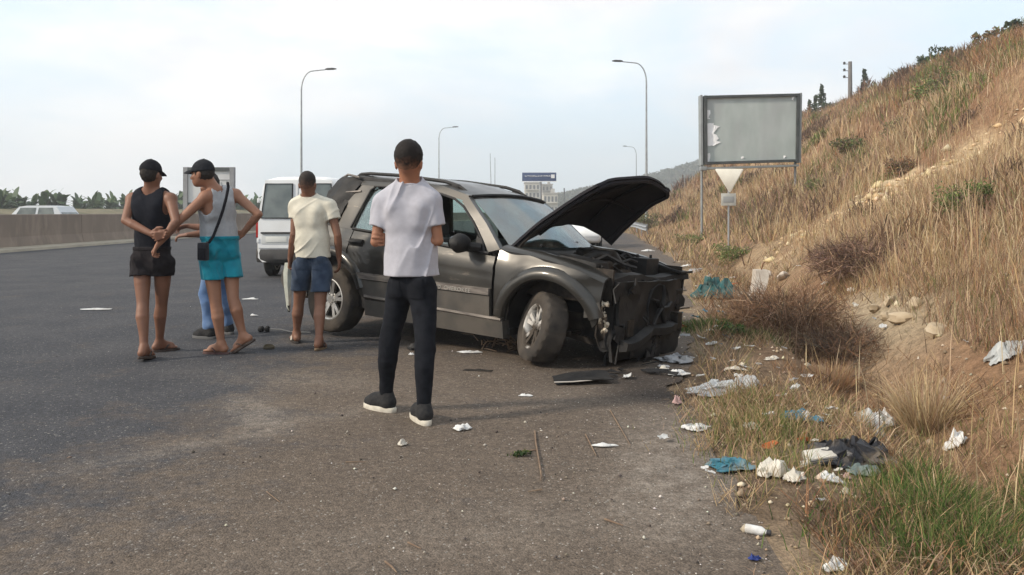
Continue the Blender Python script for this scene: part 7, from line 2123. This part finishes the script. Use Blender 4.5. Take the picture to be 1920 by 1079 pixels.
def crumple(name, label, px, py, w, d, h, m, seed, cat, rotz=0.0, n=20, loc=None, rough=1.0, group=None):
    """a sheet or bag pushed into folds and lying on the ground"""
    p = loc if loc is not None else on_ground(px, py)
    rn = random.Random(seed*7+1); o = Vector((seed*3.7, seed*1.3, 0)); P = []
    n = max(8, int(n*0.62)); c, s = math.cos(rotz), math.sin(rotz)
    for i in range(n):
        row = []
        for j in range(n):
            u = 2*(i + rn.uniform(-.38, .38)*(0 < i < n-1))/(n-1)-1; v = 2*(j + rn.uniform(-.38, .38)*(0 < j < n-1))/(n-1)-1
            dx_, dy_ = u*math.sqrt(max(0, 1-v*v/2)), v*math.sqrt(max(0, 1-u*u/2))
            rad = min(1.0, math.hypot(dx_, dy_))
            k = 1 + .55*mnoise.noise(Vector((dx_*1.2, dy_*1.2, 3.3)) + o)
            q = Vector((dx_*1.7, dy_*1.7, 0))*rough + o
            lump = max(0.0, .55 + 1.1*mnoise.noise(q))                       # one or two uneven humps, low elsewhere
            z = h*(lump*(1-rad**2.5)*.75 + rn.uniform(0, .42)*(1-.6*rad))
            x = dx_*w/2*k + .16*w*mnoise.noise(q*1.6 + Vector((5, 0, 0))); y = dy_*d/2*k + .16*d*mnoise.noise(q*1.6 + Vector((0, 7, 0)))
            X, Y = x*c - y*s, x*s + y*c
            gz = tz(p.x+X, p.y+Y) - p.z
            row.append(Vector((X, Y, max(z, .003) + gz + .012)))
        P.append(row)
    mb = MB(); mb.slab(P, (0, 0, -.003))
    ob_ = mb.build(name, m, smooth=22); ob_.location = p
    return tag(ob_, label, cat, group)
crumple('net_heap', 'crumpled turquoise net heap on pale soil behind the wreck front', 1335, 560, .62, .40, .34, M_NET, 1, 'net', n=30, rough=1.8)
crumple('plastic_bag', 'long white plastic bag lying flat, largest white litter by the verge', 1345, 732, .42, .22, .07, M_BAGW, 2, 'bag', n=26, rough=1.5)
crumple('plastic_bag', 'white plastic bag at the right end of the largest flat bag', 1396, 724, .20, .16, .09, M_BAGW, 3, 'bag')
crumple('plastic_bag', 'greyish film under the largest flat white bag', 1348, 742, .30, .14, .04, M_BAGG, 4, 'bag')
crumple('plastic_bag', 'white crumpled plastic at the wet edge, beside the wreck front', 1270, 705, .16, .12, .05, M_BAGW, 5, 'bag')
crumple('plastic_bag', 'cream plastic scrap left of the crumpled white one at the wet edge', 1246, 698, .10, .09, .04, M_BAGC, 6, 'bag')
crumple('plastic_bag', 'grey plastic film spread beneath the wreck front right corner', 1262, 678, .36, .26, .06, M_BAGG, 7, 'bag', n=24, rough=1.7)
crumple('paper_scrap', 'white torn paper lying where tarmac meets the dry grass', 1302, 808, .16, .12, .03, M_BAGW, 8, 'paper', rough=1.6)
crumple('cloth_rag', 'dark teal cloth rag on the dirt at the grass edge', 1366, 880, .24, .15, .05, M_TEAL, 9, 'rag', rotz=-.45, n=26, rough=1.5)
crumple('plastic_bag', 'cream-white bag in front of the olive grass tuft', 1452, 893, .16, .12, .075, M_BAGC, 10, 'bag', n=24)
crumple('plastic_bag', 'small cream bag touching the right of the larger cream one', 1489, 903, .10, .10, .06, M_BAGC, 11, 'bag')
crumple('paper_scrap', 'white crumpled paper in the grass, right of the cream bags', 1560, 908, .09, .08, .05, M_BAGW, 12, 'paper')
crumple('plastic_bag', 'bright blue plastic film in the dry verge grass', 1492, 788, .20, .13, .06, M_BLUEF, 13, 'film', n=24, rough=1.6)
crumple('plastic_bag', 'tall bright white bag heap in the grass behind the black bag', 1634, 815, .21, .18, .19, M_BAGW, 14, 'bag', n=26, rough=1.2)
crumple('plastic_bag', 'white bag half hidden at the right of the tall white heap', 1658, 800, .13, .12, .13, M_BAGW, 15, 'bag')
crumple('rubbish_bag', 'torn black rubbish bag in the verge grass', 1600, 868, .42, .26, .15, M_BAGK, 16, 'bag', n=30, rough=1.8)
crumple('plastic_bag', 'grey-green film hanging over the front of the black bag', 1615, 890, .16, .12, .05, plastic('greenish_film', (.20, .25, .24)), 17, 'film')
crumple('plastic_scrap', 'orange plastic scrap in the grass below the blue film', 1508, 830, .075, .06, .045, M_ORAN, 18, 'scrap')
crumple('plastic_bag', 'round white bag caught in dry grass, far right of the verge', 1789, 842, .13, .12, .11, M_BAGW, 19, 'bag')
crumple('plastic_bag', 'pale clear bag lying on the slope near the right edge', 1886, 668, .26, .20, .11, plastic('clear_film', (.58, .60, .60), None, .3, .35), 20, 'bag', n=26)
crumple('paper_scrap', 'white crumpled paper on the tarmac beside the white shoe soles', 867, 808, .095, .085, .035, M_BAGW, 21, 'paper')
crumple('paper_scrap', 'small flat white paper on the tarmac in front of the wreck', 986, 746, .085, .05, .02, M_BAGW, 22, 'paper')
crumple('paper_scrap', 'long white tissue on the tarmac left of the muddy wheel', 882, 664, .19, .08, .03, M_BAGW, 23, 'paper')
crumple('paper_scrap', 'crumpled beige paper on the tarmac below the white shoe soles', 754, 838, .05, .05, .035, M_BAGC, 24, 'paper')
crumple('paper_scrap', 'thin white scrap on the dusty tarmac between the dry sticks', 1134, 840, .12, .035, .02, M_BAGW, 25, 'paper')
crumple('paper_scrap', 'pinkish paper cup crushed on the dark wet patch', 1270, 760, .06, .05, .06, M_PINK, 26, 'cup')
crumple('paper_scrap', 'flat white litter spread on the left lane', 178, 582, .36, .14, .02, M_BAGW, 27, 'paper', rough=2.2)
crumple('paper_scrap', 'white scrap on the road left of the cream T-shirt walker', 470, 563, .22, .10, .02, M_BAGW, 28, 'paper')
crumple('paper_scrap', 'tiny white scrap on the road under the van wheel side', 476, 594, .10, .07, .02, M_BAGW, 29, 'paper')
crumple('plastic_bag', 'white bag at the very bottom edge in the dry grass', 1566, 1074, .08, .06, .05, M_BAGW, 30, 'bag')
crumple('plastic_scrap', 'pale pink scrap in the grass below the black bag', 1588, 902, .04, .04, .03, M_PINK, 31, 'scrap')
crumple('plastic_bag', 'greyish white plastic on the pale soil left of the leaning post', 1300, 512, .50, .3, .10, M_BAGG, 32, 'bag')
crumple('paper_scrap', 'flat pale paper in dry grass above the largest flat bag', 1378, 695, .16, .07, .03, M_BAGC, 33, 'paper')
crumple('paper_scrap', 'pale paper leaf in the dry grass near the dark twiggy shrub', 1446, 678, .13, .07, .03, M_BAGC, 34, 'paper')
crumple('paper_scrap', 'white scrap on the low green weeds beside the wreck', 1335, 648, .12, .07, .03, M_BAGW, 35, 'paper')
crumple('plastic_scrap', 'blue plastic scrap on the dirt at the bottom', 1414, 1056, .045, .035, .02, plastic('royal_blue_film', (.04, .07, .28)), 36, 'scrap')
crumple('paper_scrap', 'white scrap on the soil far behind the torn black wing', 1288, 500, .26, .14, .05, M_BAGW, 37, 'paper')
crumple('paper_scrap', 'pale litter at the road edge beyond the hood', 1215, 472, .40, .2, .08, M_BAGW, 38, 'paper')
# many small scraps through the verge, from the wreck down to the lower right
def scrap_mesh(seed, m):
    rn = random.Random(seed); n = 5; P = []
    for i in range(n):
        P.append([Vector(((i-2)*.25 + rn.uniform(-.1, .1), (j-2)*.22*(1-.3*abs(i-2)/2) + rn.uniform(-.1, .1), rn.uniform(0, .32))) for j in range(n)])
    mb = MB(); mb.slab(P, (0, 0, -.02)); o = mb.build('scrap', m, smooth=20); me = o.data; bpy.data.objects.remove(o); return me
SM = [scrap_mesh(i, m) for i, m in enumerate((M_BAGW, M_BAGW, M_BAGC, M_BAGG))]
SMC = [scrap_mesh(i+10, m) for i, m in enumerate((M_TEAL, M_BLUEF, M_BAGK, M_ORAN))]
rn = random.Random(55)
for k in range(135):
    colour = k % 5 == 4
    Y = 3.3*(16/3.3)**(rn.random()**0.9); s_ = rn.gauss(.55, .42) if rn.random() < .75 else rn.uniform(.1, 2.2)
    X = float(edge(Y)) + s_
    o = bpy.data.objects.new('scrap', rn.choice(SMC if colour else SM)); COL.objects.link(o)
    z = tz(X, Y); sz = rn.uniform(.030, .085)*(0.8+.05*Y)
    o.location = (X, Y, z + .015 + .03*rn.random()); o.scale = (sz, sz*rn.uniform(.5, 1), sz*rn.uniform(.4, .9)); o.rotation_euler = (rn.uniform(-.4, .4), rn.uniform(-.4, .4), rn.uniform(0, 6.28))
    if colour: tag(o, 'tiny coloured or black plastic scrap caught in the littered verge weeds', 'scrap', 'small coloured scraps in the verge')
    else: tag(o, 'tiny white or grey scrap caught in the littered verge weeds', 'scrap', 'small pale scraps in the verge')
# striped carton
p = on_ground(1536, 868); ct = thing('carton', 'pale flattened carton with grey stripes beside the black bag', 'carton', p, (R(14), R(-6), R(8)))
mb = MB(); mb.rbox((0, 0, .035), (.15, .09, .045), .008); bx_ = mb.build('box', M_BAGC, ct)
for k in range(3):
    mb = MB(); mb.box((0, -.047, .020+.014*k), (.148, .004, .005)); mb.build('stripe', mat('carton_grey', (.16, .16, .17), rough=.7), bx_)
# bottle
p = on_ground(1419, 1003); bt_ = thing('bottle', 'small white bottle lying on the dirt in the foreground', 'bottle', p + Vector((0, 0, .018)), (R(90), 0, R(60)))
mb = MB(); mb.lathe([(0, -.045), (.017, -.045), (.018, -.04), (.018, .02), (.009, .034), (.008, .042)], (0, 0, 0), 'Z', 14); mb.build('body', M_BAGW, bt_)
mb = MB(); mb.lathe([(.011, .040), (.011, .056), (0, .056)], (0, 0, 0), 'Z', 12); mb.build('cap', mat('dark_cap', (.03, .03, .035), rough=.5), bt_)
# torn car panel in front of the wheel
p = gnd(1092, 718); cpn = thing('car_panel', 'torn black plastic car panel lying on the tarmac before the front wheel', 'debris', p, (0, 0, R(8)))
mb = MB(); mb.slab([[Vector((x, y*(1-.25*abs(x)), .02 + .03*math.sin(x*5+1) + .02*(y > .04) + .012*mnoise.noise((x*9, y*9, 1)))) for y in np.linspace(-.11, .12, 6)] for x in np.linspace(-.22, .22, 14)], (0, 0, -.008)); pn_ = mb.build('shell', M_BLK, cpn)
mb = MB(); mb.tube([(-.24, -.09, .03), (-.1, -.115, .035), (.05, -.10, .04)], .010, 6, flat=.5); mb.build('pale_edge', mat('scuffed_edge', (.38, .35, .31), rough=.6), cpn)
p = gnd(896, 697); o = MB(); o.slab([[Vector((x, y, .012 + .008*mnoise.noise((x*14, y*14, 3)))) for y in np.linspace(-.035, .035, 4)] for x in np.linspace(-.12, .12, 9)], (0, 0, -.006)); ob_ = o.build('rubber_strip', M_BLK2); ob_.location = p; ob_.rotation_euler = (0, 0, R(-14)); tag(ob_, 'flat dark rubber strip on the tarmac behind the white paper', 'debris')
# small dark wreck parts by the walker's feet
p = gnd(495, 624); db = thing('car_debris', 'broken black car part with two lobes on the road beside the trainers', 'debris', p)
mb = MB(); mb.ell((-.03, 0, .035), (.035, .03, .035), 10, 8, wob=.4, seed=2); mb.build('lobe', M_BLK, db); mb = MB(); mb.ell((.035, .01, .035), (.03, .03, .035), 10, 8, wob=.4, seed=5); mb.build('lobe', M_BLK, db)
mb = MB(); mb.tube([(.05, 0, .04), (.18, .03, .03), (.30, -.02, .012), (.52, -.05, .010)], .006, 5); mb.build('cable', mat('pale_cable', (.45, .42, .38), rough=.6), db)
p = gnd(504, 655); mb = MB(); mb.lathe([(.0, .0), (.05, .0), (.055, .02), (.045, .035), (.03, .02), (.0, .02)], (0, 0, 0), 'Z', 18); ob_ = mb.build('cap_lid', mat('brown_rubber', (.07, .055, .03), (.03, .026, .02), 12, .8)); ob_.location = p; ob_.rotation_euler = (R(12), R(8), 0); tag(ob_, 'round brown dished lid lying on the road near the sandals', 'debris')
p = gnd(775, 658); ob_ = MB(); ob_.ell((0, 0, .03), (.05, .035, .035), 10, 8, wob=.5, seed=9); ob_ = ob_.build('car_debris', M_BLK); ob_.location = p; tag(ob_, 'black lump of wreckage between the legs in black trousers', 'debris')
crumple('paper_scrap', 'tiny white scrap between the legs in black trousers', 772, 668, .05, .04, .02, M_BAGW, 39, 'paper')
for k in range(9):                                            # shards under the broken nose
    px, py = rn.uniform(1120, 1260), rn.uniform(668, 712); p = gnd(px, py)
    mb = MB(); a = rn.uniform(0, 6.28); L = rn.uniform(.04, .12)
    mb.slab([[Vector((math.cos(a)*L*(i-1) + rn.uniform(-.015, .015), math.sin(a)*L*(i-1)*.6 + .03*(j-.5) + rn.uniform(-.01, .01), .012 + rn.uniform(0, .03))) for j in range(2)] for i in range(4)], (0, 0, -.006))
    o = mb.build('plastic_shard', M_BLK, smooth=20); o.location = p; tag(o, 'small black plastic shard on the stained tarmac under the wreck front', 'debris', 'black shards under the broken front')
# branch with a green sprig, and single dry sticks
M_STICK = mat('dry_stick', (.23, .165, .11), (.15, .10, .07), 20, .9)
def stick(pts, r, label, name='stick', group='dry sticks lying on the tarmac'):
    P = [gnd(*q) for q in pts]; c = P[0].copy()
    mb = MB(); mb.tube([q - c + Vector((0, 0, .010)) for q in P], [r]*(len(P)-1) + [r*.5], 6); o = mb.build(name, M_STICK); o.location = c
    return tag(o, label, 'stick', group)
br_ = thing('fallen_branch', 'fallen branch with a green leafy sprig on the dusty tarmac', 'branch', gnd(1005, 815))
c = gnd(1005, 815)
mb = MB(); mb.tube([gnd(*q) - c + Vector((0, 0, .012)) for q in ((1003, 812), (1005, 835), (1010, 865), (1015, 897), (1013, 905))], [.0045, .0045, .004, .0035, .002], 6); mb.tube([gnd(*q) - c + Vector((0, 0, .012)) for q in ((1005, 848), (990, 850), (972, 858))], [.005, .004, .003], 6); mb.build('stem', M_STICK, br_)
rng = np.random.default_rng(3); cc = gnd(974, 857) - c
V, F, C = leaf_cloud([(cc.x, cc.y, .02), (cc.x+.03, cc.y+.01, .02), (cc.x-.03, cc.y, .015)], [[.04, .03, .012]]*3, 44, .016, [(.035, .06, .018), OLIVE], [3, 1], rng); mesh_np('sprig', V, F, M_LEAF, col=C, parent=br_)
stick([(1098, 818), (1108, 838), (1118, 858)], .004, 'thin forked stick crossing the white scrap')
stick([(1144, 772), (1160, 800), (1182, 838)], .004, 'long thin stick running towards the verge')
stick([(765, 1022), (790, 1034)], .004, 'short pale stick near the bottom, left of centre')
stick([(722, 1058), (735, 1068), (744, 1079)], .004, 'curved pale stick at the very bottom edge')
stick([(1134, 978), (1168, 990)], .005, 'short thick stick on the dirt at lower right')
stick([(1016, 922), (990, 926)], .004, 'short stick just below the fallen branch')
stick([(648, 870), (686, 870)], .003, 'thin straight straw on the tarmac left of the beige paper')
stick([(500, 926), (525, 946)], .003, 'thin pale straw on the dark tarmac at left')
# brushwood jammed in front of the wheel, under the sill
p = gnd(930, 660); bw = thing('brushwood', 'tangle of dry brown twigs jammed beside the muddy front wheel', 'brushwood', p)
rnd = random.Random(17)
for k in range(26):
    mb = MB(); a = Vector((rnd.uniform(-.20, .22), rnd.uniform(-.12, .16), rnd.uniform(.0, .10))); b = a + Vector((rnd.uniform(-.24, .24), rnd.uniform(-.15, .15), rnd.uniform(-.04, .14)))
    b.z = max(b.z, .01); m_ = a.lerp(b, .5) + Vector((rnd.uniform(-.04, .04), rnd.uniform(-.04, .04), rnd.uniform(0, .05)))
    mb.tube([a, m_, b], [.007, .005, .002], 5); mb.build('twig', M_STICK, bw)
